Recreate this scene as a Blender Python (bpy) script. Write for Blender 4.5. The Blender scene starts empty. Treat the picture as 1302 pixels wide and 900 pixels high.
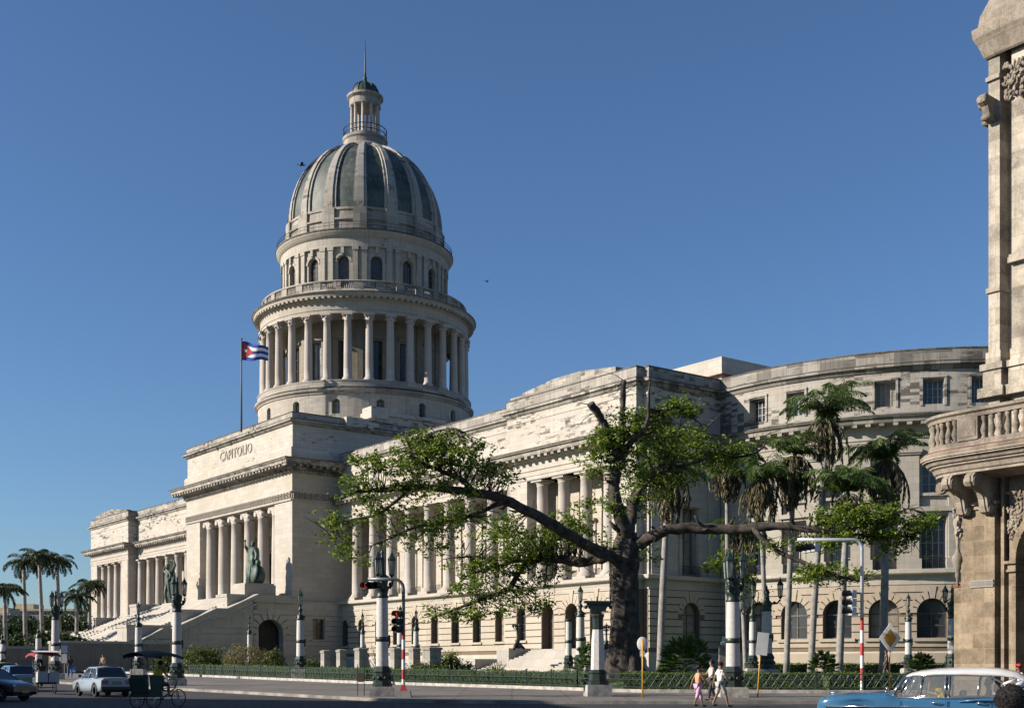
import bpy, math, random
from mathutils import Vector, Matrix
import numpy as np
R = math.radians
pi = math.pi
sc = bpy.context.scene
COL = sc.collection

# ------------------------------------------------------------------ camera
EYE = 1.5
cd = bpy.data.cameras.new('camera'); cam = bpy.data.objects.new('camera', cd); COL.objects.link(cam)
cam.location = (0, 0, EYE); cam.rotation_euler = (R(90), 0, 0)
FPX = 1581.0
cd.sensor_width = 36; cd.lens = 36 * FPX / 1302; cd.shift_y = (849 - 450) / 1302; cd.shift_x = 0
cd.clip_start = .2; cd.clip_end = 9000
sc.camera = cam
sc.render.resolution_x = 1024; sc.render.resolution_y = 707

# ------------------------------------------------------------------ light
SUN_EL = R(25.0)
TR = (.984, .175)                     # horizontal direction the light travels in
w = bpy.data.worlds.new("World"); sc.world = w; w.use_nodes = True
nt = w.node_tree; nt.nodes.clear()
sky = nt.nodes.new('ShaderNodeTexSky'); sky.sky_type = 'NISHITA'; sky.sun_disc = False
sky.sun_elevation = SUN_EL
sky.sun_rotation = math.atan2(-TR[0], -TR[1])
sky.altitude = 0; sky.air_density = 1.0; sky.dust_density = 0.5; sky.ozone_density = 3.0
bg = nt.nodes.new('ShaderNodeBackground'); bg.inputs[1].default_value = 0.053
wo = nt.nodes.new('ShaderNodeOutputWorld')
tint = nt.nodes.new('ShaderNodeMix'); tint.data_type = 'RGBA'; tint.blend_type = 'MULTIPLY'; tint.inputs[0].default_value = 1
tint.inputs[7].default_value = (.84, 1.03, 1.26, 1); nt.links.new(sky.outputs[0], tint.inputs[6]); nt.links.new(tint.outputs[2], bg.inputs[0]); nt.links.new(bg.outputs[0], wo.inputs[0])
sl = bpy.data.lights.new('sun', 'SUN'); sl.energy = 5.0; sl.angle = R(.53); sl.color = (1, .895, .775)
so = bpy.data.objects.new('sun', sl); COL.objects.link(so)
so.rotation_euler = Vector((TR[0] * math.cos(SUN_EL), TR[1] * math.cos(SUN_EL), -math.sin(SUN_EL))).to_track_quat('-Z', 'Y').to_euler()
so.location = (-60, -10, 60)
sc.view_settings.view_transform = 'Standard'; sc.view_settings.look = 'None'
sc.view_settings.exposure = 0.86; sc.view_settings.gamma = 1; sc.view_settings.use_curve_mapping = False

rnd = random.Random(7)

# ------------------------------------------------------------------ materials
MATS = {}
def _mat(name):
    m = bpy.data.materials.new(name); m.use_nodes = True
    nt = m.node_tree; b = nt.nodes['Principled BSDF']
    MATS[name] = m
    return m, nt, b
def N(nt, t, **k):
    n = nt.nodes.new(t)
    for a, v in k.items(): setattr(n, a, v)
    return n
def ramp(nt, src, p0, c0, p1, c1):
    r = nt.nodes.new('ShaderNodeValToRGB')
    r.color_ramp.elements[0].position = p0; r.color_ramp.elements[0].color = (*c0, 1)
    r.color_ramp.elements[1].position = p1; r.color_ramp.elements[1].color = (*c1, 1)
    nt.links.new(src, r.inputs[0]); return r.outputs[0]
def mix(nt, a, b, f, mode='MIX'):
    m = nt.nodes.new('ShaderNodeMix'); m.data_type = 'RGBA'; m.blend_type = mode
    for s, v in ((6, a), (7, b)):
        if isinstance(v, tuple): m.inputs[s].default_value = (*v, 1) if len(v) == 3 else v
        else: nt.links.new(v, m.inputs[s])
    if isinstance(f, (int, float)): m.inputs[0].default_value = f
    else: nt.links.new(f, m.inputs[0])
    return m.outputs[2]
def math_(nt, op, a, b=0.0, clamp=False):
    m = nt.nodes.new('ShaderNodeMath'); m.operation = op; m.use_clamp = clamp
    for i, v in enumerate((a, b)):
        if isinstance(v, (int, float)): m.inputs[i].default_value = v
        else: nt.links.new(v, m.inputs[i])
    return m.outputs[0]
def bump(nt, b, h, s, d=.02):
    n = nt.nodes.new('ShaderNodeBump'); n.inputs['Strength'].default_value = s; n.inputs['Distance'].default_value = d
    nt.links.new(h, n.inputs['Height']); nt.links.new(n.outputs[0], b.inputs['Normal'])
def noise(nt, co, scale, detail=4, rough=.6):
    n = nt.nodes.new('ShaderNodeTexNoise'); n.inputs['Scale'].default_value = scale
    n.inputs['Detail'].default_value = detail; n.inputs['Roughness'].default_value = rough
    if co is not None: nt.links.new(co, n.inputs['Vector'])
    return n.outputs[0]
def mapping(nt, co, sc_):
    n = nt.nodes.new('ShaderNodeMapping'); n.inputs['Scale'].default_value = sc_
    nt.links.new(co, n.inputs['Vector']); return n.outputs[0]

def simple(name, c, rough=.7, metal=0, var=.15, vs=1.5, bmp=.0, bs=12, spec=.5, emis=None, alpha=None):
    m, nt, b = _mat(name)
    tc = N(nt, 'ShaderNodeTexCoord').outputs['Object']
    n = noise(nt, tc, vs, 5)
    c0 = tuple(max(0, x * (1 - var)) for x in c); c1 = tuple(min(1, x * (1 + var)) for x in c)
    nt.links.new(ramp(nt, n, .35, c0, .65, c1), b.inputs['Base Color'])
    b.inputs['Roughness'].default_value = rough; b.inputs['Metallic'].default_value = metal
    b.inputs['Specular IOR Level'].default_value = spec
    if bmp: bump(nt, b, noise(nt, tc, bs, 6), bmp)
    if emis: b.inputs['Emission Color'].default_value = (*emis[0], 1); b.inputs['Emission Strength'].default_value = emis[1]
    if alpha is not None: b.inputs['Alpha'].default_value = alpha
    return m

def stone(name, base=(.392, .364, .318), mode='flat', ctr=(0, 0), rad=10, bw=1.3, bh=.62, stain=.35, joint=.35, off=.5, streak=.3, blockvar=0):
    """ashlar limestone: block-to-block variation, thin joints, black biological stains in block shapes, streaks"""
    m, nt, b = _mat(name)
    tc = N(nt, 'ShaderNodeTexCoord').outputs['Object']
    sep = N(nt, 'ShaderNodeSeparateXYZ'); nt.links.new(tc, sep.inputs[0])
    if mode == 'flat': s = math_(nt, 'ADD', sep.outputs[0], sep.outputs[1])
    else:
        dx = math_(nt, 'SUBTRACT', sep.outputs[0], ctr[0]); dy = math_(nt, 'SUBTRACT', sep.outputs[1], ctr[1])
        s = math_(nt, 'MULTIPLY', math_(nt, 'ARCTAN2', dy, dx), rad)
    cmb = N(nt, 'ShaderNodeCombineXYZ'); nt.links.new(s, cmb.inputs[0]); nt.links.new(sep.outputs[2], cmb.inputs[1])
    co = cmb.outputs[0]
    br = N(nt, 'ShaderNodeTexBrick'); nt.links.new(co, br.inputs['Vector'])
    br.offset = off; br.inputs['Scale'].default_value = 1; br.inputs['Brick Width'].default_value = bw
    br.inputs['Row Height'].default_value = bh; br.inputs['Mortar Size'].default_value = .014; br.inputs['Mortar Smooth'].default_value = .3
    br.inputs['Color1'].default_value = (0, 0, 0, 1); br.inputs['Color2'].default_value = (1, 1, 1, 1); br.inputs['Mortar'].default_value = (.5, .5, .5, 1)
    c = ramp(nt, br.outputs[0], 0, tuple(x * .90 for x in base), 1, tuple(min(1, x * 1.07) for x in base))
    n1 = noise(nt, tc, .18, 4); n2 = noise(nt, tc, 3.0, 6, .7)
    c = mix(nt, c, (base[0] * .86, base[1] * .78, base[2] * .66), math_(nt, 'MULTIPLY', ramp(nt, n1, .45, (0, 0, 0), .7, (1, 1, 1)), .45))
    c = mix(nt, c, tuple(x * .8 for x in base), math_(nt, 'MULTIPLY', ramp(nt, n2, .5, (0, 0, 0), .75, (1, 1, 1)), .5))
    # stains: thin smudges running along the courses, gathered in loose drifts, plus some darker blocks
    st = noise(nt, mapping(nt, co, (1.1, 5.0, 1)), 1.0, 8, .8)
    big = noise(nt, mapping(nt, co, (.10, .35, 1)), 1.0, 3, .6)
    wn0 = N(nt, 'ShaderNodeTexWhiteNoise'); wn0.noise_dimensions = '2D'
    fl0 = N(nt, 'ShaderNodeVectorMath', operation='FLOOR'); nt.links.new(mapping(nt, co, (2 / bw * .83, 2 / bh, 1)), fl0.inputs[0]); nt.links.new(fl0.outputs[0], wn0.inputs['Vector'])
    v = math_(nt, 'ADD', math_(nt, 'MULTIPLY', st, .55), math_(nt, 'MULTIPLY', wn0.outputs[0], .17))
    v = math_(nt, 'ADD', v, math_(nt, 'MULTIPLY', big, .50))
    th = .80 - stain * .185
    stf = ramp(nt, v, th, (0, 0, 0), th + .05, (1, 1, 1))
    c = mix(nt, c, (.05, .047, .043), math_(nt, 'MULTIPLY', stf, .85))
    if blockvar:
        wn = N(nt, 'ShaderNodeTexWhiteNoise'); wn.noise_dimensions = '2D'
        fl = N(nt, 'ShaderNodeVectorMath', operation='FLOOR'); nt.links.new(mapping(nt, co, (1 / bw, 1 / bh, 1)), fl.inputs[0]); nt.links.new(fl.outputs[0], wn.inputs['Vector'])
        c = mix(nt, c, tuple(x * .38 for x in base), math_(nt, 'MULTIPLY', ramp(nt, wn.outputs[0], .30, (0, 0, 0), .75, (1, 1, 1)), blockvar))
    # vertical rain streaks
    sk = noise(nt, mapping(nt, co, (3.5, .12, 1)), 1.0, 6, .75)
    c = mix(nt, c, tuple(x * .30 for x in base), math_(nt, 'MULTIPLY', ramp(nt, sk, .50, (0, 0, 0), .72, (1, 1, 1)), streak))
    if joint: c = mix(nt, c, (.12, .10, .085), math_(nt, 'MULTIPLY', br.outputs[1], joint))
    nt.links.new(c, b.inputs['Base Color']); b.inputs['Roughness'].default_value = .9; b.inputs['Specular IOR Level'].default_value = .2
    hh = math_(nt, 'SUBTRACT', math_(nt, 'MULTIPLY', n2, .5), br.outputs[1])
    bump(nt, b, hh, .35, .03)
    return m

stone('limestone', stain=.05, streak=.12)
stone('limestone_attic', base=(0.413, 0.385, 0.338), stain=.80, streak=.35, bh=.55)
stone('portico_attic_stone', base=(0.414, 0.386, 0.338), stain=.45, streak=.3, bh=.55)
stone('weathered_edge', base=(.13, .122, .108), stain=.8, streak=.7, bh=.3, bw=.7, joint=.3, blockvar=.6)
stone('limestone_lip', base=(0.344, 0.324, 0.289), stain=.75, streak=.8, bh=.55, bw=1.1, joint=.3, blockvar=.45)
stone('limestone_rustic', base=(0.385, 0.344, 0.282), stain=.05, streak=.22, bh=3, bw=1.7, joint=.1)
stone('rustic_joint', base=(0.164, 0.127, 0.094), stain=.0, streak=.3, bh=3, bw=1.7, joint=.1)
stone('hemi_joint', base=(0.156, 0.123, 0.090), mode='rad', ctr=(78, 20.6), rad=25.8, stain=.0, streak=.3, bh=3, bw=1.7, joint=.1)
stone('limestone_stairs', base=(0.358, 0.338, 0.303), stain=.3, streak=.3, bh=.8, bw=1.8)
HC = (78, 20.6); HR = 25.8
stone('hemi_stone', base=(0.317, 0.296, 0.258), mode='rad', ctr=HC, rad=HR, stain=.1, streak=.2)
stone('hemi_attic', base=(0.330, 0.310, 0.276), mode='rad', ctr=HC, rad=HR, stain=.95, streak=.4, bh=.55)
stone('hemi_lip', base=(0.276, 0.262, 0.235), mode='rad', ctr=HC, rad=HR, stain=.8, streak=.85, bh=1.1, bw=1.6, joint=.15, blockvar=.8)
stone('hemi_rustic', base=(0.344, 0.296, 0.235), mode='rad', ctr=HC, rad=HR, stain=.0, streak=.2, bh=3, bw=1.7, joint=.1)
stone('drum_stone', base=(0.358, 0.334, 0.289), mode='rad', rad=15, stain=.3, streak=.5)
stone('recess_shade_stone', base=(.25, .225, .185), mode='rad', rad=11, stain=.2, streak=.3)  # darker drum stone: the shade behind the columns is put into the colour
stone('drum_trim', base=(0.330, 0.310, 0.276), mode='rad', rad=15, stain=.45, streak=.5, bh=2.2, bw=2.2, joint=.2, blockvar=.5)
stone('rib_stone', base=(0.317, 0.303, 0.276), mode='rad', rad=60, stain=.7, streak=.7, bh=.9, bw=50, joint=.5)
stone('column_stone', base=(0.389, 0.358, 0.324), stain=.0, streak=.25, bh=1.9, bw=60, joint=.25)
def coral(name, base, bw=.95, bh=.55, pit=1.0, lt=1.25):
    """porous coral stone: strong mottling between blocks, pits, dark grime"""
    m, nt, b = _mat(name)
    tc = N(nt, 'ShaderNodeTexCoord').outputs['Object']; sep = N(nt, 'ShaderNodeSeparateXYZ'); nt.links.new(tc, sep.inputs[0])
    cmb = N(nt, 'ShaderNodeCombineXYZ'); nt.links.new(math_(nt, 'MULTIPLY', math_(nt, 'SUBTRACT', sep.outputs[0], sep.outputs[1]), .72), cmb.inputs[0]); nt.links.new(sep.outputs[2], cmb.inputs[1]); co = cmb.outputs[0]
    br = N(nt, 'ShaderNodeTexBrick'); nt.links.new(co, br.inputs['Vector']); br.inputs['Scale'].default_value = 1; br.inputs['Brick Width'].default_value = bw; br.inputs['Row Height'].default_value = bh
    br.inputs['Mortar Size'].default_value = .012; br.inputs['Color1'].default_value = (0, 0, 0, 1); br.inputs['Color2'].default_value = (1, 1, 1, 1); br.inputs['Mortar'].default_value = (1, 1, 1, 1)
    n1 = noise(nt, tc, 1.3, 8, .75); n2 = noise(nt, tc, 14, 6, .75); n3 = noise(nt, tc, 45, 3, .6)
    v = math_(nt, 'ADD', math_(nt, 'MULTIPLY', n1, .6), math_(nt, 'MULTIPLY', n2, .4))
    c = ramp(nt, v, .44, tuple(x * .34 for x in base), .56, tuple(min(1, x * lt) for x in base))
    c = mix(nt, c, ramp(nt, br.outputs[0], 0, tuple(x * .45 for x in base), 1, tuple(min(1, x * 1.35) for x in base)), .5)
    pits = ramp(nt, n2, .53, (0, 0, 0), .62, (1, 1, 1)); c = mix(nt, c, tuple(x * .25 for x in base), math_(nt, 'MULTIPLY', pits, .6 * pit))
    c = mix(nt, c, (.30, .22, .15), math_(nt, 'MULTIPLY', br.outputs[1], .6))
    sk = noise(nt, mapping(nt, co, (4, .25, 1)), 1.0, 5, .7); c = mix(nt, c, tuple(x * .3 for x in base), math_(nt, 'MULTIPLY', ramp(nt, sk, .52, (0, 0, 0), .72, (1, 1, 1)), .5))
    nt.links.new(c, b.inputs['Base Color']); b.inputs['Roughness'].default_value = .95; b.inputs['Specular IOR Level'].default_value = .15
    bump(nt, b, math_(nt, 'SUBTRACT', math_(nt, 'ADD', n2, math_(nt, 'MULTIPLY', n3, .5)), br.outputs[1]), .7, .03)
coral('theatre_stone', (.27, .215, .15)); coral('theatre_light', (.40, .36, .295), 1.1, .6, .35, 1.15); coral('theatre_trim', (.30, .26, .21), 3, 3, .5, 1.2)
stone('wall_stone', base=(0.207, 0.186, 0.158), stain=.4, streak=.5, bh=.45, bw=.9)
simple('relief', (.40, .36, .29), .95, var=.3, vs=2.5, bmp=.6, bs=6)
simple('dark_hole', (.018, .016, .015), .8)
simple('dark_glass', (.03, .035, .04), .12, spec=.6)
simple('window_paint', (.42, .43, .42), .6)
simple('window_wood', (.09, .07, .05), .6, var=.3)
simple('pane_dusty_sky', (.13, .145, .15), .25, var=.5, vs=.8)  # dusty panes with a bluish sky reflection put into the base colour
simple('pane_blind', (.20, .18, .14), .7, var=.3, vs=.6)
simple('window_white', (.27, .28, .27), .6)
simple('bronze', (.03, .05, .04), .55, .3, var=.4, vs=3, bmp=.3, bs=10)
simple('bronze_lit', (.045, .075, .06), .6, .2, var=.6, vs=1.2, bmp=.4, bs=5)
simple('green_iron', (.014, .026, .021), .45, .2, var=.3)
simple('black_iron', (.02, .02, .02), .5, .2)
simple('granite', (.42, .41, .39), .75, var=.12, vs=9, bmp=.1, bs=30)
simple('plinth', (.32, .30, .27), .85, var=.35, vs=3, bmp=.2)
simple('lantern_glass', (.25, .30, .28), .1, alpha=.55)
simple('steel', (.40, .43, .46), .4, .3, var=.15)
simple('dark_steel', (.10, .11, .12), .4, .3)
simple('terracotta', (.15, .06, .04), .9, var=.4)
simple('red_paint', (.35, .03, .03), .5)
simple('white_paint', (.60, .59, .57), .5)
simple('yellow_paint', (.50, .26, .03), .5, var=.1)
simple('amber_paint', (.42, .22, .02), .6, var=.1)
simple('red_lamp', (.5, .02, .02), .3, emis=((1, .05, .04), .8))
simple('lamp_off', (.02, .012, .012), .35)
simple('rubber', (.018, .018, .018), .8)
simple('chrome', (.65, .66, .68), .15, .95, var=.05)
simple('tree_bark', (.042, .034, .028), .95, var=.75, vs=2.5, bmp=1.0, bs=6)
simple('palm_bark', (.21, .20, .185), .9, var=.25, vs=2.2, bmp=.3)
simple('concrete', (.22, .21, .19), .9, var=.2, vs=2, bmp=.2)
simple('kerb_stone', (.20, .185, .16), .9, var=.45, vs=.9, bmp=.3)
def copper():
    m, nt, b = _mat('dome_copper')
    tc = N(nt, 'ShaderNodeTexCoord').outputs['Object']
    sep = N(nt, 'ShaderNodeSeparateXYZ'); nt.links.new(tc, sep.inputs[0])
    n = noise(nt, tc, .35, 5, .65); n2 = noise(nt, mapping(nt, tc, (1, 1, .3)), 1.6, 5, .7)
    c = ramp(nt, n, .38, (.022, .036, .03), .62, (.075, .09, .08))
    c = mix(nt, c, (.17, .19, .175), math_(nt, 'MULTIPLY', ramp(nt, n2, .52, (0, 0, 0), .7, (1, 1, 1)), .4))
    wv = N(nt, 'ShaderNodeTexWave'); wv.bands_direction = 'Z'; wv.inputs['Scale'].default_value = 1.1; wv.inputs['Distortion'].default_value = .2
    nt.links.new(tc, wv.inputs[0])
    nt.links.new(c, b.inputs['Base Color']); b.inputs['Roughness'].default_value = .6; b.inputs['Metallic'].default_value = .1
    bump(nt, b, math_(nt, 'ADD', wv.outputs[1], n2), .25, .05)
copper()
def leafmat(name, c0, c1, trans=.35):
    m, nt, b = _mat(name)
    g = N(nt, 'ShaderNodeNewGeometry')
    c = ramp(nt, g.outputs['Random Per Island'], 0, c0, 1, c1)
    nt.links.new(c, b.inputs['Base Color']); b.inputs['Roughness'].default_value = .55; b.inputs['Specular IOR Level'].default_value = .35
    t = N(nt, 'ShaderNodeBsdfTranslucent'); nt.links.new(mix(nt, c, (1.0, 1.1, .35), .5, 'MULTIPLY'), t.inputs[0])
    mx = N(nt, 'ShaderNodeMixShader'); mx.inputs[0].default_value = trans
    out = nt.nodes['Material Output']
    nt.links.new(b.outputs[0], mx.inputs[1]); nt.links.new(t.outputs[0], mx.inputs[2]); nt.links.new(mx.outputs[0], out.inputs[0])
leafmat('tree_leaf', (.03, .065, .008), (.23, .31, .035), .42)
leafmat('bush_leaf', (.04, .06, .015), (.11, .13, .035))
leafmat('dry_leaf', (.10, .09, .04), (.22, .19, .10))
leafmat('hedge_leaf', (.035, .075, .012), (.15, .22, .03), .4)
leafmat('far_leaf', (.012, .028, .008), (.045, .075, .02), .2)
leafmat('palm_green', (.022, .05, .012), (.13, .19, .045), .35)
leafmat('palm_far', (.012, .025, .008), (.06, .085, .025), .25)
leafmat('palm_dead', (.03, .026, .013), (.19, .16, .085), .2)
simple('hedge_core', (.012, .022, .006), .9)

def asphalt(name, c, slab=0):
    m, nt, b = _mat(name)
    tc = N(nt, 'ShaderNodeTexCoord').outputs['Object']
    n = noise(nt, tc, .22, 6, .65); n2 = noise(nt, tc, 22, 4); n3 = noise(nt, mapping(nt, tc, (.5, 2.2, 1)), 1.0, 6, .7)
    col = ramp(nt, n, .38, tuple(x * .6 for x in c), .62, tuple(x * 1.35 for x in c))
    col = mix(nt, col, tuple(x * .45 for x in c), math_(nt, 'MULTIPLY', n2, .5))
    col = mix(nt, col, tuple(x * .35 for x in c), math_(nt, 'MULTIPLY', ramp(nt, n3, .55, (0, 0, 0), .68, (1, 1, 1)), .6))
    vo = N(nt, 'ShaderNodeTexVoronoi'); vo.feature = 'DISTANCE_TO_EDGE'; vo.inputs['Scale'].default_value = .45; nt.links.new(mapping(nt, tc, (1, 1, 0)), vo.inputs['Vector'])
    cr = ramp(nt, vo.outputs['Distance'], .0, (1, 1, 1), .012, (0, 0, 0)); col = mix(nt, col, tuple(x * .25 for x in c), math_(nt, 'MULTIPLY', cr, .8))
    if slab:
        br = N(nt, 'ShaderNodeTexBrick'); nt.links.new(tc, br.inputs['Vector']); br.inputs['Scale'].default_value = 1; br.inputs['Brick Width'].default_value = slab; br.inputs['Row Height'].default_value = slab; br.offset = 0
        br.inputs['Mortar Size'].default_value = .02; br.inputs['Color1'].default_value = (0, 0, 0, 1); br.inputs['Color2'].default_value = (1, 1, 1, 1)
        col = mix(nt, col, ramp(nt, br.outputs[0], 0, tuple(x * .7 for x in c), 1, tuple(x * 1.35 for x in c)), .4); col = mix(nt, col, tuple(x * .3 for x in c), br.outputs[1])
    nt.links.new(col, b.inputs['Base Color']); b.inputs['Roughness'].default_value = .88
    bump(nt, b, n2, .3)
asphalt('road_asphalt', (.027, .027, .029)); asphalt('sidewalk_concrete', (.135, .125, .11), 2.5); 
def grass():
    m, nt, b = _mat('lawn_grass')
    tc = N(nt, 'ShaderNodeTexCoord').outputs['Object']
    n = noise(nt, tc, .5, 6, .7); n2 = noise(nt, tc, 14, 4)
    col = ramp(nt, n, .35, (.04, .07, .012), .65, (.10, .14, .03))
    col = mix(nt, col, (.04, .06, .01), math_(nt, 'MULTIPLY', n2, .6))
    nt.links.new(col, b.inputs['Base Color']); b.inputs['Roughness'].default_value = .95
    bump(nt, b, n2, .8, .1)
grass()
def paintmat(name, c, rough=.25, coat=.6):
    m, nt, b = _mat(name)
    tc = N(nt, 'ShaderNodeTexCoord').outputs['Object']
    n = noise(nt, tc, 2.5, 4)
    nt.links.new(ramp(nt, n, .3, tuple(x * .88 for x in c), .7, c), b.inputs['Base Color'])
    b.inputs['Roughness'].default_value = rough; b.inputs['Coat Weight'].default_value = coat; b.inputs['Coat Roughness'].default_value = .08
paintmat('car_pale', (.25, .31, .37)); paintmat('car_black', (.012, .014, .022)); paintmat('car_yellow', (.62, .38, .03))
paintmat('car_midblue', (.10, .20, .36)); paintmat('car_blue', (.03, .115, .22)); paintmat('car_white', (.58, .57, .55)); paintmat('tail_red', (.25, .02, .02))
paintmat('plate_green', (.05, .16, .08)); paintmat('lamp_clear', (.55, .57, .58))
def glass(name, c=(.75, .82, .82), a=.22):
    m, nt, b = _mat(name)
    b.inputs['Base Color'].default_value = (*[x * .3 for x in c], 1); b.inputs['Roughness'].default_value = .03; b.inputs['Alpha'].default_value = a
glass('clear_glass', a=.38)
for nm, c in (('skin_brown', (.20, .11, .065)), ('skin_tan', (.33, .20, .13)), ('skin_dark', (.10, .055, .035)), ('hair_black', (.012, .010, .010)),
              ('cloth_white', (.62, .62, .60)), ('cloth_pink', (.50, .28, .42)), ('cloth_orange', (.50, .25, .14)), ('cloth_grey', (.34, .34, .32)),
              ('cloth_yellow', (.60, .40, .02)), ('cloth_dark', (.035, .035, .045)), ('cloth_blue', (.07, .11, .20)), ('cloth_red', (.50, .03, .02)),
              ('canvas_dark', (.035, .04, .04)), ('canvas_green', (.014, .045, .034)), ('canvas_maroon', (.22, .02, .03)), ('canvas_pale', (.50, .52, .54)), ('box_grey', (.30, .31, .32)), ('bag_blue', (.08, .22, .50))):
    simple(nm, c, .85, var=.12, vs=6)

# ------------------------------------------------------------------ mesh builder
class MB:
    def __init__(s): s.v = []; s.f = []; s.sm = []
    def add(s, vs, fs, smooth=False):
        o = len(s.v); s.v += [tuple(p) for p in vs]
        s.f += [tuple(i + o for i in f) for f in fs]; s.sm += [smooth] * len(fs); return s
    def box(s, x0, x1, y0, y1, z0, z1, M=None, taper=0):
        t = taper
        vs = [(x0, y0, z0), (x1, y0, z0), (x1, y1, z0), (x0, y1, z0), (x0 + t, y0 + t, z1), (x1 - t, y0 + t, z1), (x1 - t, y1 - t, z1), (x0 + t, y1 - t, z1)]
        if M is not None: vs = [M @ Vector(p) for p in vs]
        return s.add(vs, [(3, 2, 1, 0), (4, 5, 6, 7), (0, 1, 5, 4), (1, 2, 6, 5), (2, 3, 7, 6), (3, 0, 4, 7)])
    def cbox(s, cx, cy, cz, sx, sy, sz, M=None, taper=0):
        return s.box(cx - sx / 2, cx + sx / 2, cy - sy / 2, cy + sy / 2, cz, cz + sz, M, taper)
    def path(s, pts, rad, n=8, smooth=True, caps=True, flat=1.0):
        pts = [Vector(p) for p in pts]
        if isinstance(rad, (int, float)): rad = [rad] * len(pts)
        o = len(s.v); k = len(pts); up = Vector((0, 0, 1))
        t0 = (pts[1] - pts[0]).normalized()
        a = t0.orthogonal().normalized() if abs(t0.z) > .95 else t0.cross(up).normalized()
        for i in range(k):
            t = (pts[min(i + 1, k - 1)] - pts[max(i - 1, 0)]).normalized()
            a = (a - t * a.dot(t)).normalized(); b = t.cross(a)
            for j in range(n):
                an = 2 * pi * j / n
                s.v.append(tuple(pts[i] + (a * math.cos(an) + b * math.sin(an) * flat) * rad[i]))
        for i in range(k - 1):
            for j in range(n):
                j2 = (j + 1) % n
                s.f.append((o + i * n + j, o + i * n + j2, o + (i + 1) * n + j2, o + (i + 1) * n + j)); s.sm.append(smooth)
        if caps:
            s.f.append(tuple(o + j for j in range(n))[::-1]); s.sm.append(False)
            s.f.append(tuple(o + (k - 1) * n + j for j in range(n))); s.sm.append(False)
        return s
    def lathe(s, cx, cy, prof, n=24, a0=0, a1=2 * pi, smooth=True, M=None, sx=1, sy=1, sharp=False):
        if sharp:
            for p, q in zip(prof[:-1], prof[1:]): s.lathe(cx, cy, [p, q], n, a0, a1, smooth, M, sx, sy)
            return s
        o = len(s.v); full = abs(a1 - a0 - 2 * pi) < 1e-6; m = n if full else n + 1
        for (r, z) in prof:
            for j in range(m):
                an = a0 + (a1 - a0) * j / n
                p = (cx + r * math.cos(an) * sx, cy + r * math.sin(an) * sy, z)
                if M is not None: p = tuple(M @ Vector(p))
                s.v.append(p)
        for i in range(len(prof) - 1):
            for j in range(n):
                j2 = (j + 1) % m
                s.f.append((o + i * m + j, o + i * m + j2, o + (i + 1) * m + j2, o + (i + 1) * m + j)); s.sm.append(smooth)
        return s
    def sphere(s, c, r, n=12, m=8, M=None):
        rx, ry, rz = (r, r, r) if isinstance(r, (int, float)) else r
        vs = []; o = len(s.v)
        for i in range(m + 1):
            th = pi * i / m
            for j in range(n):
                ph = 2 * pi * j / n
                p = Vector((c[0] + rx * math.sin(th) * math.cos(ph), c[1] + ry * math.sin(th) * math.sin(ph), c[2] + rz * math.cos(th)))
                if M is not None: p = M @ p
                s.v.append(tuple(p))
        for i in range(m):
            for j in range(n):
                s.f.append((o + i * n + j, o + (i + 1) * n + j, o + (i + 1) * n + (j + 1) % n, o + i * n + (j + 1) % n)); s.sm.append(True)
        return s
    def prism(s, poly, z0, z1, M=None):
        n = len(poly)
        vs = [(x, y, z0) for x, y in poly] + [(x, y, z1) for x, y in poly]
        if M is not None: vs = [M @ Vector(p) for p in vs]
        return s.add(vs, [tuple(range(n))[::-1], tuple(range(n, 2 * n))] + [(i, (i + 1) % n, n + (i + 1) % n, n + i) for i in range(n)])
    def wbox(s, F, s0, s1, d0, d1, z0, z1, step=1.5):
        """box laid on a wall frame F(s, d, z)"""
        n = max(1, int(math.ceil((s1 - s0) / step))) if getattr(F, 'curved', False) else 1
        o = len(s.v)
        for i in range(n + 1):
            q = s0 + (s1 - s0) * i / n
            for (d, z) in ((d0, z0), (d1, z0), (d1, z1), (d0, z1)): s.v.append(tuple(F(q, d, z)))
        for i in range(n):
            for j in range(4):
                j2 = (j + 1) % 4
                s.f.append((o + i * 4 + j, o + (i + 1) * 4 + j, o + (i + 1) * 4 + j2, o + i * 4 + j2)); s.sm.append(False)
        s.f.append((o, o + 1, o + 2, o + 3)); s.f.append(tuple(o + n * 4 + j for j in (3, 2, 1, 0))); s.sm += [False, False]
        return s
    def sweep(s, plan, prof, closed=True, smooth=False):
        """sweep a profile (offset, z) along a plan polyline, mitred"""
        n = len(plan); o = len(s.v); k = len(prof)
        nrm = []
        for i in range(n):
            def en(a, b):
                dx, dy = b[0] - a[0], b[1] - a[1]; l = math.hypot(dx, dy); return (dy / l, -dx / l)
            if closed or 0 < i < n - 1:
                n0 = en(plan[i - 1], plan[i]); n1 = en(plan[i], plan[(i + 1) % n])
                dt = 1 + n0[0] * n1[0] + n0[1] * n1[1]
                dt = max(dt, .3)
                nrm.append(((n0[0] + n1[0]) / dt, (n0[1] + n1[1]) / dt))
            elif i == 0: nrm.append(en(plan[0], plan[1]))
            else: nrm.append(en(plan[-2], plan[-1]))
        for i in range(n):
            for (d, z) in prof: s.v.append((plan[i][0] + nrm[i][0] * d, plan[i][1] + nrm[i][1] * d, z))
        for i in range(n if closed else n - 1):
            i2 = (i + 1) % n
            for j in range(k - 1):
                s.f.append((o + i * k + j, o + i2 * k + j, o + i2 * k + j + 1, o + i * k + j + 1)); s.sm.append(smooth)
        return s
    def mesh(s, name, mat):
        me = bpy.data.meshes.new(name); me.from_pydata(s.v, [], s.f)
        me.polygons.foreach_set('use_smooth', s.sm)
        if mat: me.materials.append(MATS[mat])
        me.update(); return me
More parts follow.
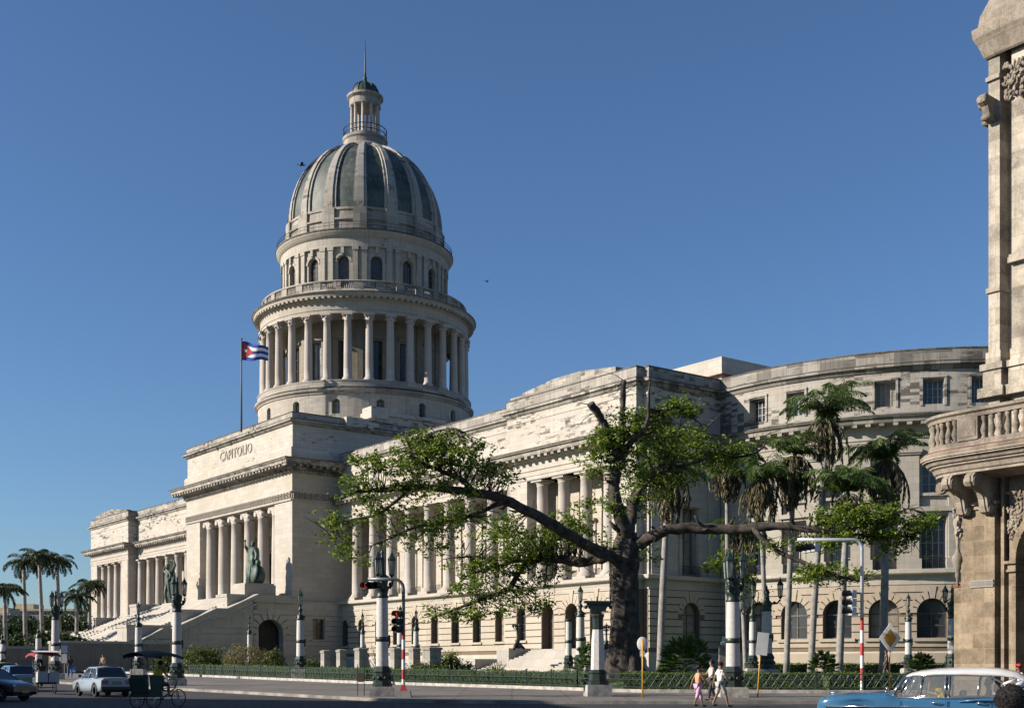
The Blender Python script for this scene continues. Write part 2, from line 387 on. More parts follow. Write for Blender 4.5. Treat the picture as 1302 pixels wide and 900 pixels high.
    def build(s, name, mat, parent=None):
        ob = bpy.data.objects.new(name, s.mesh(name, mat)); COL.objects.link(ob)
        if parent is not None: ob.parent = parent
        return ob

def thing(name, label, cat, loc=(0, 0, 0), rz=0, group=None):
    o = bpy.data.objects.new(name, None); COL.objects.link(o); o.empty_display_size = .3
    o.location = loc; o.rotation_euler = (0, 0, rz); o['label'] = label; o['category'] = cat
    if group: o['group'] = group
    return o
def tag(o, label, cat, group=None):
    o['label'] = label; o['category'] = cat
    if group: o['group'] = group
    return o
def dup(root, loc, rz=0, label=None, scale=None):
    def cp(o, par):
        c = o.copy(); COL.objects.link(c)
        if par is not None: c.parent = par
        for ch in [x for x in KIDS.get(o.name, [])]: cp(ch, c)
        return c
    r = cp(root, None); r.location = loc; r.rotation_euler = (0, 0, rz)
    if label: r['label'] = label
    if scale: r.scale = (scale,) * 3
    return r
KIDS = {}
def scan(root):
    """remember the children of a thing so that dup() can copy it"""
    def rec(o):
        KIDS[o.name] = list(o.children)
        for c in o.children: rec(c)
    rec(root)

def X(px, D): return (px - 651) / FPX * D
def H(y, D): return (849 - y) / FPX * D + EYE
def road_z(y): return 0.0 if y < 48.5 else min(1.16, .0127 * (y - 48.5))
def walk_z(y): return road_z(y) + .13
# ------------------------------------------------------------------ ground
g = MB()
ys = [-60, 0, 48.5, 70, 100, 140.2, 300, 3000]
xs = [-3000, -200, -60, 60, 200, 3000]
o = [(x, y, road_z(y)) for y in ys for x in xs]
nx = len(xs)
g.add(o, [(j * nx + i, j * nx + i + 1, (j + 1) * nx + i + 1, (j + 1) * nx + i) for j in range(len(ys) - 1) for i in range(nx - 1)])
gr = g.build('road', 'road_asphalt'); gr['kind'] = 'structure'

KERB = [(-84, 150.5), (-60, 120.5), (-31.4, 85), (-18.4, 69), (-6.6, 54.6), (-5.0, 52.9), (-3.0, 51.7), (-.5, 51.1), (3, 50.9), (14, 50.9), (70, 50.9)]
FENCE = [(-61, 152), (-50, 136), (-27, 103.8), (-18.5, 91.6), (-9.9, 79.6), (-.5, 69.2), (3.4, 64.6), (4.6, 62.6), (6.4, 61.4), (14.7, 60.2), (26, 59.6)]
def walk():
    m = MB()
    L = KERB; Q = [(-76, 158), (-52, 128.6), (-27, 103.8), (-18.5, 91.6), (-9.9, 79.6), (-.5, 69.2), (3.4, 64.6), (4.6, 62.6), (6.4, 61.4), (14.7, 60.4), (70, 60.4)]
    n = len(L); vs = [(x, y, walk_z(y)) for x, y in L] + [(x, y, walk_z(y)) for x, y in Q]
    m.add(vs, [(i, i + 1, n + i + 1, n + i) for i in range(n - 1)])
    ob = m.build('sidewalk', 'sidewalk_concrete'); ob['kind'] = 'structure'
    k = MB()
    vs = []
    for i, (x, y) in enumerate(L):
        a = L[max(i - 1, 0)]; b = L[min(i + 1, n - 1)]
        dx, dy = b[0] - a[0], b[1] - a[1]; l = math.hypot(dx, dy); nx_, ny_ = -dy / l * .32, dx / l * .32
        if nx_ * 1 + ny_ * 1 < 0: nx_, ny_ = -nx_, -ny_
        for (f, z) in ((-.05, -.05), (0, .138), (1, .138), (1, .1)):
            vs.append((x + nx_ * f, y + ny_ * f, road_z(y) + z))
    k.add(vs, [(i * 4 + j, (i + 1) * 4 + j, (i + 1) * 4 + j + 1, i * 4 + j + 1) for i in range(n - 1) for j in range(3)])
    ob = k.build('kerb', 'kerb_stone'); ob['kind'] = 'structure'
walk()
def lawn_z(x, y):
    """level of the park behind the fence: sidewalk height at the fence, rising to a terrace"""
    best = 1e9
    for (a, b) in zip(FENCE[:-1], FENCE[1:]):
        dx, dy = b[0] - a[0], b[1] - a[1]; t = max(0, min(1, ((x - a[0]) * dx + (y - a[1]) * dy) / (dx * dx + dy * dy)))
        best = min(best, math.hypot(x - a[0] - dx * t, y - a[1] - dy * t))
    t = max(0, min(1, (best - .5) / 9)); t = t * t * (3 - 2 * t)
    w_ = walk_z(y) + .06
    return w_ * (1 - t) + max(1.08, w_) * t
def lawn():
    m = MB(); P = []
    for a, b in zip(FENCE[:-1], FENCE[1:]):
        k = 3 if math.hypot(b[0] - a[0], b[1] - a[1]) > 4 else 1
        for i in range(k): P.append((a[0] + (b[0] - a[0]) * i / k, a[1] + (b[1] - a[1]) * i / k))
    P.append(FENCE[-1]); P.append((70, 60.5)); P.append((160, 62))
    ws = [0, .5, 1.5, 3, 4.5, 6, 8, 10, 16, 30, 60, 90]
    n = len(P)
    for w_ in ws:
        for i, (x, y) in enumerate(P):
            f = max(0, min(1, (x + 27) / 34)); d = (.799 * (1 - f) + .12 * f, .602 * (1 - f) + .99 * f)
            q = (x + d[0] * w_, y + d[1] * w_)
            m.v.append((q[0], q[1], lawn_z(*q) + .02))
    for j in range(len(ws) - 1):
        for i in range(n - 1): m.f.append((j * n + i, j * n + i + 1, (j + 1) * n + i + 1, (j + 1) * n + i)); m.sm.append(True)
    ob = m.build('lawn', 'lawn_grass'); ob['kind'] = 'structure'
    # white-washed kerb under the fence
    k = MB()
    F2 = [(x, y) for x, y in FENCE] + [(70, 59.6)]
    vs = []
    for x, y in F2:
        for (dx, dz) in ((-.25, 0), (-.25, .17), (.12, .17), (.12, 0)):
            f = max(0, min(1, (x + 20) / 30)); d = (.799 * (1 - f) + .0 * f, .602 * (1 - f) + 1 * f)
            vs.append((x + d[0] * dx, y + d[1] * dx, walk_z(y) + dz + .002))
    k.add(vs, [(i * 4 + j, (i + 1) * 4 + j, (i + 1) * 4 + j + 1, i * 4 + j + 1) for i in range(len(F2) - 1) for j in range(3)])
    ob = k.build('kerb', 'plinth'); ob['kind'] = 'structure'
lawn()

# ------------------------------------------------------------------ CAPITOL
BASE = 1.0
cap = thing('capitol_building', 'huge cream limestone domed capitol with long colonnaded wings and a grand portico', 'capitol', (-21.5, 182, 0), R(-53))
E = EYE
def arc(c, r, a0, a1, n): return [(c[0] + r * math.cos(a0 + (a1 - a0) * i / n), c[1] + r * math.sin(a0 + (a1 - a0) * i / n)) for i in range(n + 1)]
th0 = math.acos(-2.5 / HR)      # hemicycle starts where a = 75.5
right = arc(HC, HR, -th0, th0, 48)
FP_R = [(55.2, -13.7), (55.2, -15.3), (74.8, -15.3), (74.8, -14.4), (75.5, -14.4)] + right
FP_L = [(-x, y) for x, y in FP_R[::-1]]
FP = FP_R + FP_L     # closed, counter-clockwise
FP_FRONT_R = FP_R

class Flat:
    curved = False
    def __init__(s, o, d, nrm): s.o = o; s.d = d; s.n = nrm
    def __call__(s, q, dd, z): return (s.o[0] + s.d[0] * q + s.n[0] * dd, s.o[1] + s.d[1] * q + s.n[1] * dd, z)
class Cyl:
    curved = True
    def __init__(s, c, r, a0=0, sg=1): s.c = c; s.r = r; s.a0 = a0; s.sg = sg
    def __call__(s, q, dd, z):
        a = s.a0 + s.sg * q / s.r; return (s.c[0] + (s.r + dd) * math.cos(a), s.c[1] + (s.r + dd) * math.sin(a), z)
def front(v): return Flat((0, v), (1, 0), (0, -1))
def side(a): return Flat((a, 0), (0, 1), (1, 0))
def sideL(a): return Flat((a, 0), (0, 1), (-1, 0))

def wall(mb, F, s0, s1, z0, z1, ops=(), d=0, reveal=.6, step=1.5, na=10):
    def quad(a, b, za, zb):
        if b - a < 1e-4 or zb - za < 1e-4: return
        n = max(1, int(math.ceil((b - a) / step))) if F.curved else 1
        o = len(mb.v)
        for i in range(n + 1):
            q = a + (b - a) * i / n; mb.v.append(tuple(F(q, d, za))); mb.v.append(tuple(F(q, d, zb)))
        for i in range(n): mb.f.append((o + 2 * i, o + 2 * i + 2, o + 2 * i + 3, o + 2 * i + 1)); mb.sm.append(False)
    def q4(ps): mb.add([F(*p) for p in ps], [(0, 1, 2, 3)])
    cur = s0
    for (c, w_, zb, zt, ar) in sorted(ops):
        l, r = c - w_ / 2, c + w_ / 2
        quad(cur, l, z0, z1); quad(l, r, z0, zb)
        e = d - reveal
        if ar:
            sp = zt - w_ / 2; pts = [(c - w_ / 2 * math.cos(pi * i / na), sp + w_ / 2 * math.sin(pi * i / na)) for i in range(na + 1)]
            for p, q in zip(pts[:-1], pts[1:]):
                mb.add([F(p[0], d, p[1]), F(q[0], d, q[1]), F(q[0], d, z1), F(p[0], d, z1)], [(0, 1, 2, 3)])
                q4([(p[0], d, p[1]), (q[0], d, q[1]), (q[0], e, q[1]), (p[0], e, p[1])])
        else:
            sp = zt; quad(l, r, zt, z1); q4([(l, d, zt), (r, d, zt), (r, e, zt), (l, e, zt)])
        q4([(l, d, zb), (l, d, sp), (l, e, sp), (l, e, zb)]); q4([(r, d, zb), (r, d, sp), (r, e, sp), (r, e, zb)])
        q4([(l, d, zb), (r, d, zb), (r, e, zb), (l, e, zb)])
        cur = r
    quad(cur, s1, z0, z1)

def VR(w_): return .92 if w_ < 2.1 or w_ > 3 else .72
def rustic(mb, F, s0, s1, z0, z1, ops=(), d=0, ch=.66, gap=.10, proud=.11, vou=True):
    n = int(round((z1 - z0) / ch)); ch = (z1 - z0) / n
    for i in range(n):
        za, zb = z0 + i * ch + gap / 2, z0 + (i + 1) * ch - gap / 2; zm = (za + zb) / 2
        cuts = []
        for (c, w_, ob, ot, ar) in ops:
            sp = ot - w_ / 2 if ar else ot
            if zb < ob + .01: continue
            if ar:
                rv = w_ / 2 + VR(w_)
                if zb < sp: hw = w_ / 2
                elif zb - sp < rv - .1: hw = max(w_ / 2 - .1 if zm < sp else 0, math.sqrt(rv * rv - (zb - sp) ** 2) - .12)
                elif za - sp < rv - .15: hw = .3
                else: continue
            else:
                if za > ot + .35: continue
                hw = w_ / 2 + .0
            cuts.append((c - hw, c + hw))
        cur = s0
        for a, b in sorted(cuts) + [(s1, s1)]:
            if a - cur > .05: mb.wbox(F, cur, a, d - .02, d + proud, za, zb)
            cur = max(cur, b)
    if vou:
        for (c, w_, ob, ot, ar) in ops:
            if not ar: continue
            sp = ot - w_ / 2; k = 9
            for j in range(k):
                a0 = pi * j / k + .03; a1 = pi * (j + 1) / k - .03
                r0, r1 = w_ / 2, w_ / 2 + (VR(w_) - .03 if j != k // 2 else VR(w_) + .33)
                ps = [(c - r0 * math.cos(a0), sp + r0 * math.sin(a0)), (c - r0 * math.cos((a0 + a1) / 2), sp + r0 * math.sin((a0 + a1) / 2)), (c - r0 * math.cos(a1), sp + r0 * math.sin(a1)),
                      (c - r1 * math.cos(a1), sp + r1 * math.sin(a1)), (c - r1 * math.cos(a0), sp + r1 * math.sin(a0))]
                vs = [F(q, d - .02, z) for q, z in ps] + [F(q, d + proud + (.06 if j == k // 2 else .02), z) for q, z in ps]
                mb.add(vs, [(0, 1, 2, 3, 4), (5, 6, 7, 8, 9)] + [(i, (i + 1) % 5, 5 + (i + 1) % 5, 5 + i) for i in range(5)])

def window(F, op, d, parent, frame='window_paint', pane='dark_glass', bars=(2, 3), name='window', fw=.09):
    c, w_, zb, zt, ar = op; l, r = c - w_ / 2, c + w_ / 2
    m = MB(); sp = zt - w_ / 2 if ar else zt
    m.wbox(F, l, l + fw, d, d + .08, zb, sp); m.wbox(F, r - fw, r, d, d + .08, zb, sp)
    m.wbox(F, l + fw, r - fw, d, d + .08, zb, zb + fw)
    if ar:
        na = 10
        for i in range(na):
            a0, a1 = pi * i / na, pi * (i + 1) / na; ro, ri = w_ / 2, w_ / 2 - fw
            ps = [(c - ro * math.cos(a0), sp + ro * math.sin(a0)), (c - ro * math.cos(a1), sp + ro * math.sin(a1)), (c - ri * math.cos(a1), sp + ri * math.sin(a1)), (c - ri * math.cos(a0), sp + ri * math.sin(a0))]
            m.add([F(q, d + .08, z) for q, z in ps], [(0, 1, 2, 3)])
        m.wbox(F, l + fw, r - fw, d, d + .085, sp - fw / 2, sp + fw / 2)
    else: m.wbox(F, l + fw, r - fw, d, d + .08, zt - fw, zt)
    for i in range(1, bars[0]):
        q = l + (r - l) * i / bars[0]
        top = sp + (math.sqrt(max(0, (w_ / 2) ** 2 - (q - c) ** 2)) if ar else 0) - (0 if ar else fw)
        m.wbox(F, q - fw * .45, q + fw * .45, d, d + .07, zb + fw, top)
    for i in range(1, bars[1]):
        z = zb + (sp - zb) * i / bars[1]; m.wbox(F, l + fw, r - fw, d, d + .06, z - .025, z + .025)
    f = m.build(name, frame, parent)
    if pane == 'dark_glass' and (d < -.3): pane = rnd.choice(('dark_glass', 'dark_glass', 'dark_glass', 'pane_dusty_sky', 'pane_blind'))
    p = MB()
    if ar:
        pts = [(l, zb), (r, zb)] + [(c + w_ / 2 * math.cos(pi * i / 10), sp + w_ / 2 * math.sin(pi * i / 10)) for i in range(11)]
    else: pts = [(l, zb), (r, zb), (r, zt), (l, zt)]
    p.add([F(q, d + .02, z) for q, z in pts], [tuple(range(len(pts)))]); p.build('pane', pane, f)
    return f

def column(name, x, y, z0, z1, r, parent, mat='column_stone', style='doric', ped=.0, n=20, M=None):
    m = MB(); h = z1 - z0
    if ped: m.box(x - r * 1.5, x + r * 1.5, y - r * 1.5, y + r * 1.5, z0, z0 + ped); z0 += ped; h -= ped
    cap_ = r * (1.0 if style == 'doric' else 1.6)
    prof = [(r * 1.4, z0), (r * 1.42, z0 + r * .25), (r * 1.15, z0 + r * .45), (r * 1.2, z0 + r * .6), (r * 1.0, z0 + r * .75)]
    for i in range(1, 7):
        t = i / 6; prof.append((r * (1 - .16 * t ** 1.6), z0 + r * .75 + (h - cap_ - r * .75) * t))
    zt = z1 - cap_
    if style == 'doric': prof += [(r * .95, zt + cap_ * .1), (r * .88, zt + cap_ * .18), (r * .88, zt + cap_ * .35), (r * 1.2, zt + cap_ * .65)]
    else: prof += [(r * .95, zt + cap_ * .04), (r * .82, zt + cap_ * .1), (r * 1.02, zt + cap_ * .35), (r * .95, zt + cap_ * .45), (r * 1.25, zt + cap_ * .75), (r * 1.1, zt + cap_ * .8)]
    m.lathe(x, y, prof, n)
    a = r * (1.3 if style != 'ionic' else 1.25)
    if style == 'ionic':
        for sx in (-1, 1):
            m.path([(x + sx * r * 1.08, y - r * 1.05, zt + cap_ * .5), (x + sx * r * 1.08, y + r * 1.05, zt + cap_ * .5)], r * .42, 10)
        m.box(x - a, x + a, y - r * 1.1, y + r * 1.1, zt + cap_ * .72, z1)
    else:
        rot = math.atan2(y, x) if style == 'cor' else 0
        MM = Matrix.Translation((x, y, 0)) @ Matrix.Rotation(rot, 4, 'Z')
        m.box(-a, a, -a, a, z1 - cap_ * .3, z1, MM)
        if style == 'cor':
            for k in range(4):
                aa = rot + pi / 4 + k * pi / 2
                m.sphere((x + 1.25 * r * math.cos(aa), y + 1.25 * r * math.sin(aa), z1 - cap_ * .4), r * .26, 6, 4)
                m.sphere((x + 1.0 * r * math.cos(aa + pi / 4), y + 1.0 * r * math.sin(aa + pi / 4), z1 - cap_ * .68), r * .3, 6, 4)
    return m.build(name, mat, parent)

# --- basement ----------------------------------------------------
zb0, zL0, zL1 = BASE, 8.1 + E, 8.5 + E
BF = .15
WCOL = [20.9 + 4.15 * k for k in range(9)]
bay = [(WCOL[i] + WCOL[i + 1]) / 2 for i in range(8)]
AW = 1.55
base_ops_w = [(18.9 - .1, AW, 2.8 + E, 6.1 + E, True)] + [(b, AW, 2.8 + E, 6.1 + E, True) for b in bay]
pav_ops = [(57.8 + 1.3, AW, 2.8 + E, 6.1 + E, True)] + [(c, 1.95, 1.9 + E, 6.25 + E, True) for c in (62.1, 65.9, 69.8)]
pav_ops = [(57.9, AW, 2.8 + E, 6.1 + E, True)] + [(c, 1.95, 1.9 + E, 6.25 + E, True) for c in (62.2, 65.9, 69.6)]
for sg in (1, -1):
    bw_ = MB(); br_ = MB()
    Fw = Flat((0, -13.7 - BF), (sg, 0), (0, -1)); Fp = Flat((0, -15.3 - BF), (sg, 0), (0, -1))
    Fs = Flat((sg * (75.5 + BF), 0), (0, 1), (sg, 0))
    wall(bw_, Fw, 16.9, 55.2, zb0, zL0, base_ops_w); wall(bw_, Fp, 55.2 - BF, 74.8 + BF, zb0, zL0, pav_ops, reveal=.9)
    so_ = [(-9.2, 2.3, 2.6 + E, 6.1 + E, True)]
    wall(bw_, Fs, -14.4 - BF, -5.0, zb0, zL0, so_)
    rustic(br_, Fw, 16.9, 55.2 - BF, 1.8 + E, 7.2 + E, base_ops_w); rustic(br_, Fp, 55.2 - BF, 74.8 + BF, 1.8 + E, 7.2 + E, pav_ops)
    rustic(br_, Fs, -14.4 - BF, -5.0, 1.8 + E, 7.2 + E, so_)
    for F, ops in ((Fw, base_ops_w), (Fp, pav_ops[:1])):
        for op in ops:
            window(F, op, -.6, cap, 'window_wood')
            br_.wbox(F, op[0] - op[1] / 2 - .2, op[0] + op[1] / 2 + .2, 0, .25, op[2] - .22, op[2])
    for op in pav_ops[1:]: window(Fp, op, -.9, cap, 'window_wood', 'window_wood', (2, 3), 'door')
    window(Fs, so_[0], -.6, cap, 'window_wood')
    br_.wbox(Fs, -9.2 - 1.35, -9.2 + 1.35, 0, .25, 2.38 + E, 2.6 + E)
    # notch faces
    bw_.box(min(sg * 74.9, sg * 75.6), max(sg * 74.9, sg * 75.6), -14.55, -12, zb0, zL0)
    bw_.box(min(sg * 55.05, sg * 56), max(sg * 55.05, sg * 56), -15.45, -13, zb0, zL0)
    bw_.box(min(sg * 74, sg * 74.95), max(sg * 74, sg * 74.95), -15.44, -13, zb0, zL0)
    bw_.build('basement_wall', 'rustic_joint', cap); br_.build('rusticated_courses', 'limestone_rustic', cap)

# hemicycle frames: s measured along the arc from the start at the pavilion
FHr = Cyl(HC, HR + BF, -th0, 1); LH = HR * 2 * th0
def ray_to_arc(px):
    x, z = (px - 651) / FPX, 1.0
    cu, cv = 158.4, -92.4
    da, dv = -(-.602 * x + .799 * z), .799 * x + .602 * z
    # |cam + t d - HC| = HR
    ox, oy = cu - HC[0], cv - HC[1]; b = ox * da + oy * dv; c = ox * ox + oy * oy - HR * HR; a = da * da + dv * dv
    t = (-b - math.sqrt(b * b - a * c)) / a
    ang = math.atan2(oy + t * dv, ox + t * da); return (ang + th0) * HR
bays_px = [967, 1011, 1064, 1123, 1186, 1247]
bs = [ray_to_arc(p) for p in bays_px]
stepb = (bs[4] - bs[1]) / 3
hb = [bs[1] + (i - 1) * stepb for i in range(0, int((LH - bs[1]) / stepb) + 1)]
hb = [s_ for s_ in hb if s_ > 2 and s_ < LH - 2]
bas = [(s_, 2.55, 2.6 + E, 6.0 + E, True) for s_ in hb]
hbw = MB(); wall(hbw, FHr, 0, LH, zb0, zL0, bas, reveal=.7); hbw.build('hemicycle_basement', 'hemi_joint', cap)
hr_ = MB(); rustic(hr_, FHr, 0, LH, 1.8 + E, 7.2 + E, bas)
hr_.wbox(FHr, 0, LH, 0, .25, zb0, 1.3 + E)
for op in bas: hr_.wbox(FHr, op[0] - 1.6, op[0] + 1.6, 0, .3, 2.32 + E, 2.6 + E)
hr_.build('hemicycle_courses', 'hemi_rustic', cap)
for op in bas[:9]: window(FHr, op, -.7, cap, 'window_wood', bars=(2, 2), fw=.11)
# mirrored far end: plain body
FHl = Cyl((-HC[0], HC[1]), HR + BF, pi + th0, -1)
mm = MB(); wall(mm, FHl, 0, LH, zb0, zL0); mm.build('basement_wall', 'limestone_rustic', cap)
# ledge (string course) all round at first floor
led = MB()
led.sweep(FP, [(-.6, zL0 - .45), (.22, zL0 - .45), (.28, zL0 - .12), (.75, zL0), (.80, zL0 + .08), (.80, zL1 - .04), (.72, zL1), (-5.0, zL1 + .01)])
led.sweep(FP, [(.2, 7.4 + E), (.2, zL0 - .44)])
led.sweep(FP, [(.1, 7.2 + E), (.22, 7.22 + E), (.22, 7.38 + E), (.1, 7.42 + E)])
led.sweep(FP, [(.1, BASE), (.34, BASE), (.34, 1.15 + E), (.26, 1.35 + E), (.1, 1.5 + E)])
led.build('ledge', 'limestone', cap)

# --- main floor -----------------------------------------------------
zC = 18.9 + E                       # underside of the entablature
wb = -9.1
win_lo = [(b, 1.7, zL1 + .2, zL1 + 5.6, False) for b in bay]
win_hi = [(b, 1.5, zL1 + 7.0, zL1 + 9.3, False) for b in bay]
for sg in (1, -1):
    mw = MB()
    Fw = Flat((0, wb), (sg, 0), (0, -1))
    wall(mw, Fw, 16.9, 55.2, zL1, zL1 + 6.3, win_lo, reveal=.5); wall(mw, Fw, 16.9, 55.2, zL1 + 6.3, zC + .5, win_hi, reveal=.3)
    for i, b in enumerate(bay):
        window(Fw, win_lo[i], -.5, cap, 'window_white', bars=(3, 4))
        mw.wbox(Fw, b - 1.2, b + 1.2, 0, .35, zL1 + 5.75, zL1 + 6.0); mw.wbox(Fw, b - 1.3, b + 1.3, 0, .5, zL1 + 6.0, zL1 + 6.15)
        for e in (-1, 1): mw.wbox(Fw, b + e * 1.02 - .15, b + e * 1.02 + .15, 0, .14, zL1, zL1 + 5.75)
    for a in WCOL: mw.wbox(Fw, a - .55, a + .55, 0, .18, zL1, zC)           # pilasters behind columns
    # pavilion
    Fp = Flat((0, -15.3), (sg, 0), (0, -1)); Fpb = Flat((0, -12.6), (sg, 0), (0, -1))
    wall(mw, Fp, 55.2, 74.8, zL1, zC + .1, [(65, 12.9, zL1 + .01, zC, False)], reveal=2.7)
    pl = [(c, 1.7, zL1 + .2, zL1 + 5.6, False) for c in (61.2, 65, 68.8)]
    wall(mw, Fpb, 58.55, 71.45, zL1, zC, pl, reveal=.4)
    for op in pl:
        window(Fpb, op, -.4, cap, 'window_white', bars=(3, 4))
        mw.wbox(Fpb, op[0] - 1.25, op[0] + 1.25, 0, .45, zL1 + 5.9, zL1 + 6.15)
        for e in (-1, 1): mw.wbox(Fpb, op[0] + e * 1.02 - .14, op[0] + e * 1.02 + .14, 0, .14, zL1, zL1 + 5.9)
    x0, x1 = sorted((sg * 55.2, sg * 55.8)); mw.box(x0, x1, -15.3, wb, zL1, zC + .1)
    x0, x1 = sorted((sg * 74.2, sg * 74.8)); mw.box(x0, x1, -15.29, -13, zL1, zC + .1)
    x0, x1 = sorted((sg * 74.6, sg * 75.5)); mw.box(x0, x1, -14.4, -13.6, zL1, zC + .1)
    Fs = Flat((sg * 75.5, 0), (0, 1), (sg, 0))
    so2 = [(-9.2, 1.9, zL1 + .25, zL1 + 6.4, False)]
    wall(mw, Fs, -14.4, -5.0, zL1, zC + .3, so2, reveal=.8); window(Fs, so2[0], -.8, cap, 'window_wood', bars=(2, 4))
    mw.wbox(Fs, -9.2 - 1.5, -9.2 + 1.5, 0, .35, zL1 + 6.5, zL1 + 6.9)
    for e in (-1.25, 1.25): mw.wbox(Fs, -9.2 + e - .18, -9.2 + e + .18, 0, .12, zL1, zL1 + 6.5)
    for sx in (-13.4, -6.1): mw.wbox(Fs, sx - .8, sx + .8, 0, .15, zL1, zC)
    mw.build('main_floor_wall', 'limestone', cap)
rr = random.Random(3)
def relief(F, c, w_, z0, z1, d, n):
    rel = MB()
    rel.wbox(F, c - w_ / 2, c + w_ / 2, d, d + .03, z0, z1)
    for k in range(n):
        x = c + rr.uniform(-.45, .45) * w_; z = rr.uniform(z0 + .2, z1 - .2); h = rr.uniform(.25, .7)
        p = F(x, d + .05, z); rel.sphere(p, (rr.uniform(.07, .14), .07, h * .5), 6, 4)
        p = F(x + rr.uniform(-.15, .15), d + .07, z + h * .55); rel.sphere(p, .09, 6, 4)
    rel.build('carved_relief_panel', 'relief', cap)
for sg in (1, -1):
    F1 = Flat((0, wb), (sg, 0), (0, -1)); F2 = Flat((0, -12.6), (sg, 0), (0, -1))
    for b in bay: relief(F1, b, 1.7, zL1 + 6.9, zL1 + 9.6, .02, 26)
    for b in (61.2, 65, 68.8): relief(F2, b, 1.9, zL1 + 6.7, zL1 + 9.8, .02, 34)
for sg in (1, -1):
    for a in WCOL: column('column', sg * a, -13.35, zL1, zC, .66, cap, ped=.32)
    for a in (59.9, 63.3, 66.7, 70.1): column('column', sg * a, -14.35, zL1, zC, .66, cap, ped=.32)
# balcony rails between the columns
rail = MB()
def railing(F, a, b, z, h=1.0, n=None, d=0):
    rail = MB()
    rail.wbox(F, a, b, d, d + .05, z + h - .05, z + h); rail.wbox(F, a, b, d, d + .04, z + .08, z + .13)
    n = n or int((b - a) / .16)
    for i in range(n + 1):
        q = a + (b - a) * i / n; rail.wbox(F, q - .015, q + .015, d, d + .03, z + .1, z + h)
    k = max(1, int((b - a) / .8))
    for i in range(k):
        q0 = a + (b - a) * i / k; q1 = a + (b - a) * (i + 1) / k
        for (za, zb_) in ((z + .13, z + h - .1), (z + h - .1, z + .13)):
            vs = [F(q0, d + .04, za), F(q0, d + .04, za + .04), F(q1, d + .04, zb_ + .04), F(q1, d + .04, zb_)]; rail.add(vs, [(0, 1, 2, 3)])
    rail.build('iron_railing', 'black_iron', cap)
for sg in (1,):
    F = Flat((0, -13.9), (sg, 0), (0, -1))
    for i in range(8): railing(F, WCOL[i] + 1.0, WCOL[i + 1] - 1.0, zL1)
    F = Flat((0, -14.7), (sg, 0), (0, -1))
    for a in (60.9, 64.3, 67.7): railing(F, a, a + 1.4, zL1)
    railing(Flat((75.8, 0), (0, 1), (1, 0)), -10.4, -8.0, zL1)

# hemicycle main floor and attic
FH = Cyl(HC, HR, -th0, 1)
hm = MB()
ops1 = [(s_, 2.1, zL1 + .1, zL1 + 4.6, False) for s_ in hb]
ops2 = [(s_, 1.9, zL1 + 6.6, zL1 + 8.9, False) for s_ in hb]
wall(hm, FH, 0, LH, zL1, zL1 + 5.6, ops1, reveal=.9); wall(hm, FH, 0, LH, zL1 + 5.6, zC + .3, ops2, reveal=.6)
for i, s_ in enumerate(hb):
    hm.wbox(FH, s_ - 1.5, s_ + 1.5, 0, .55, zL1 + 4.95, zL1 + 5.35); hm.wbox(FH, s_ - 1.2, s_ + 1.2, 0, .3, zL1 + 4.7, zL1 + 4.95)
    for e in (-1, 1): hm.wbox(FH, s_ + e * 1.22 - .14, s_ + e * 1.22 + .14, 0, .15, zL1, zL1 + 9.3)
    hm.wbox(FH, s_ - 1.3, s_ + 1.3, 0, .28, zL1 + 6.3, zL1 + 6.55)
    if i < 9:
        window(FH, ops1[i], -.9, cap, 'window_white', bars=(4, 4), fw=.1); window(FH, ops2[i], -.6, cap, 'window_white', bars=(3, 3))
for s_ in [hb[0] - stepb / 2] + [s_ + stepb / 2 for s_ in hb]:
    if s_ < .8: continue
    hm.wbox(FH, s_ - 1.0, s_ + 1.0, 0, .55, zL1 + .0, zL1 + .9); hm.wbox(FH, s_ - .8, s_ + .8, 0, .42, zL1 + .9, zC - .55)
    hm.wbox(FH, s_ - .95, s_ + .95, 0, .55, zC - .55, zC - .38); hm.wbox(FH, s_ - 1.05, s_ + 1.05, 0, .65, zC - .38, zC)
hm.build('hemicycle_wall', 'hemi_stone', cap)
rail = MB()
for s_ in hb[:9]: railing(FH, s_ - 1.1, s_ + 1.1, zL1, .95, d=.12)
m = MB()
for a in (zL1,): wall(m, FHl, 0, LH, zL1, zC + .3)
m.build('main_floor_wall', 'limestone', cap)

# --- entablature (whole footprint) ------------------------------------------
zK = 21.8 + E
ent_prof = [(-5.2, zC), (.0, zC), (.0, zC + .42), (.07, zC + .45), (.07, zC + .85), (.18, zC + .95), (.05, zC + 1.0), (.05, zC + 1.85), (.3, zC + 1.98), (.35, zC + 2.2), (1.15, zC + 2.24)]
cor_prof = [(1.15, zC + 2.24), (1.2, zC + 2.55), (1.42, zC + 2.66), (1.45, zK - .16)]
top_prof = [(1.45, zK - .16), (1.5, zK - .14), (1.5, zK - .02), (1.3, zK), (-.4, zK + .15)]
def split_fp():
    hem = [i for i in range(4, len(FP_R))]
    return right, FP_R[:5], FP_L
def plan_parts():
    # front run (left end to right corner) and the hemicycle run, both open; share the corner point
    frontrun = [(-75.5, -5.1), (-75.5, -14.4), (-74.8, -14.4), (-74.8, -15.3), (-55.2, -15.3), (-55.2, -13.7), (55.2, -13.7), (55.2, -15.3), (74.8, -15.3), (74.8, -14.4), (75.5, -14.4), (75.5, -5.05)]
    return frontrun
FR = plan_parts()
e = MB(); e.sweep(FR, ent_prof, False)
e.build('entablature', 'limestone', cap)
e = MB(); e.sweep(FR, top_prof, False); e.build('cornice_top_edge', 'weathered_edge', cap)
e = MB(); e.sweep(FR, cor_prof, False)
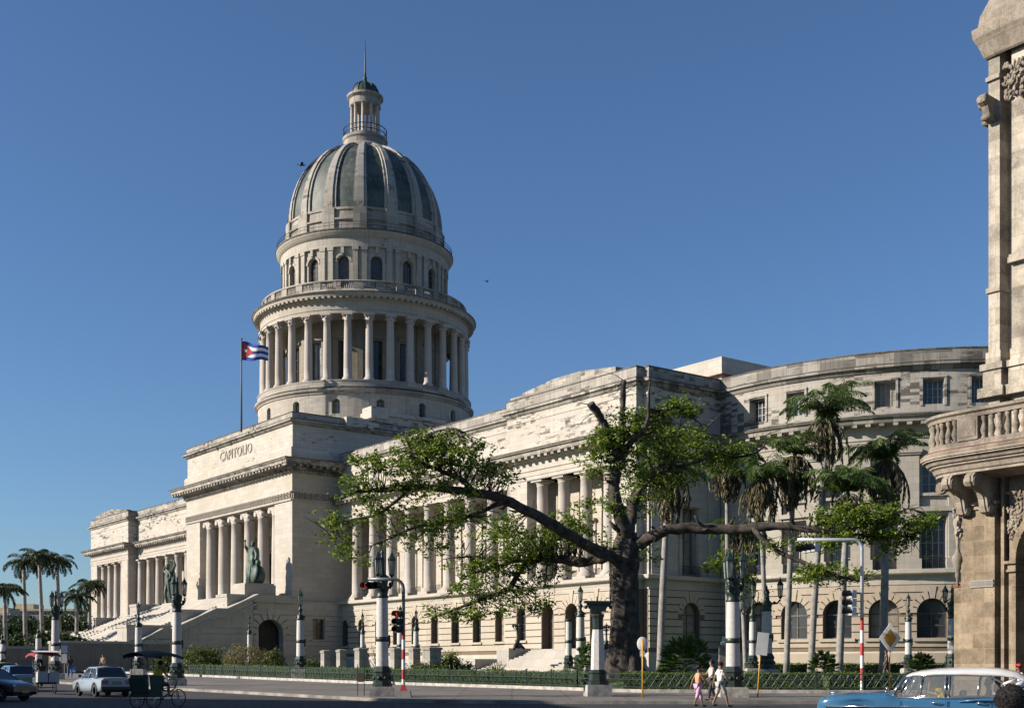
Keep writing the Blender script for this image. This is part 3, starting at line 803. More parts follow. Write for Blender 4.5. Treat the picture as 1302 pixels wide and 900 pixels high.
# modillions
def mod_line(mb, p0, p1, nrm, z, sp=1.05, w_=.42, d0=.3, d1=1.1, h=.28, skip=.5):
    L = math.hypot(p1[0] - p0[0], p1[1] - p0[1]); n = max(1, int(round((L - skip) / sp))); dx, dy = (p1[0] - p0[0]) / L, (p1[1] - p0[1]) / L
    F = Flat(p0, (dx, dy), nrm)
    for i in range(n + 1):
        q = skip / 2 + (L - skip) * i / n; mb.wbox(F, q - w_ / 2, q + w_ / 2, d0, d1, z - h, z)
zm = zC + 2.235
mod_line(e, (17, -13.7), (54, -13.7), (0, -1), zm); mod_line(e, (-54, -13.7), (-17, -13.7), (0, -1), zm)
mod_line(e, (54.3, -15.3), (75.7, -15.3), (0, -1), zm); mod_line(e, (-75.7, -15.3), (-54.3, -15.3), (0, -1), zm)
mod_line(e, (75.5, -15), (75.5, -6.4), (1, 0), zm)
e.build('cornice', 'limestone_lip', cap)
e = MB(); e.sweep(right, ent_prof, False); e.build('hemicycle_entablature', 'hemi_stone', cap)
e = MB(); e.sweep(right, top_prof, False); e.build('cornice_top_edge', 'weathered_edge', cap)
e = MB(); e.sweep(right, cor_prof, False)
n = int(LH / 1.1)
for i in range(4, n): e.wbox(FH, i * 1.1 - .21, i * 1.1 + .21, .3, 1.1, zm - .28, zm)
e.build('hemicycle_cornice', 'hemi_lip', cap)
e = MB(); e.sweep(FP_L[:-5], ent_prof + cor_prof[1:] + top_prof[1:], False); e.build('entablature', 'limestone', cap)

# --- attic ----------------------------------------------------------------------
zP0, zP1 = 26.0 + E, 27.5 + E
e = MB(); e.sweep(FR, [(0, zK), (0, zP0 - 1.1), (.06, zP0 - 1.08), (.06, zP0 - .9), (0, zP0 - .88), (0, zP0 - .05)], False); e.build('attic_wall', 'limestone_attic', cap)
lipp = [(0, zP0 - .35), (.12, zP0 - .3), (.32, zP0), (.5, zP0 + .05), (.5, zP0 + .26)]
lipt = [(.5, zP0 + .26), (.53, zP0 + .27), (.53, zP0 + .34), (.38, zP0 + .38), (.05, zP0 + .44)]
lipp2 = [(.05, zP0 + .43), (.05, zP1 - .12)]
lipc = [(.05, zP1 - .12), (.09, zP1 - .12), (.09, zP1 - .0), (-.65, zP1), (-.65, zP0)]
e = MB(); e.sweep(FR, lipt, False); e.build('parapet_ledge', 'weathered_edge', cap)
e = MB(); e.sweep(FR, lipc, False); e.build('parapet_coping', 'weathered_edge', cap)
e = MB(); e.sweep(FR, lipp, False); e.sweep(FR, lipp2, False)
for sg in (1, -1):          # raised low gable on the pavilions
    pts = []
    for (a0, z0_, a1, z1_) in ((57.9, zP1 + .45, 65, zP1 + 1.15), (65, zP1 + 1.15, 72.1, zP1 + .45)):
        for i in range(6):
            for j in range(1): pts.append((a0 + (a1 - a0) * i / 6, z0_ + (z1_ - z0_) * math.sin(i / 6 * pi / 2 if a0 < 65 - .1 and a1 <= 65 else i / 6 * pi / 2)))
    top = [(57.9 + 14.2 * i / 14, zP1 + .40 + .55 * min(1, min(i, 14 - i) / 5)) for i in range(15)]
    for (p, q) in zip(top[:-1], top[1:]):
        x0, x1 = sg * p[0], sg * q[0]
        vs = [(x0, -15.40, zP1 - .02), (x1, -15.40, zP1 - .02), (x1, -15.40, q[1]), (x0, -15.40, p[1]), (x0, -14.5, zP1 - .02), (x1, -14.5, zP1 - .02), (x1, -14.5, q[1]), (x0, -14.5, p[1])]
        e.add(vs, [(0, 1, 2, 3), (4, 5, 6, 7), (3, 2, 6, 7), (0, 3, 7, 4), (1, 2, 6, 5)])
    for k, (a0, a1) in enumerate(((55.9, 57.9), )):
        x0, x1 = sorted((sg * a0, sg * a1)); e.box(x0, x1, -15.38, -14.5, zP1 - .02, zP1 + .22)
e.build('parapet', 'limestone_lip', cap)
opa = [(s_, 1.75, 22.7 + E, 24.85 + E, False) for s_ in hb]
e = MB(); wall(e, FH, 0, LH, zK, zP0, opa, reveal=.75)
for op in opa:
    for q in (-1, 1): e.wbox(FH, op[0] + q * .98 - .1, op[0] + q * .98 + .1, 0, .1, op[2] - .1, op[3] + .25)
    e.wbox(FH, op[0] - 1.1, op[0] + 1.1, 0, .14, op[3] + .12, op[3] + .3)
e.build('hemicycle_attic', 'hemi_attic', cap)
for op in opa[:9]: window(FH, op, -.75, cap, 'window_white', bars=(4, 3), fw=.1)
e = MB(); e.sweep(right, lipt, False); e.sweep(right, lipc, False); e.build('parapet_coping', 'weathered_edge', cap)
e = MB(); e.sweep(right, lipp, False); e.sweep(right, lipp2, False); e.build('hemicycle_parapet', 'hemi_lip', cap)
e = MB(); e.sweep(FP_L[:-5], [(0, zK)] + lipp + lipt + lipp2 + lipc, False); e.build('attic_wall', 'limestone_attic', cap)
e = MB(); e.add([(x, y, zP0 + .2) for x, y in FP], [tuple(range(len(FP)))]); e.build('roof', 'concrete', cap)

# rooftop blocks
e = MB(); e.box(52, 72, -1.2, 12, zP0, 29.4 + E); e.box(51.6, 72.4, -1.6, 12.4, 29.2 + E, 29.5 + E); e.box(51.9, 72.05, -1.25, 12.1, 29.5 + E, 31 + E)
e.build('rooftop_block', 'limestone', cap)
e = MB(); e.box(84, 88.5, 5, 8, zP1 - .5, zP1 + 1.0); e.box(80, 84, 5.6, 7.4, zP1 - .5, zP1 + .55); e.build('rooftop_hut', 'hemi_lip', cap)
e = MB(); e.box(51.5, 72.5, -1.7, 12.5, 29.12 + E, 29.2 + E); e.build('terracotta_line', 'terracotta', cap)
# ------------------------------------------------------------------ portico block
PF = -20.4; PA = 16.9
pf = 9.1 + E; pc = 21.1 + E
Fp = front(PF); Fn = side(PA)
e = MB()
wall(e, Fp, -PA, PA, 8.2+E, 22.3 + E, [(0, 24.0, pf, pc, False)], reveal=9.0)
wall(e, Fn, PF, 20, 8.2+E, 22.3 + E); wall(e, sideL(-PA), PF, 20, 8.2+E, 22.3 + E)
Fb = front(PF + 9.0)
dops = [(-7.6, 3.0, pf + .1, pf + 7.6, False), (0, 3.2, pf + .1, pf + 7.9, False), (7.6, 3.0, pf + .1, pf + 7.6, False)]
wall(e, Fb, -12, 12, pf, pc, dops, reveal=.7)
for op in dops:
    e.wbox(Fb, op[0] - 2.1, op[0] + 2.1, 0, .5, op[3] + .35, op[3] + .7)
    for q in (-1, 1): e.wbox(Fb, op[0] + q * 1.8 - .2, op[0] + q * 1.8 + .2, 0, .15, op[2], op[3] + .35)
e.build('portico_wall', 'limestone', cap)
for op in dops: window(Fb, op, -.7, cap, 'bronze', 'dark_hole', (2, 6), 'door', .15)
for a in (-10.5, -6.3, -2.1, 2.1, 6.3, 10.5):
    column('column', a, PF + 1.15, pf, pc, .80, cap, style='ionic', ped=.0, n=24)
PP = [(-PA, 20), (-PA, PF), (PA, PF), (PA, 20)]
# key band and frieze
e = MB()
e.sweep(PP, [(0, pc), (.10, pc + .02), (.10, pc + .18), (.04, pc + .2), (.04, pc + 1.0), (.14, pc + 1.02), (.22, pc + 1.16), (0, pc + 1.2)], False)
e.build('band_backing', 'recess_shade_stone', cap); e = MB()  # dark backing colour stands in for shade behind the raised key pattern
for F, s0, s1 in ((Fp, -PA, PA), (Fn, PF, -5)):
    e.wbox(F, s0, s1, .0, .24, pc + 1.02, pc + 1.2); e.wbox(F, s0, s1, .0, .2, pc, pc + .17)
    n = int((s1 - s0) / .82)
    for i in range(n):
        q = s0 + (s1 - s0) * (i + .5) / n; z = pc + .25
        e.wbox(F, q - .34, q - .27, .03, .2, z, z + .72); e.wbox(F, q - .34, q + .2, .03, .2, z + .63, z + .72)
        e.wbox(F, q + .14, q + .2, .03, .2, z + .16, z + .63); e.wbox(F, q - .12, q + .2, .03, .2, z + .16, z + .23); e.wbox(F, q - .34, q + .34, .03, .2, z - .04, z + .02)
        e.wbox(F, q - .14, q - .07, .03, .2, z + .16, z + .48)
e.sweep(PP, [(0, pc + 1.2), (0, 24.7 + E)], False); e.build('key_pattern_band', 'limestone', cap)
e = MB()
zc0 = 24.5 + E
e.sweep(PP, [(0, zc0), (.15, zc0 + .05), (.18, zc0 + .12)], False)
e.sweep(PP, [(.18, zc0 + .45), (.42, zc0 + .52), (.45, zc0 + .95), (1.7, zc0 + .98), (1.72, zc0 + 1.3), (1.92, zc0 + 1.45), (1.95, zc0 + 1.55)], False)
e.sweep(PP, [(.18, zc0 + .12), (.18, zc0 + .45)], False)
for F, s0, s1 in ((Fp, -PA - .1, PA + .1), (Fn, PF - .1, -5)):
    n = int((s1 - s0) / .36)
    for i in range(n + 1): q = s0 + (s1 - s0) * i / n; e.wbox(F, q - .1, q + .1, .17, .38, zc0 + .14, zc0 + .42)
for F, s0, s1 in ((Fp, -PA - 1.4, PA + 1.4), (Fn, PF - 1.4, -5)):
    n = int((s1 - s0) / .92)
    for i in range(n + 1): q = s0 + (s1 - s0) * i / n; e.wbox(F, q - .2, q + .2, .44, 1.6, zc0 + .68, zc0 + .975)
e.build('portico_cornice', 'limestone_lip', cap)
e = MB(); e.sweep(PP, [(1.95, zc0 + 1.55), (2.0, zc0 + 1.56), (2.0, zc0 + 1.68), (1.8, zc0 + 1.74), (-.3, zc0 + 1.85)], False); e.build('cornice_top_edge', 'weathered_edge', cap)
PA2 = PA - .12; P2 = [(-PA2, 20), (-PA2, PF + .12), (PA2, PF + .12), (PA2, 20)]
e = MB(); e.sweep(P2, [(.0, 26.2 + E), (.35, 26.25 + E), (.35, 27.7 + E), (.2, 27.85 + E), (0, 27.9 + E), (0, 30.8 + E)], False)
e.build('portico_attic', 'portico_attic_stone', cap)
e = MB(); e.sweep(P2, [(0, 30.65 + E), (.2, 30.75 + E), (.45, 31.0 + E), (.62, 31.05 + E), (.62, 31.28 + E)], False); e.sweep(P2, [(.1, 31.5 + E), (.1, 32.15 + E)], False)
e2 = MB(); e2.sweep(P2, [(.62, 31.28 + E), (.66, 31.29 + E), (.66, 31.36 + E), (.5, 31.42 + E), (.1, 31.51 + E)], False); e2.sweep(P2, [(.1, 32.14 + E), (.14, 32.14 + E), (.14, 32.27 + E), (0, 32.3 + E), (-.9, 32.3 + E), (-.9, 31 + E)], False); e2.build('parapet_coping', 'weathered_edge', cap)
e.build('portico_parapet', 'limestone_lip', cap)
e = MB(); e.add([(-PA2, PF + .2, 31.4 + E), (PA2, PF + .2, 31.4 + E), (PA2, 20, 31.4 + E), (-PA2, 20, 31.4 + E)], [(0, 1, 2, 3)])
e.build('roof', 'concrete', cap)
# carved word
def text(name, s_, size, mat, M, parent, ext=.02, align='CENTER', bold=0.0):
    cu = bpy.data.curves.new(name, 'FONT'); cu.body = s_; cu.size = size; cu.extrude = ext; cu.align_x = align; cu.align_y = 'CENTER'; cu.offset = bold; cu.space_character = 1.08
    ob = bpy.data.objects.new(name, cu); COL.objects.link(ob)
    dg = bpy.context.evaluated_depsgraph_get(); dg.update()
    me = bpy.data.meshes.new_from_object(ob.evaluated_get(dg)); bpy.data.objects.remove(ob)
    me.materials.clear(); me.materials.append(MATS[mat])
    o2 = bpy.data.objects.new(name, me); COL.objects.link(o2); o2.parent = parent; o2.matrix_local = M
    return o2
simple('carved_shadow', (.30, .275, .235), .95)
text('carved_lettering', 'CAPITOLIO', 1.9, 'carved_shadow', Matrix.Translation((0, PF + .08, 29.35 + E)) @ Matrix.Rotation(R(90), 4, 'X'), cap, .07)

# podium of the dome
e = MB()
e.box(-16, 16, -8, 24, 30 + E, 33.5 + E); e.box(-16.3, 16.3, -8.3, 24.3, 33.5 + E, 34 + E); e.box(-16.35, -14, -8.6, -6, 33 + E, 34.5 + E); e.box(14, 16.35, -8.6, -6, 33 + E, 34.5 + E)
e.box(-13, 17.6, -13, -8.2, 31.2 + E, 32.4 + E)
e.build('dome_podium', 'limestone_attic', cap)

# portico basement: terrace walls under the portico and stair flanks
PB = PA + 1.1
zt = 8.3 + E
e = MB(); q_ = MB()
Fq = Flat((PB, 0), (0, 1), (1, 0))
aop = [(-24.0, 3.6, BASE, 6.0 + E, True)]
rop = [(-17.3, 1.7, 3.6 + E, 6.2 + E, False)]
wall(e, Fq, -26.2, -13.6, BASE, zt, aop + rop, reveal=1.3); rustic(q_, Fq, -26.2, -13.85, 1.5 + E, 7.2 + E, aop + rop)
e.box(-PB, PB - 1.9, PF + .1, -10, BASE, zt)
e.box(-PB, -PB + .5, -26.2, -13, BASE, zt)
e.wbox(Fq, -17.3 - 1.1, -17.3 + 1.1, 0, .2, 3.4 + E, 3.6 + E)
e.add([Fq(-26, -1.6, BASE), Fq(-22, -1.6, BASE), Fq(-22, -1.6, zt), Fq(-26, -1.6, zt)], [(0, 1, 2, 3)])
window(Fq, rop[0], -.5, cap, 'window_wood')
window(Fq, aop[0], -1.28, cap, 'black_iron', 'dark_hole', (5, 3), 'gate', .08)
# stair flank wall following the slope
def slope(v):
    pts = [(-20.4, 9.1), (-25.5, 9.1), (-29.6, 7.2), (-31, 7.2), (-36.4, 4.65), (-37.6, 4.65), (-42.6, 2.0), (-44.0, 2.0), (-48.5, -.4)]
    for (a, b) in zip(pts[:-1], pts[1:]):
        if b[0] <= v <= a[0]: t = (a[0] - v) / (a[0] - b[0]); return a[1] + (b[1] - a[1]) * t
    return -.4
bp = [-25.5, -26.2, -29.6, -31, -36.4, -37.6, -42.6, -44, -48.5][::-1]
e.build('terrace_wall', 'limestone_stairs', cap); q_.build('terrace_coping', 'limestone_stairs', cap)
for sg in (1, -1):
    e = MB(); q_ = MB()
    Fz = Flat((sg * PB, 0), (0, 1), (sg, 0))
    for v0, v1 in zip(bp[:-1], bp[1:]):
        z0_, z1_ = slope(v0) + E, slope(v1) + E
        top = .0
        # inner rail wall with a coping
        for (da, db, za, zb_, mb) in ((-1.3, 0, 99, -.25, e), (-1.42, .14, .25, .0, q_)):
            if za == 99: lo0 = lo1 = BASE
            else: lo0, lo1 = z0_ - .3, z1_ - .3
            vs = [Fz(v0, da, lo0), Fz(v1, da, lo1), Fz(v1, db, lo1), Fz(v0, db, lo0), Fz(v0, da, z0_ + zb_), Fz(v1, da, z1_ + zb_), Fz(v1, db, z1_ + zb_), Fz(v0, db, z0_ + zb_)]
            mb.add(vs, [(0, 1, 2, 3), (4, 5, 6, 7), (0, 1, 5, 4), (1, 2, 6, 5), (2, 3, 7, 6), (3, 0, 4, 7)])
        # band parallel to the slope
        vs = [Fz(v0, 0, z0_ - 1.25), Fz(v1, 0, z1_ - 1.25), Fz(v1, .2, z1_ - 1.2), Fz(v0, .2, z0_ - 1.2), Fz(v0, 0, z0_ - .95), Fz(v1, 0, z1_ - .95), Fz(v1, .2, z1_ - 1.0), Fz(v0, .2, z0_ - 1.0)]
        q_.add(vs, [(0, 1, 2, 3), (4, 5, 6, 7), (0, 1, 5, 4), (1, 2, 6, 5), (2, 3, 7, 6), (3, 0, 4, 7)])
    # grooves on the flank
    for k in range(9):
        z = 1.5 + E + k * .66
        vv = [v for v in [x * .5 for x in range(-96, -52)] if slope(v) + E - 1.35 > z + .6]
        if vv: q_.wbox(Fz, min(vv), -26.25, 0, .06, z, z + .6)
    q_.wbox(Fz, -26.2, -20.4, 0, .25, 8.05 + E, 8.3 + E)
    e.box(min(sg * (PB), sg * 12.2), max(sg * PB, sg * 12.2), -25.5, PF, 8.28 + E, 9.0 + E)
    # terraced pedestal blocks
    for (vf, zt_) in ((-29, 9.05), (-34.9, 7.0), (-41.4, 5.05)):
        x0, x1 = sorted((sg * 13.5, sg * 16.6))
        e.box(x0, x1, vf, PF if zt_ > 9 else vf + 6.2, BASE, zt_ + E - .35)
        q_.box(x0 - .08, x1 + .08, vf - .08, (PF if zt_ > 9 else vf + 6.2), zt_ + E - .35, zt_ + E)
    e.build('terrace_wall', 'limestone_stairs', cap); q_.build('terrace_coping', 'limestone_stairs', cap)
# the great stair
e = MB()
fl = [(-26.0, 9.05, -30.8, 7.0), (-32.0, 7.0, -36.8, 4.9), (-38.2, 4.9, -42.4, 2.9), (-43.2, 2.9, -48.5, -.35)]
e.box(-13.6, 13.6, -26.0, PF + .2, BASE, 9.1 + E)
pv = None
for (v0, z0_, v1, z1_) in fl:
    n = int((z0_ - z1_) / .165); 
    for i in range(n):
        va = v0 + (v1 - v0) * i / n; vb = v0 + (v1 - v0) * (i + 1) / n; z = z0_ - (z0_ - z1_) * (i + 1) / n
        e.box(-13.45, 13.45, vb, va, BASE - .3, z + E)
    if pv is not None: e.box(-13.45, 13.45, v0, pv, BASE - .3, z0_ + E)
    pv = v1
e.build('grand_stair', 'limestone_stairs', cap)

# side steps of the near pavilion
e = MB()
for i in range(14):
    v = -16.6 - i * .42
    e.box(60.6 - i * .12, 72.6 + i * .1, v - .42, -15.6, BASE - .3, 1.85 + E - i * .165)
e.box(59.2, 61.2, -19.6, -15.5, BASE - .2, 1.95 + E); e.box(72.0, 74, -19.6, -15.5, BASE - .2, 1.95 + E); e.box(56.5, 59.2, -22.2, -15.6, BASE - .2, .9 + E)
e.build('side_steps', 'limestone_stairs', cap)

_before = set(bpy.data.objects.keys())
# ------------------------------------------------------------------ dome
NA = 96
EXTRA = None
def ring(prof, name, mat, n=NA, smooth=True, sharp=True):
    global EXTRA
    m = MB().lathe(0, 0, [(r, z + E) for r, z in prof], n, smooth=smooth, sharp=sharp)
    if EXTRA is not None: m.add(EXTRA.v, EXTRA.f); EXTRA = None
    return m.build(name, mat, cap)
# angle convention: alpha measured from -v towards +a
def pol(r, al): return (r * math.sin(al), -r * math.cos(al))
class Drum:
    curved = True
    def __init__(s, r): s.r = r
    def __call__(s, q, d, z):
        al = q / s.r; return ((s.r + d) * math.sin(al), -(s.r + d) * math.cos(al), z)
dm = thing  # (the dome's parts stay under the building)
D1 = Drum(15.65); C1 = 2 * pi * 15.65
ops = [(C1 * k / 16, 1.15, 34.7 + E, 37.1 + E, True) for k in range(16)]
e = MB(); wall(e, D1, -C1 / 32, C1 * 31 / 32, 31 + E, 38.3 + E, [o_ for o_ in ops if o_[0] < C1 * 31 / 32], reveal=.6, step=1.0); e.build('drum_base', 'drum_stone', cap)
for op in ops: window(D1, op, -.55, cap, 'window_white', bars=(2, 2), fw=.12)
ring([(15.66, 37.9), (15.8, 37.92), (15.8, 38.1), (16.1, 38.35), (16.15, 38.6)], 'drum_ledge', 'drum_trim')
ring([(16.15, 38.6), (16.2, 38.62), (16.2, 38.78), (15.75, 38.95)], 'ledge_top_edge', 'weathered_edge')
ring([(15.75, 38.94), (15.72, 39.75), (15.78, 39.76), (15.78, 39.95), (15.6, 40.0), (11, 40.0)], 'column_stylobate', 'drum_trim')
r_c = 14.85; zc0_, zc1_ = 40.0 + E, 48.5 + E
for k in range(32):
    al = (k + .5) * pi / 16; x, y = pol(r_c, al); column('column', x, y, zc0_, zc1_, .58, cap, style='cor', n=14)
D2 = Drum(11.6); C2 = 2 * pi * 11.6
ops = [(C2 * k / 16, 1.9, 40.1 + E, 46.0 + E, False) for k in range(16)]
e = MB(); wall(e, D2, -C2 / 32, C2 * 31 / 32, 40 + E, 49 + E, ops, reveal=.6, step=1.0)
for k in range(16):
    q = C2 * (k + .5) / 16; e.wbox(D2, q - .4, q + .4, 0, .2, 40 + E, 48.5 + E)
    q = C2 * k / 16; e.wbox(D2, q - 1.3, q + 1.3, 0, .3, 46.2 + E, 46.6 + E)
e.build('drum_wall', 'recess_shade_stone', cap)
for op in ops: window(D2, op, -.5, cap, 'window_wood', bars=(2, 4), fw=.12)
e = MB(); D3 = Drum(15.85); n = 120
for k in range(n): q = 2 * pi * 15.85 * k / n; e.wbox(D3, q - .2, q + .2, -.3, .62, 50.52 + E, 50.79 + E)
EXTRA = e
ring([(11.5, 48.6), (14.2, 48.5), (15.5, 48.5), (15.5, 49.0), (15.58, 49.05), (15.58, 50.3), (15.8, 50.5), (15.85, 50.75), (16.5, 50.8), (16.55, 51.15), (16.72, 51.25), (16.75, 51.32)], 'drum_entablature', 'drum_stone')
ring([(16.75, 51.32), (16.82, 51.33), (16.82, 51.45), (15.6, 51.6), (15.3, 51.65), (15.3, 51.9)], 'cornice_top_edge', 'weathered_edge')
# balustrade
e = MB(); D4 = Drum(15.1); C4 = 2 * pi * 15.1
e.lathe(0, 0, [(15.3, 51.6 + E), (15.3, 52.2 + E), (14.9, 52.2 + E), (14.9, 51.6 + E)], NA); e.lathe(0, 0, [(14.85, 53.25 + E), (15.35, 53.25 + E), (15.38, 53.5 + E), (14.85, 53.5 + E), (14.85, 53.25 + E)], NA)
for k in range(32):
    q = C4 * k / 32; e.wbox(D4, q - .55, q + .55, -.2, .22, 52.2 + E, 53.25 + E)
    for j in range(6):
        qq = C4 * (k + .28 + .44 * j / 5) / 32; x, y = pol(15.1, qq / 15.1)
        e.lathe(x, y, [(.1, 52.2 + E), (.15, 52.5 + E), (.06, 52.95 + E), (.12, 53.25 + E)], 6)
e.build('balustrade', 'drum_trim', cap)
ring([(15, 51.7), (12, 51.9)], 'terrace', 'concrete')
# upper drum
D5 = Drum(12.2); C5 = 2 * pi * 12.2
ops = [(C5 * k / 16, 1.75, 53.4 + E, 57.9 + E, True) for k in range(16)]
e = MB(); wall(e, D5, -C5 / 32, C5 * 31 / 32, 51.8 + E, 59.6 + E, ops, reveal=.7, step=.8)
for k in range(16):
    c = C5 * k / 16
    for j in range(9):
        a0, a1 = pi * j / 9, pi * (j + 1) / 9; sp = 57.9 + E - .875
        ps = [(c - r_ * math.cos(a_), sp + r_ * math.sin(a_)) for r_, a_ in ((.95, a0), (.95, a1), (1.25, a1), (1.25, a0))]
        e.add([D5(q, .12, z) for q, z in ps] + [D5(q, 0, z) for q, z in ps], [(0, 1, 2, 3), (2, 3, 7, 6), (0, 1, 5, 4)])
    for q_s in (-1, 1):
        q = C5 * (k + .5) / 16 + q_s * .62
        e.wbox(D5, q - .36, q + .36, 0, .3, 52 + E, 59.0 + E); e.wbox(D5, q - .45, q + .45, 0, .4, 58.6 + E, 59.05 + E); e.wbox(D5, q - .42, q + .42, 0, .36, 52 + E, 52.9 + E)
    e.wbox(D5, C5 * k / 16 - .2, C5 * k / 16 + .2, 0, .4, 58.1 + E, 59.0 + E)
e.build('upper_drum_wall', 'drum_stone', cap)
for op in ops: window(D5, op, -.6, cap, 'window_wood', bars=(3, 5), fw=.09)
ring([(12.2, 59.0), (12.6, 59.05), (12.6, 60.3), (12.75, 60.4), (12.95, 60.6), (13.22, 61.0), (13.27, 61.2)], 'upper_entablature', 'drum_stone')
ring([(13.27, 61.2), (13.35, 61.21), (13.35, 61.38), (13.1, 61.5), (11.9, 61.6)], 'upper_cornice_edge', 'weathered_edge')
e = MB()
for k in range(96):
    x, y = pol(13.15, k * 2 * pi / 96); e.path([(x, y, 61.4 + E), (x, y, 62.5 + E)], .02, 4)
for z in (62.5, 62.0): e.lathe(0, 0, [(13.12, z + E), (13.18, z + E), (13.18, z + .05 + E), (13.12, z + .05 + E), (13.12, z + E)], NA)
e.build('gallery_railing', 'black_iron', cap)
e = MB(); e.lathe(0, 0, [(r, z + E) for r, z in [(11.75, 61.5), (11.75, 63.4), (12.0, 63.5), (12.0, 63.8), (11.75, 63.9), (11.7, 65.2), (11.85, 65.3), (11.85, 65.7), (11.2, 65.8)]], NA, sharp=True)
for k in range(16):
    D6 = Drum(11.75); q = 2 * pi * 11.75 * (k + .5) / 16; e.wbox(D6, q - .95, q + .95, -.1, .28, 61.5 + E, 65.55 + E)
e.build('dome_base', 'drum_trim', cap)
DP = [(11.3, 65.6), (11.22, 67), (11.0, 68.4), (10.6, 69.8), (10.0, 71.2), (9.2, 72.5), (8.2, 73.7), (7.0, 74.75), (5.6, 75.6), (4.2, 76.2), (3.2, 76.5)]
ring(DP, 'dome_shell', 'dome_copper', sharp=False)
e = MB()
for k in range(16):
    al = (k + .5) * pi / 8
    for (hw0, hw1, off) in ((1.02, .42, .22), (.55, .2, .42)):
        o_ = len(e.v)
        for i, (r, z) in enumerate(DP):
            t = i / (len(DP) - 1); hw = hw0 + (hw1 - hw0) * t
            # outward normal of the profile
            a_ = DP[max(i - 1, 0)]; b_ = DP[min(i + 1, len(DP) - 1)]
            dx, dz = b_[0] - a_[0], b_[1] - a_[1]; l = math.hypot(dx, dz); nx_, nz = dz / l, -dx / l
            for (sd, of) in ((-1, -.05), (-1, off), (1, off), (1, -.05)):
                rr_ = r + nx_ * of; zz = z + nz * of
                x = rr_ * math.sin(al) + sd * hw * math.cos(al); y = -rr_ * math.cos(al) + sd * hw * math.sin(al)
                e.v.append((x, y, zz + E))
        for i in range(len(DP) - 1):
            for j in range(3): e.f.append((o_ + i * 4 + j, o_ + i * 4 + j + 1, o_ + (i + 1) * 4 + j + 1, o_ + (i + 1) * 4 + j)); e.sm.append(False)
# one mesh per rib
per = len(e.v) // 16; fper = len(e.f) // 16
for k in range(16):
    r_ = MB(); r_.v = e.v[k * per:(k + 1) * per]; r_.f = [tuple(i - k * per for i in f) for f in e.f[k * fper:(k + 1) * fper]]; r_.sm = [False] * fper
    r_.build('dome_rib', 'rib_stone', cap)
# lantern
ring([(3.9, 76.1), (3.7, 76.9), (3.25, 77.2), (3.2, 77.9), (3.4, 78.1), (3.4, 78.4), (2.6, 78.45), (2.5, 78.9), (0, 78.95)], 'lantern_base', 'drum_trim', 40)
e = MB()
for k in range(24):
    x, y = pol(3.25, k * 2 * pi / 24); e.path([(x, y, 78.3 + E), (x, y, 79.7 + E)], .03, 4)
for z in (79.7, 79.0): e.lathe(0, 0, [(3.2, z + E), (3.3, z + E), (3.3, z + .07 + E), (3.2, z + .07 + E), (3.2, z + E)], 40)
e.build('lantern_railing', 'black_iron', cap)
for k in range(10):
    al = k * 2 * pi / 10 + .25; x, y = pol(2.0, al); column('column', x, y, 78.9 + E, 83.1 + E, .26, cap, n=10)
ring([(0, 83.0), (2.2, 83.0), (2.35, 83.1), (2.35, 84.0), (2.75, 84.3), (2.75, 84.6), (2.2, 84.7)], 'lantern_entablature', 'drum_trim', 40)
e = MB(); e.lathe(0, 0, [(r, z + E) for r, z in [(2.15, 84.6), (2.1, 85.2), (1.85, 85.8), (1.4, 86.3), (.8, 86.65), (.35, 86.8), (.3, 87.1), (.12, 87.3)]], 32)
for k in range(12):
    al = k * pi / 6; pts = [(r * math.sin(al), -r * math.cos(al), z + E) for r, z in [(2.18, 84.6), (2.12, 85.25), (1.88, 85.85), (1.42, 86.35), (.8, 86.72)]]; e.path(pts, .07, 4)
e.build('lantern_cupola', 'bronze', cap)
e = MB(); e.path([(0, 0, 86.8 + E), (0, 0, 88.2 + E), (0, 0, 90 + E), (0, 0, 92.2 + E)], [.22, .14, .1, .03], 8); e.sphere((0, 0, 87.3 + E), .3, 8, 6); e.build('finial', 'bronze', cap)

# fit heights and radii of the dome to its measured proportions
_H0 = [0, 31, 37.9, 40.0, 48.5, 51.45, 53.5, 61.4, 65.7, 76.5, 78.4, 83.1, 86.8, 92.2, 99]
_H1 = [0, 31, 36.8, 38.7, 47.7, 50.35, 52.2, 59.9, 63.3, 75.1, 77.1, 81.9, 85.6, 91.9, 99]
for ob in list(bpy.data.objects):
    if ob.name in _before or ob.type != 'MESH': continue
    me = ob.data; n = len(me.vertices); co = np.empty(n * 3, np.float64); me.vertices.foreach_get('co', co); co = co.reshape(n, 3)
    co[:, 2] = np.interp(co[:, 2] - E, _H0, _H1) + E
    k = .984 if (ob.name.startswith('column') and co[:, 2].max() < 52) or ob.name.startswith(('drum_base', 'drum_ledge')) else .966
    co[:, :2] *= k; me.vertices.foreach_set('co', co.ravel()); me.update()
# ------------------------------------------------------------------ vegetation
def quads(name, mat, C, U, V, parent=None):
    """C centres, U/V half axes (n,3) -> one mesh of separate leaf quads (diamond-like)"""
    n = len(C)
    P = np.empty((n, 4, 3), np.float32)
    P[:, 0] = C - U; P[:, 1] = C - V * .9 + U * .1; P[:, 2] = C + U; P[:, 3] = C + V * .9 + U * .1
    me = bpy.data.meshes.new(name); me.vertices.add(n * 4); me.loops.add(n * 4); me.polygons.add(n)
    me.vertices.foreach_set('co', P.ravel()); me.loops.foreach_set('vertex_index', np.arange(n * 4, dtype=np.int32))
    me.polygons.foreach_set('loop_start', np.arange(0, n * 4, 4, dtype=np.int32)); me.polygons.foreach_set('loop_total', np.full(n, 4, np.int32))
    me.update(calc_edges=True); me.materials.append(MATS[mat])
    ob = bpy.data.objects.new(name, me); COL.objects.link(ob)
    if parent is not None: ob.parent = parent
    return ob
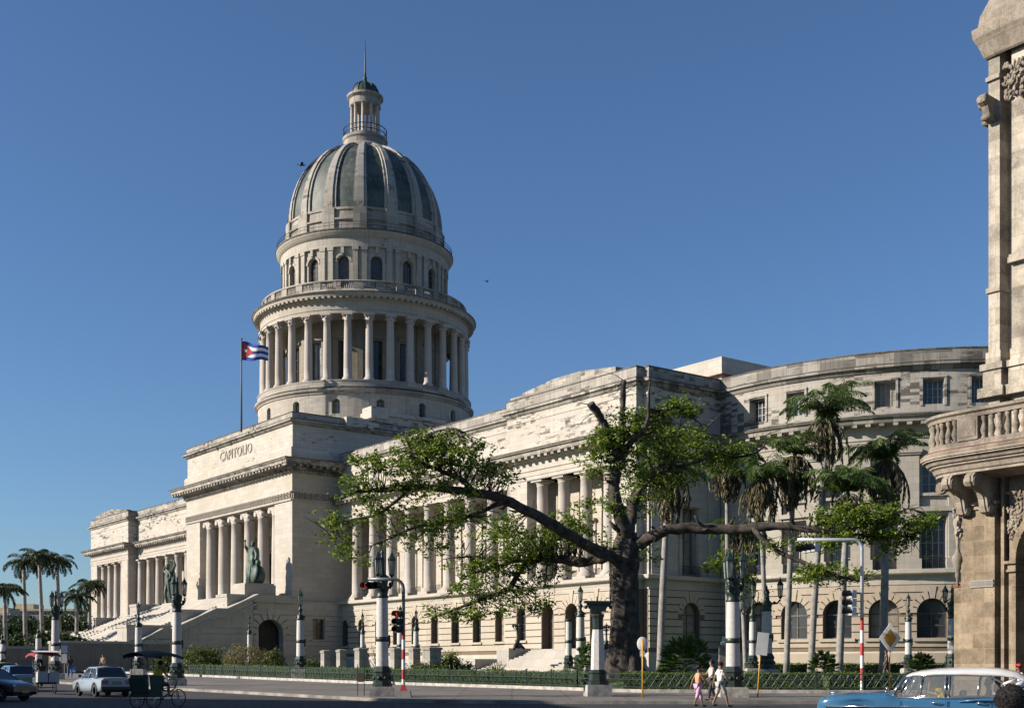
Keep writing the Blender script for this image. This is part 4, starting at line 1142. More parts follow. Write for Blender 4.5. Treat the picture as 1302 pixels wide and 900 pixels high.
def rand_axes(n, rs, size, asp=.5, flat=.0):
    u = rs.normal(size=(n, 3)); u[:, 2] *= (1 - flat); u /= np.linalg.norm(u, axis=1)[:, None]
    w_ = rs.normal(size=(n, 3)); w_[:, 2] += flat * 2; v = np.cross(u, w_); v /= np.linalg.norm(v, axis=1)[:, None]
    s_ = size * rs.uniform(.6, 1.3, size=(n, 1)); return u * s_, v * s_ * asp
def clumps(centres, per, r, rs):
    c = np.repeat(np.asarray(centres, float), per, axis=0)
    return c + rs.normal(size=c.shape) * np.array(r) * .55

def leafy(name, label, cat, x, y, z, rx, ry, rz, ncl, per, leaf, mat, group=None, seed=0, core=True, stems=6, name2='foliage', shell=.55, twig=True):
    rs = np.random.RandomState(seed); t = thing(name, label, cat, (x, y, z), 0, group)
    d = rs.normal(size=(ncl, 3)); d /= np.linalg.norm(d, axis=1)[:, None]; d *= (shell + (1 - shell) * rs.uniform(size=(ncl, 1)))
    wob = 1 + .22 * np.sin(d[:, :1] * 5 + seed) * np.cos(d[:, 1:2] * 4 + seed * 2)
    c = d * wob * np.array([rx, ry, rz]) + np.array([0, 0, rz]); c = c[c[:, 2] > .05]
    C = clumps(c, per, (leaf * 3.2,) * 3, rs); U, V = rand_axes(len(C), rs, leaf)
    quads(name2, mat, C, U, V, t)
    m = MB()
    for k in range(stems):
        q = c[rs.randint(len(c))]; m.path([(q[0] * .1, q[1] * .1, 0), (q[0] * .5, q[1] * .5, q[2] * .6), tuple(q)], [.05 * rz ** .5, .035 * rz ** .5, .012], 5)
    m.build('stem', 'tree_bark', t)
    return t

# --- the big tree -------------------------------------------------------------
TD = 72.0
def tp(px, y, dd=0): D = TD + dd; return Vector(((px - 651) / FPX * TD, D, (849 - y) / FPX * TD + EYE))
ceiba = thing('spreading_tree', 'huge old tree with massive grey trunk and long bare limbs spreading over the hedge', 'tree', (tp(795, 857).x, TD, lawn_z(tp(795, 857).x, TD)))
T0 = Vector(ceiba.location)
def br_(pts, rad, n=10, wob=.0, seed=1):
    r = random.Random(seed); P = [tp(*p) - T0 for p in pts]
    out = []; ro = []
    for i in range(len(P) - 1):
        k = 4
        for j in range(k):
            t = j / k
            p0 = P[max(i - 1, 0)]; p1 = P[i]; p2 = P[i + 1]; p3 = P[min(i + 2, len(P) - 1)]
            q = .5 * ((2 * p1) + (p2 - p0) * t + (2 * p0 - 5 * p1 + 4 * p2 - p3) * t * t + (3 * p1 - p0 - 3 * p2 + p3) * t ** 3)
            rr_ = (rad[i] + (rad[i + 1] - rad[i]) * t) / FPX * TD
            out.append(q + Vector([r.uniform(-1, 1) * rr_ * .16 for _ in range(3)])); ro.append(rr_ * r.uniform(.95, 1.05))
    out.append(P[-1]); ro.append(rad[-1] / FPX * TD)
    return out, ro
m = MB()
# trunk with buttress flare
tr_prof = [(857, 28), (850, 23.5), (838, 20.5), (820, 19), (790, 17.3), (760, 16.8), (735, 17), (712, 18.5), (695, 16), (675, 11.5)]
n = 44; o_ = len(m.v)
cxs = {857: 793, 850: 793, 838: 793, 820: 793.5, 790: 794, 760: 794, 735: 794, 712: 794, 695: 795, 675: 797}
_ys = [a for a, b in tr_prof][::-1]; _rs = [b for a, b in tr_prof][::-1]; _cs = [cxs[a] for a in _ys]
rows = [857 - 4.0 * k for k in range(46)]; rt_ = random.Random(9)
for i, y_ in enumerate(rows):
    r_ = float(np.interp(y_, _ys, _rs)); c = tp(float(np.interp(y_, _ys, _cs)), y_) - T0; rw = r_ / FPX * TD
    for j in range(n):
        a = 2 * pi * j / n; but = 1 + (.20 * max(0, math.sin(a * 5 + .6)) * (1 if y_ > 835 else .35) + .05 * math.sin(a * 9 + y_ * .11) + .04 * math.sin(a * 3 + y_ * .05) + .035 * math.sin(a * 17 + y_ * .07) + rt_.uniform(-.025, .025))
        zz = c.z if i else -.4
        m.v.append((c.x + rw * but * math.cos(a), c.y + rw * but * math.sin(a), zz))
for i in range(len(rows) - 1):
    for j in range(n): m.f.append((o_ + i * n + j, o_ + i * n + (j + 1) % n, o_ + (i + 1) * n + (j + 1) % n, o_ + (i + 1) * n + j)); m.sm.append(True)
m.build('trunk', 'tree_bark', ceiba)
LIMBS = [
    ([(790, 712), (765, 706, -1), (735, 693, -2), (705, 677, -3), (673, 661, -3.5), (640, 647, -4), (607, 639, -4), (570, 636, -4.5), (533, 635, -5), (500, 640, -5.5), (473, 643, -6), (452, 652, -6)], [11, 10, 9.5, 9, 8.5, 8, 7, 6, 4.5, 3, 2, 1]),
    ([(607, 639, -4), (590, 624, -4.5), (570, 617, -5), (552, 610, -5), (535, 600, -5.5), (527, 575, -6)], [5, 4.5, 4, 3.2, 2.2, 1]),
    ([(552, 610, -5), (548, 585, -5), (560, 570, -5), (585, 568, -5.5)], [2.6, 2, 1.5, .8]),
    ([(640, 650, -4), (618, 658, -3.5), (590, 667, -3), (560, 673, -3), (533, 678, -3), (505, 690, -3), (480, 700, -3)], [4.5, 4, 3.3, 2.8, 2, 1.4, .7]),
    ([(533, 635, -5), (510, 655, -5), (490, 668, -5), (455, 675, -5), (430, 686, -5)], [2.6, 2, 1.7, 1.2, .6]),
    ([(770, 708), (740, 712, 2), (712, 706, 3), (685, 704, 3.5), (663, 716, 4), (647, 742, 4), (624, 753, 3), (600, 763, 2), (578, 772, 2), (552, 781, 2)], [9, 7, 6, 5.5, 5.5, 5, 3.4, 2.6, 1.8, .8]),
    ([(685, 704, 3.5), (655, 706, 4), (633, 713, 4), (610, 718, 4.5), (590, 724, 5), (572, 742, 5), (557, 757, 5)], [4, 3.4, 3, 2.3, 1.6, 1.2, .5]),
    ([(633, 713, 4), (612, 702, 3.5), (585, 702, 3), (560, 705, 3)], [2, 1.7, 1.2, .5]),
    ([(600, 763, 2), (590, 778, 2), (565, 775, 2)], [1.8, 1.3, .5]),
    ([(745, 710, 1), (720, 700, 4), (695, 705, 6), (680, 690, 7), (660, 680, 7)], [5, 4, 3, 2, .8]),
    ([(797, 690), (790, 665, -.5), (781, 640, -1), (779, 615, -1), (786, 590, -1), (788, 565, -1), (789, 540, -1), (790, 515, -1), (791, 489, -1)], [15, 13, 11, 9.5, 9, 7, 5, 4.6, 4]),
    ([(784, 592, -1), (776, 566, -1.6), (766, 550, -2), (757, 537, -2.3), (747, 525, -2.6)], [5, 4.6, 4.6, 5, 5]),
    ([(786, 582, -1), (800, 568, -1.5), (812, 557, -2), (819, 541, -2), (820, 520, -2), (821, 496, -2.2)], [6, 5.2, 4.4, 3.4, 2.2, .8]),
    ([(797, 690, 0), (803, 664, 1), (808, 640, 2), (817, 615, 2.5), (830, 594, 3), (850, 578, 3), (872, 572, 3.5), (895, 563, 4), (925, 560, 4), (958, 563, 4)], [13, 11, 10, 8.5, 7, 6, 5, 4.2, 3, 1]),
    ([(812, 625, 2), (836, 600, 1), (858, 594, 0), (885, 590, -1), (905, 580, -1)], [5, 4, 3, 2, .7]),
    ([(819, 530, -2), (840, 527, -1), (856, 521, -1), (872, 532, -1), (890, 545, -1)], [3.2, 2.6, 2, 1.5, .6]),
    ([(895, 563, 4), (903, 545, 3.5), (910, 530, 3), (925, 516, 3)], [2.4, 1.8, 1.4, .5]),
    ([(930, 561, 4), (948, 566, 4), (975, 562, 4), (990, 550, 4), (993, 536, 4)], [2.2, 1.8, 1.6, 1.3, .5]),
    ([(800, 702), (820, 688, -.5), (843, 677, -1), (870, 674, -1), (900, 675, -1.2), (930, 677, -1.5), (960, 675, -2), (990, 676, -2.5), (1020, 681, -3), (1055, 687, -3), (1095, 688, -3), (1140, 689, -3)], [12, 11, 10, 9.5, 9.3, 9, 7.5, 6.5, 5.5, 4, 2.6, 1]),
    ([(950, 676, -2), (960, 692, -2.5), (977, 708, -3), (1000, 720, -3.5), (1030, 733, -4), (1055, 742, -4), (1075, 745, -4)], [5.5, 4.6, 4, 3.5, 2.6, 1.6, .6]),
    ([(1060, 687, -3), (1080, 672, -3), (1110, 662, -3), (1135, 655, -3)], [2.6, 2, 1.2, .5]),
    ([(1010, 680, -2.5), (1035, 668, -3), (1060, 655, -4), (1085, 650, -4)], [2.6, 2, 1.4, .5]),
    ([(795, 735), (780, 720, -1.5), (765, 712, -2), (752, 703, -2)], [4, 3.4, 2.6, 1.5]),
    ([(940, 677, -1.5), (935, 700, -1.5), (925, 712, -1.5), (912, 716, -1.5)], [2.4, 1.8, 1.2, .4]),
]
nodes = []
for i, (pts, rad) in enumerate(LIMBS):
    rad = [r_ * (.72 if r_ > 3 else .95) if not (i == 11 and r_ >= 4.6) else r_ for r_ in rad]
    P, ro = br_(pts, rad, seed=i); m = MB(); m.path(P, ro, 14 if rad[0] > 5 else 7)
    if rad[0] > 5:
        rq = random.Random(i + 70); m.v = [(a + rq.uniform(-1, 1) * .025, b + rq.uniform(-1, 1) * .025, c_ + rq.uniform(-1, 1) * .025) for a, b, c_ in m.v]
        for _k in range(max(0, len(P) // 5)):   # stubs and knots
            q_ = rq.randrange(2, len(P) - 2); dv = Vector((rq.uniform(-1, 1), rq.uniform(-1, 1), rq.uniform(-.3, 1))).normalized(); L_ = rq.uniform(.3, .9)
            m.path([tuple(P[q_]), tuple(P[q_] + dv * (ro[q_] + L_ * .5)), tuple(P[q_] + dv * (ro[q_] + L_) + Vector((0, 0, .15)))], [ro[q_] * .45, ro[q_] * .3, ro[q_] * .15], 6)
    m.build('limb', 'tree_bark', ceiba)
    nodes += [p for p, r_ in zip(P, ro) if r_ < 7 / FPX * TD]
REG = [ # px, y, rx, ry, depth, clusters
    (548, 583, 42, 16, -5, 40), (560, 600, 60, 22, -5, 60), (520, 612, 45, 16, -5.5, 34), (600, 596, 40, 18, -4.5, 30), (625, 618, 30, 15, -4, 20), (480, 603, 20, 10, -6, 8),
    (470, 640, 30, 20, -6, 18), (445, 682, 24, 20, -5.5, 16), (465, 708, 28, 20, -5, 14), (560, 640, 60, 14, -5, 26), (500, 665, 50, 18, -4, 26), (545, 690, 50, 22, -3, 30), (590, 665, 45, 18, -3, 26),
    (640, 672, 45, 22, 0, 40), (675, 690, 45, 26, 3, 54), (640, 708, 50, 20, 4, 46), (600, 712, 40, 20, 4, 26), (610, 745, 50, 20, 3, 34), (575, 775, 45, 12, 2, 26), (640, 770, 26, 12, 2, 8),
    (690, 740, 30, 26, 4, 20), (670, 765, 26, 12, 4, 12), (720, 665, 42, 20, 2, 44), (705, 700, 34, 20, 5, 26), (745, 640, 18, 14, 2, 8), (740, 670, 20, 12, 4, 10),
    (768, 565, 28, 20, -2, 34), (765, 590, 30, 26, -1, 32), (800, 545, 34, 20, -1, 34), (800, 590, 30, 34, 0, 36), (830, 545, 34, 26, -1, 40), (842, 575, 36, 24, 1, 40), (862, 525, 28, 14, -1, 26), (878, 548, 34, 18, 2, 30),
    (835, 615, 36, 26, 2, 36), (815, 640, 22, 22, 2, 14), (875, 590, 30, 20, 2, 20), (910, 560, 34, 16, 4, 26), (935, 575, 28, 18, 4, 18), (955, 555, 22, 12, 4, 10), (775, 640, 16, 18, -1, 12), (755, 690, 30, 12, -1, 10),
    (1045, 668, 32, 14, -3.5, 34), (1085, 662, 45, 18, -3, 60), (1115, 680, 45, 18, -3, 50), (1150, 672, 22, 14, -3, 16), (1062, 690, 34, 10, -3, 20), (1020, 700, 34, 14, -3, 16), (1040, 738, 45, 14, -4, 30), (1000, 735, 26, 14, -3.5, 12),
    (925, 712, 22, 14, -1.5, 14), (905, 722, 16, 10, -1.5, 8), (940, 745, 16, 16, -2, 8), (970, 700, 26, 10, -2.5, 10), (820, 705, 8, 10, -1, 4), (1120, 705, 30, 10, -3, 12),
]
rs = np.random.RandomState(5); cl = []; tw = MB(); NA_ = np.array([list(p) for p in nodes])
for (px, y_, rx, ry, dd, k) in REG:
    for j in range(int(k * 1.0)):
        d = rs.normal(size=3); d /= np.linalg.norm(d); d *= rs.uniform(.15, 1) ** .6
        p = np.array(list(tp(px + d[0] * rx, y_ + d[2] * ry, dd) - T0)); p[1] += d[1] * rx / FPX * TD * .9
        cl.append(p)
        q = NA_[np.argmin(((NA_ - p) ** 2).sum(1))]
        mid = (p + q) / 2 + rs.normal(size=3) * .12; mid[2] += .1
        tw.path([tuple(q), tuple(mid), tuple(p)], [.035, .024, .01], 4, caps=False)
for k in range(420):
    q = NA_[rs.randint(len(NA_))]; d = rs.normal(size=3) * np.array([1, .8, .6]); d /= np.linalg.norm(d); L_ = rs.uniform(.5, 1.7)
    e1 = q + d * L_ * .5 + rs.normal(size=3) * .08; e2 = q + d * L_ + rs.normal(size=3) * .15 + np.array([0, 0, .1])
    tw.path([tuple(q), tuple(e1), tuple(e2)], [.028, .018, .006], 4, caps=False)
tw.build('twigs', 'tree_bark', ceiba)
C = []
for p in cl:
    kk = rs.randint(3, 6)
    for j in range(kk):
        c0 = p + rs.normal(size=3) * np.array([.30, .30, .17]); nl = rs.randint(6, 11)
        C.append(c0 + rs.normal(size=(nl, 3)) * np.array([.15, .15, .09]))
C = np.concatenate(C); U, V = rand_axes(len(C), rs, .12, .5, .45)
quads('crown', 'tree_leaf', C, U, V, ceiba)

# --- palms -------------------------------------------------------------------------
def frond(rs, az, e0, droop, L, leafL, n=44, dead=False):
    """returns rachis points and leaflet quads"""
    p = np.zeros(3); el = e0; pts = [p.copy()]; dirs = []
    st = L / n
    h = np.array([math.cos(az), math.sin(az), 0.])
    for i in range(n):
        t = i / n; el2 = e0 - droop * (t ** (.55 if dead else 1.15))
        d = h * math.cos(el2) + np.array([0, 0, 1.]) * math.sin(el2); p = p + d * st; pts.append(p.copy()); dirs.append(d)
    C = []; U = []; V = []; side_ = np.array([-h[1], h[0], 0])
    for i in range(3, n):
        t = i / n; l = leafL * (math.sin(pi * min(1, .15 + t * .85)) ** .6) * rs.uniform(.8, 1.1)
        for sg in (-1, 1):
            d = dirs[i]; ud = np.cross(side_, d)
            v = side_ * sg * (.6 if not dead else .35) + d * .5 + np.array([0, 0, -1.]) * (.62 if not dead else .8) + ud * rs.uniform(-.25, .35) + rs.normal(size=3) * .12
            v /= np.linalg.norm(v); w_ = np.cross(v, d + rs.normal(size=3) * .3); w_ /= np.linalg.norm(w_)
            C.append(pts[i] + v * l / 2); U.append(v * l / 2); V.append(w_ * (.034 if not dead else .05))
    return pts, np.array(C), np.array(U), np.array(V)
def make_palm(label, x, y, z, h, seed, live=9, dead=10, L=3.2, lean=(0, 0), r=.27, skirt=3.4, green_el=(.1, 1.35), cat='palm tree', group='royal palms in the park', wind=0.0, gm='palm_green'):
    r *= .8; rs = np.random.RandomState(seed); t = thing('palm_tree', label, cat, (x, y, z), 0, group)
    m = MB(); P = []; Rr = []
    for i in range(11):
        q = i / 10; P.append((lean[0] * q ** 1.3, lean[1] * q ** 1.3, -.15 + (h + .15) * q)); Rr.append(r * (1.35 if i == 0 else 1.05 - .32 * q + .12 * math.sin(q * pi)))
    m.path(P, Rr, 12)
    for i in range(int(h / .45)):
        q = i * .45 / h; m.lathe(lean[0] * q ** 1.3, lean[1] * q ** 1.3, [(r * (1.07 - .32 * q + .12 * math.sin(q * pi)), i * .45), (r * (1.07 - .32 * q + .12 * math.sin(q * pi)), i * .45 + .04)], 12)
    m.build('trunk', 'palm_bark', t)
    top = np.array([lean[0], lean[1], h]);
    m = MB(); m.path([tuple(top), tuple(top + [0, 0, .7]), tuple(top + [0, 0, 1.3])], [r * .8, r * .75, r * .35], 10); m.build('crownshaft', gm, t)
    top2 = top + np.array([0, 0, 1.2])
    gC, gU, gV = [], [], []; ra = MB()
    for k in range(int(live * 1.5)):
        az = 2 * pi * (k + rs.uniform(-.3, .3)) / live * 1.0; e0 = rs.uniform(*green_el)
        if wind: az = az * (1 - abs(wind)) + (0 if wind > 0 else pi) * abs(wind)
        pts, C, U, V = frond(rs, az, e0, rs.uniform(1.3, 1.9) + e0 * .35, L * rs.uniform(.85, 1.15), .85, n=80)
        ra.path([tuple(p + top2) for p in pts[::4]], [.05 - .04 * i / 11 for i in range(len(pts[::4]))], 4, caps=False)
        gC.append(C + top2); gU.append(U); gV.append(V)
    ra.build('frond_stalk', gm, t)
    quads('fronds', gm, np.concatenate(gC), np.concatenate(gU), np.concatenate(gV), t)
    if dead:
        gC, gU, gV = [], [], []; ra = MB()
        dead = int(dead * 3.2)
        for k in range(dead):
            az = 2 * pi * (k + rs.uniform(-.4, .4)) / dead * (1 if k % 2 else 3.7)
            e0 = rs.uniform(-1.25, .45); pts, C, U, V = frond(rs, az, e0, 1.75 + e0 + rs.uniform(-.1, .5), skirt * rs.uniform(.6, 1.08), .6, n=40, dead=True)
            off = top2 + np.array([0, 0, -.3]); ra.path([tuple(p + off) for p in pts[::4]], .03, 4, caps=False)
            gC.append(C + off); gU.append(U); gV.append(V)
        ra.build('hanging_stalk', 'palm_dead', t)
        quads('hanging_fronds', 'palm_dead', np.concatenate(gC), np.concatenate(gU), np.concatenate(gV), t)
    return t
def palm_px(label, pxb, D, pxt, ytop, seed, **k):
    """ytop = picture height of the crown's heart"""
    x = X(pxb, D); z = lawn_z(x, D); h = H(ytop, D) - z - 1.2
    return make_palm(label, x, D, z, h, seed, lean=(X(pxt, D) - x, 0), **k)
palm_px('palm with a wide brown skirt of dead fronds just right of the great tree trunk', 839, 88, 850, 592, 11, live=8, dead=15, skirt=4.4, r=.30, green_el=(.3, 1.0), wind=.45)
palm_px('palm with a narrow drooping skirt behind the tall twin-lantern lamp post', 926, 86, 924, 578, 12, live=10, dead=13, skirt=3.2, r=.2, green_el=(.2, 1.2))
palm_px('short palm with bright green upright spear above its brown skirt', 975, 84, 966, 606, 13, live=13, dead=9, skirt=3.6, r=.2, L=3.8, green_el=(.5, 1.55))
palm_px('straight slender palm whose green head meets the dark cornice of the curved wing', 1000, 85, 1010, 575, 14, live=10, dead=14, skirt=3.9, r=.24, green_el=(.6, 1.5))
palm_px('tallest palm, leaning trunk, crown reaching up to the windows of the curved attic', 1031, 84, 1052, 527, 15, live=12, dead=9, skirt=3.8, r=.27, L=3.9, green_el=(.6, 1.5), wind=.12)
palm_px('low palm with arching green fronds, trunk left of the red and white signal pole', 1067, 83, 1078, 622, 16, live=15, dead=4, skirt=3.0, r=.3, L=4.0, green_el=(.5, 1.35))
palm_px('tall palm with a long dark skirt standing nearest the balustraded corner building', 1123, 85, 1128, 580, 17, live=13, dead=16, skirt=4.4, r=.32, L=3.8, green_el=(.6, 1.5))
palm_px('half hidden green palm low behind the bare horizontal limb', 948, 92, 940, 668, 18, live=9, dead=8, skirt=3.2, r=.2, green_el=(-.1, .8))
# distant palms on the left
for i, (pb, pt, yt, D, lab, sd) in enumerate([(33, 30, 712, 160, 'leftmost tall distant palm of the three close together', 21), (55, 50, 706, 158, 'middle and highest of the three distant palms', 22), (76, 73, 712, 162, 'distant palm rising right behind the far lamp post', 23),
        (97, 98, 757, 165, 'shorter distant palm with a dark bushy head left of the building end', 24), (7, 6, 748, 150, 'distant palm cut by the left edge of the picture, pale green drooping head', 25), (114, 114, 742, 172, 'distant palm half hidden behind the far corner of the capitol', 26)]):
    x = X(pb, D); z = 1.1
    make_palm(lab, x, D, z, H(yt, D) - z - 1.2, sd, live=12, dead=0, L=2.9, lean=(X(pt, D) - x, 0), r=.33, gm='palm_far', green_el=(-.7, 1.2), group='distant royal palms')
# --- trees far left
def far_tree(px, D, ytop, w_, label, seed, mat='far_leaf', n=240, ybase=845):
    x = X(px, D); z = 1.1; h = H(ytop, D) - z; t = thing('broadleaf_tree', label, 'tree', (x, D, z), 0, 'dark trees beyond the street')
    rs = np.random.RandomState(seed); rw = w_ / FPX * D / 2
    m = MB(); m.path([(0, 0, -.2), (.1, 0, h * .3), (0, .1, h * .6)], [.3, .25, .15], 8)
    for k in range(5):
        a = k * 1.3; m.path([(0, 0, h * .35), (rw * .5 * math.cos(a), rw * .5 * math.sin(a), h * .7)], [.14, .05], 5)
    m.build('trunk', 'tree_bark', t)
    d = rs.normal(size=(n, 3)); d /= np.linalg.norm(d, axis=1)[:, None]; d *= rs.uniform(.3, 1, size=(n, 1)) ** .5
    c = d * np.array([rw, rw, h * .42]) * (1 + .25 * np.sin(d[:, :1] * 6 + seed)) + np.array([0, 0, h * .58])
    C = clumps(c, 26, (.9, .9, .6), rs); U, V = rand_axes(len(C), rs, .26, .6, .3); quads('crown', mat, C, U, V, t)
far = [(-30, 175, 790, 60, 'dark rounded tree at the left edge beyond the traffic'), (8, 170, 793, 40, 'dark tree under the leftmost cut-off palm'), (40, 178, 785, 60, 'broad dark tree at the feet of the three tall palms'), (75, 172, 783, 50, 'dark tree with a high crown right behind the far lamp post'),
       (103, 180, 787, 50, 'dense tree between the shorter palm and the capitol corner'), (22, 160, 812, 40, 'low dark tree beneath the leftmost tall palm trunk'), (62, 148, 806, 50, 'low bushy tree between two pale palm trunks'), (90, 147, 811, 44, 'low tree just above the long stone wall'), (122, 186, 800, 40, 'tree tucked against the far end of the capitol')]
for i, (px, D, yt, w_, lab) in enumerate(far): far_tree(px, D, yt, w_, lab, 40 + i)
# --- bushes in the park
def bush_px(label, px, yb, D, w_, hpx, seed, mat='bush_leaf', leaf=.09, ncl=150, per=22, name='bush', cat='bush', **k):
    x = X(px, D); z = lawn_z(x, D); rx = w_ / FPX * D / 2; rz = hpx / FPX * D / 2
    return leafy(name, label, cat, x, D, z, rx, rx * .7, rz, ncl, per, leaf, mat, seed=seed, **k)
bush_px('rounded green bush right of the double-lantern lamp on the left', 258, 845, 112, 58, 34, 1, 'bush_leaf', .1, 260)
bush_px('low green bush left of the same lamp', 215, 845, 118, 40, 26, 2, 'bush_leaf', .1, 150)
bush_px('large yellowish twiggy bush in front of the terrace arch', 312, 845, 108, 72, 36, 3, 'dry_leaf', .08, 300)
bush_px('dark green bush beside the arch', 347, 845, 106, 26, 30, 4, 'bush_leaf', .09, 110)
bush_px('dark bush at the foot of the rectangular barred window', 396, 846, 110, 24, 16, 5, 'bush_leaf', .09, 60)
bush_px('clipped dark reddish hedge mound in front of the stone piers', 545, 848, 92, 56, 13, 6, 'bush_leaf', .08, 130)
bush_px('bright leafy shrub beside the end pier', 572, 846, 94, 30, 26, 7, 'hedge_leaf', .09, 90)
bush_px('reddish low shrub right of the leafy one', 594, 848, 93, 22, 12, 8, 'dry_leaf', .08, 50)
bush_px('spiky leafless twiggy bush left of the side steps', 632, 849, 90, 30, 18, 9, 'dry_leaf', .05, 60, per=8, stems=30)
bush_px('thin bare shrub between the first stone piers', 480, 845, 96, 26, 34, 10, 'dry_leaf', .05, 60, per=7, stems=30)
bush_px('small round clipped bush between trunk and striped pole', 843, 852, 80, 12, 10, 11, 'hedge_leaf', .07, 50)
# spiky fan palms
def fan_plant(label, px, yb, D, w_, hpx, seed, n=70):
    x = X(px, D); z = lawn_z(x, D); t = thing('spiky_palm_shrub', label, 'shrub', (x, D, z)); rs = np.random.RandomState(seed)
    rw = w_ / FPX * D / 2; h = hpx / FPX * D
    C, U, V = [], [], []
    for k in range(n):
        az = rs.uniform(0, 2 * pi); el = rs.uniform(-.25, 1.5); h0 = rs.uniform(.05, .5) * h; r0 = np.array([math.cos(az) * math.cos(el) * rw * .75, math.sin(az) * math.cos(el) * rw * .75, h0 + math.sin(el) * h * .42])
        base = np.array([0, 0, h0 * .5])
        for j in range(11):
            a = (j - 5) * .23; d = (r0 - base); d /= np.linalg.norm(d); s_ = np.cross(d, [0, 0, 1.]); s_ /= (np.linalg.norm(s_) + 1e-6)
            v = d * math.cos(a) + s_ * math.sin(a); l = rw * .55 * rs.uniform(.8, 1.1); v = v + np.array([0, 0, -.15])
            w2 = np.cross(v, d + rs.normal(size=3) * .2); w2 /= (np.linalg.norm(w2) + 1e-6)
            C.append(r0 + v * l / 2); U.append(v * l / 2); V.append(w2 * .05)
    quads('leaves', 'palm_green', np.array(C), np.array(U), np.array(V), t)
    m = MB(); m.path([(0, 0, -.1), (0, 0, h * .4)], [.14, .1], 8); m.build('stem', 'palm_bark', t)
fan_plant('wide dark fan-leaved shrub under the tall palm right of the great trunk', 872, 857, 78, 62, 46, 1, 110)
fan_plant('fan-leaved shrub pressed against the great tree trunk on its left', 745, 857, 78, 34, 40, 2, 60)
fan_plant('small fan-leaved shrub at the foot of the two leaning palm trunks', 1047, 857, 79, 36, 28, 3, 60)
fan_plant('spiky shrub beside the single-lantern lamp, above the blue car roof', 1172, 857, 78, 32, 26, 4, 60)
# --- hedges ------------------------------------------------------------------
def hedge(label, P0, P1, off0, wd, ht, seed, leaf=.055, dens=230, mat='hedge_leaf', zf=None):
    L = math.hypot(P1[0] - P0[0], P1[1] - P0[1]); dx, dy = (P1[0] - P0[0]) / L, (P1[1] - P0[1]) / L; nx_, ny_ = (-dy, dx)
    if ny_ < 0: nx_, ny_ = -nx_, -ny_
    z0 = zf or lawn_z(P0[0] + nx_, P0[1] + ny_); z1 = zf or lawn_z(P1[0] + nx_, P1[1] + ny_)
    t = thing('hedge', label, 'hedge', (P0[0], P0[1], z0)); rs = np.random.RandomState(seed)
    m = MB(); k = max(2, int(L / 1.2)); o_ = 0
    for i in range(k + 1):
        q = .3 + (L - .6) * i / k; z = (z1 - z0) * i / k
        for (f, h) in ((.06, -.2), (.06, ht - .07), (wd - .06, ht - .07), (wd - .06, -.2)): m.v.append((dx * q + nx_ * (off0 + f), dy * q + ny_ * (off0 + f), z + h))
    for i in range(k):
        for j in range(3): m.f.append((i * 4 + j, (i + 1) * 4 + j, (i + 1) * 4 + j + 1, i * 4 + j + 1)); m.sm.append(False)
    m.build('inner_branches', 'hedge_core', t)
    n = int(L * dens); q = rs.uniform(0, L, n); s_ = rs.uniform(size=n)
    f = np.where(s_ < .5, rs.uniform(-.02, .1, n), rs.uniform(0, wd, n)); h = np.where(s_ < .5, rs.uniform(0, ht, n), ht + rs.normal(size=n) * .035 + .06 * np.sin(q * 1.7) * np.sin(q * .6 + 1))
    C = np.stack([dx * q + nx_ * (off0 + f), dy * q + ny_ * (off0 + f), (z1 - z0) * q / L + h], 1)
    U, V = rand_axes(n, rs, leaf, .6); quads('foliage', mat, C, U, V, t)
for i, (a, b, lab, dens) in enumerate([((-27, 103.8), (-9.9, 79.6), 'clipped hedge behind the green fence, from the left lamp to the stone piers', 170), ((-9.9, 79.6), (3.4, 64.6), 'clipped bright-topped hedge behind the fence left of the column with the dark cross-bar', 240),
                                       ((5.2, 62.3), (15.4, 60.2), 'dark clipped hedge along the cross street in front of the great tree', 330), ((15.4, 60.2), (26, 59.6), 'dark clipped hedge right of the tall twin-lantern lamp', 330)]):
    hedge(lab, a, b, .7, 1.1, .86, 60 + i, dens=dens)
for i, (px0, px1, D, lab) in enumerate([(948, 1040, 90, 'low inner hedge across the lawn between the palm trunks'), (1046, 1215, 91, 'low inner hedge along the foot of the curved wing')]):
    hedge(lab, (X(px0, D), D), (X(px1, D), D), 0, .8, .75, 80 + i, dens=260, leaf=.06)
# ------------------------------------------------------------------ buildings out of frame that shade the road (left side of the avenue)
simple('plaster_ochre', (.45, .36, .24), .9, var=.15)
simple('plaster_pale', (.5, .47, .42), .9, var=.15)
def street_block(label, P, Ht, mat):
    cx = sum(p[0] for p in P) / len(P); cy = sum(p[1] for p in P) / len(P)
    t = thing('street_building', label, 'building', (cx, cy, 0)); L = [(x - cx, y - cy) for x, y in P]
    m = MB(); m.prism(L, -.2, Ht - .02); m.build('wall', mat, t)
    m = MB(); m.sweep(L, [(0, Ht - 1.1), (.5, Ht - .8), (.5, Ht - .5), (.02, Ht - .45), (.02, Ht), (-.4, Ht)]); m.build('cornice', 'limestone_lip', t)
    for i in range(len(L)):
        a, b = L[i], L[(i + 1) % len(L)]; l = math.hypot(b[0] - a[0], b[1] - a[1]); F = Flat(a, ((b[0] - a[0]) / l, (b[1] - a[1]) / l), ((b[1] - a[1]) / l, -(b[0] - a[0]) / l))
        n = int(l / 3.4)
        for k in range(n):
            for z in (.0, 4.6, 8.9):
                if z + 3.3 > Ht - 1.2: continue
                c = l * (k + .5) / n; window(F, (c, 1.4, z + .8, z + 3.3, z == 0), .02, t, 'window_wood', 'dark_glass', (2, 3))
street_block('tall ochre arcaded street building across the avenue, outside the left edge', [(-60.5, 55.0), (-52, 28), (-26.4, 28), (-30.6, 46.2)], 15.2, 'plaster_ochre')
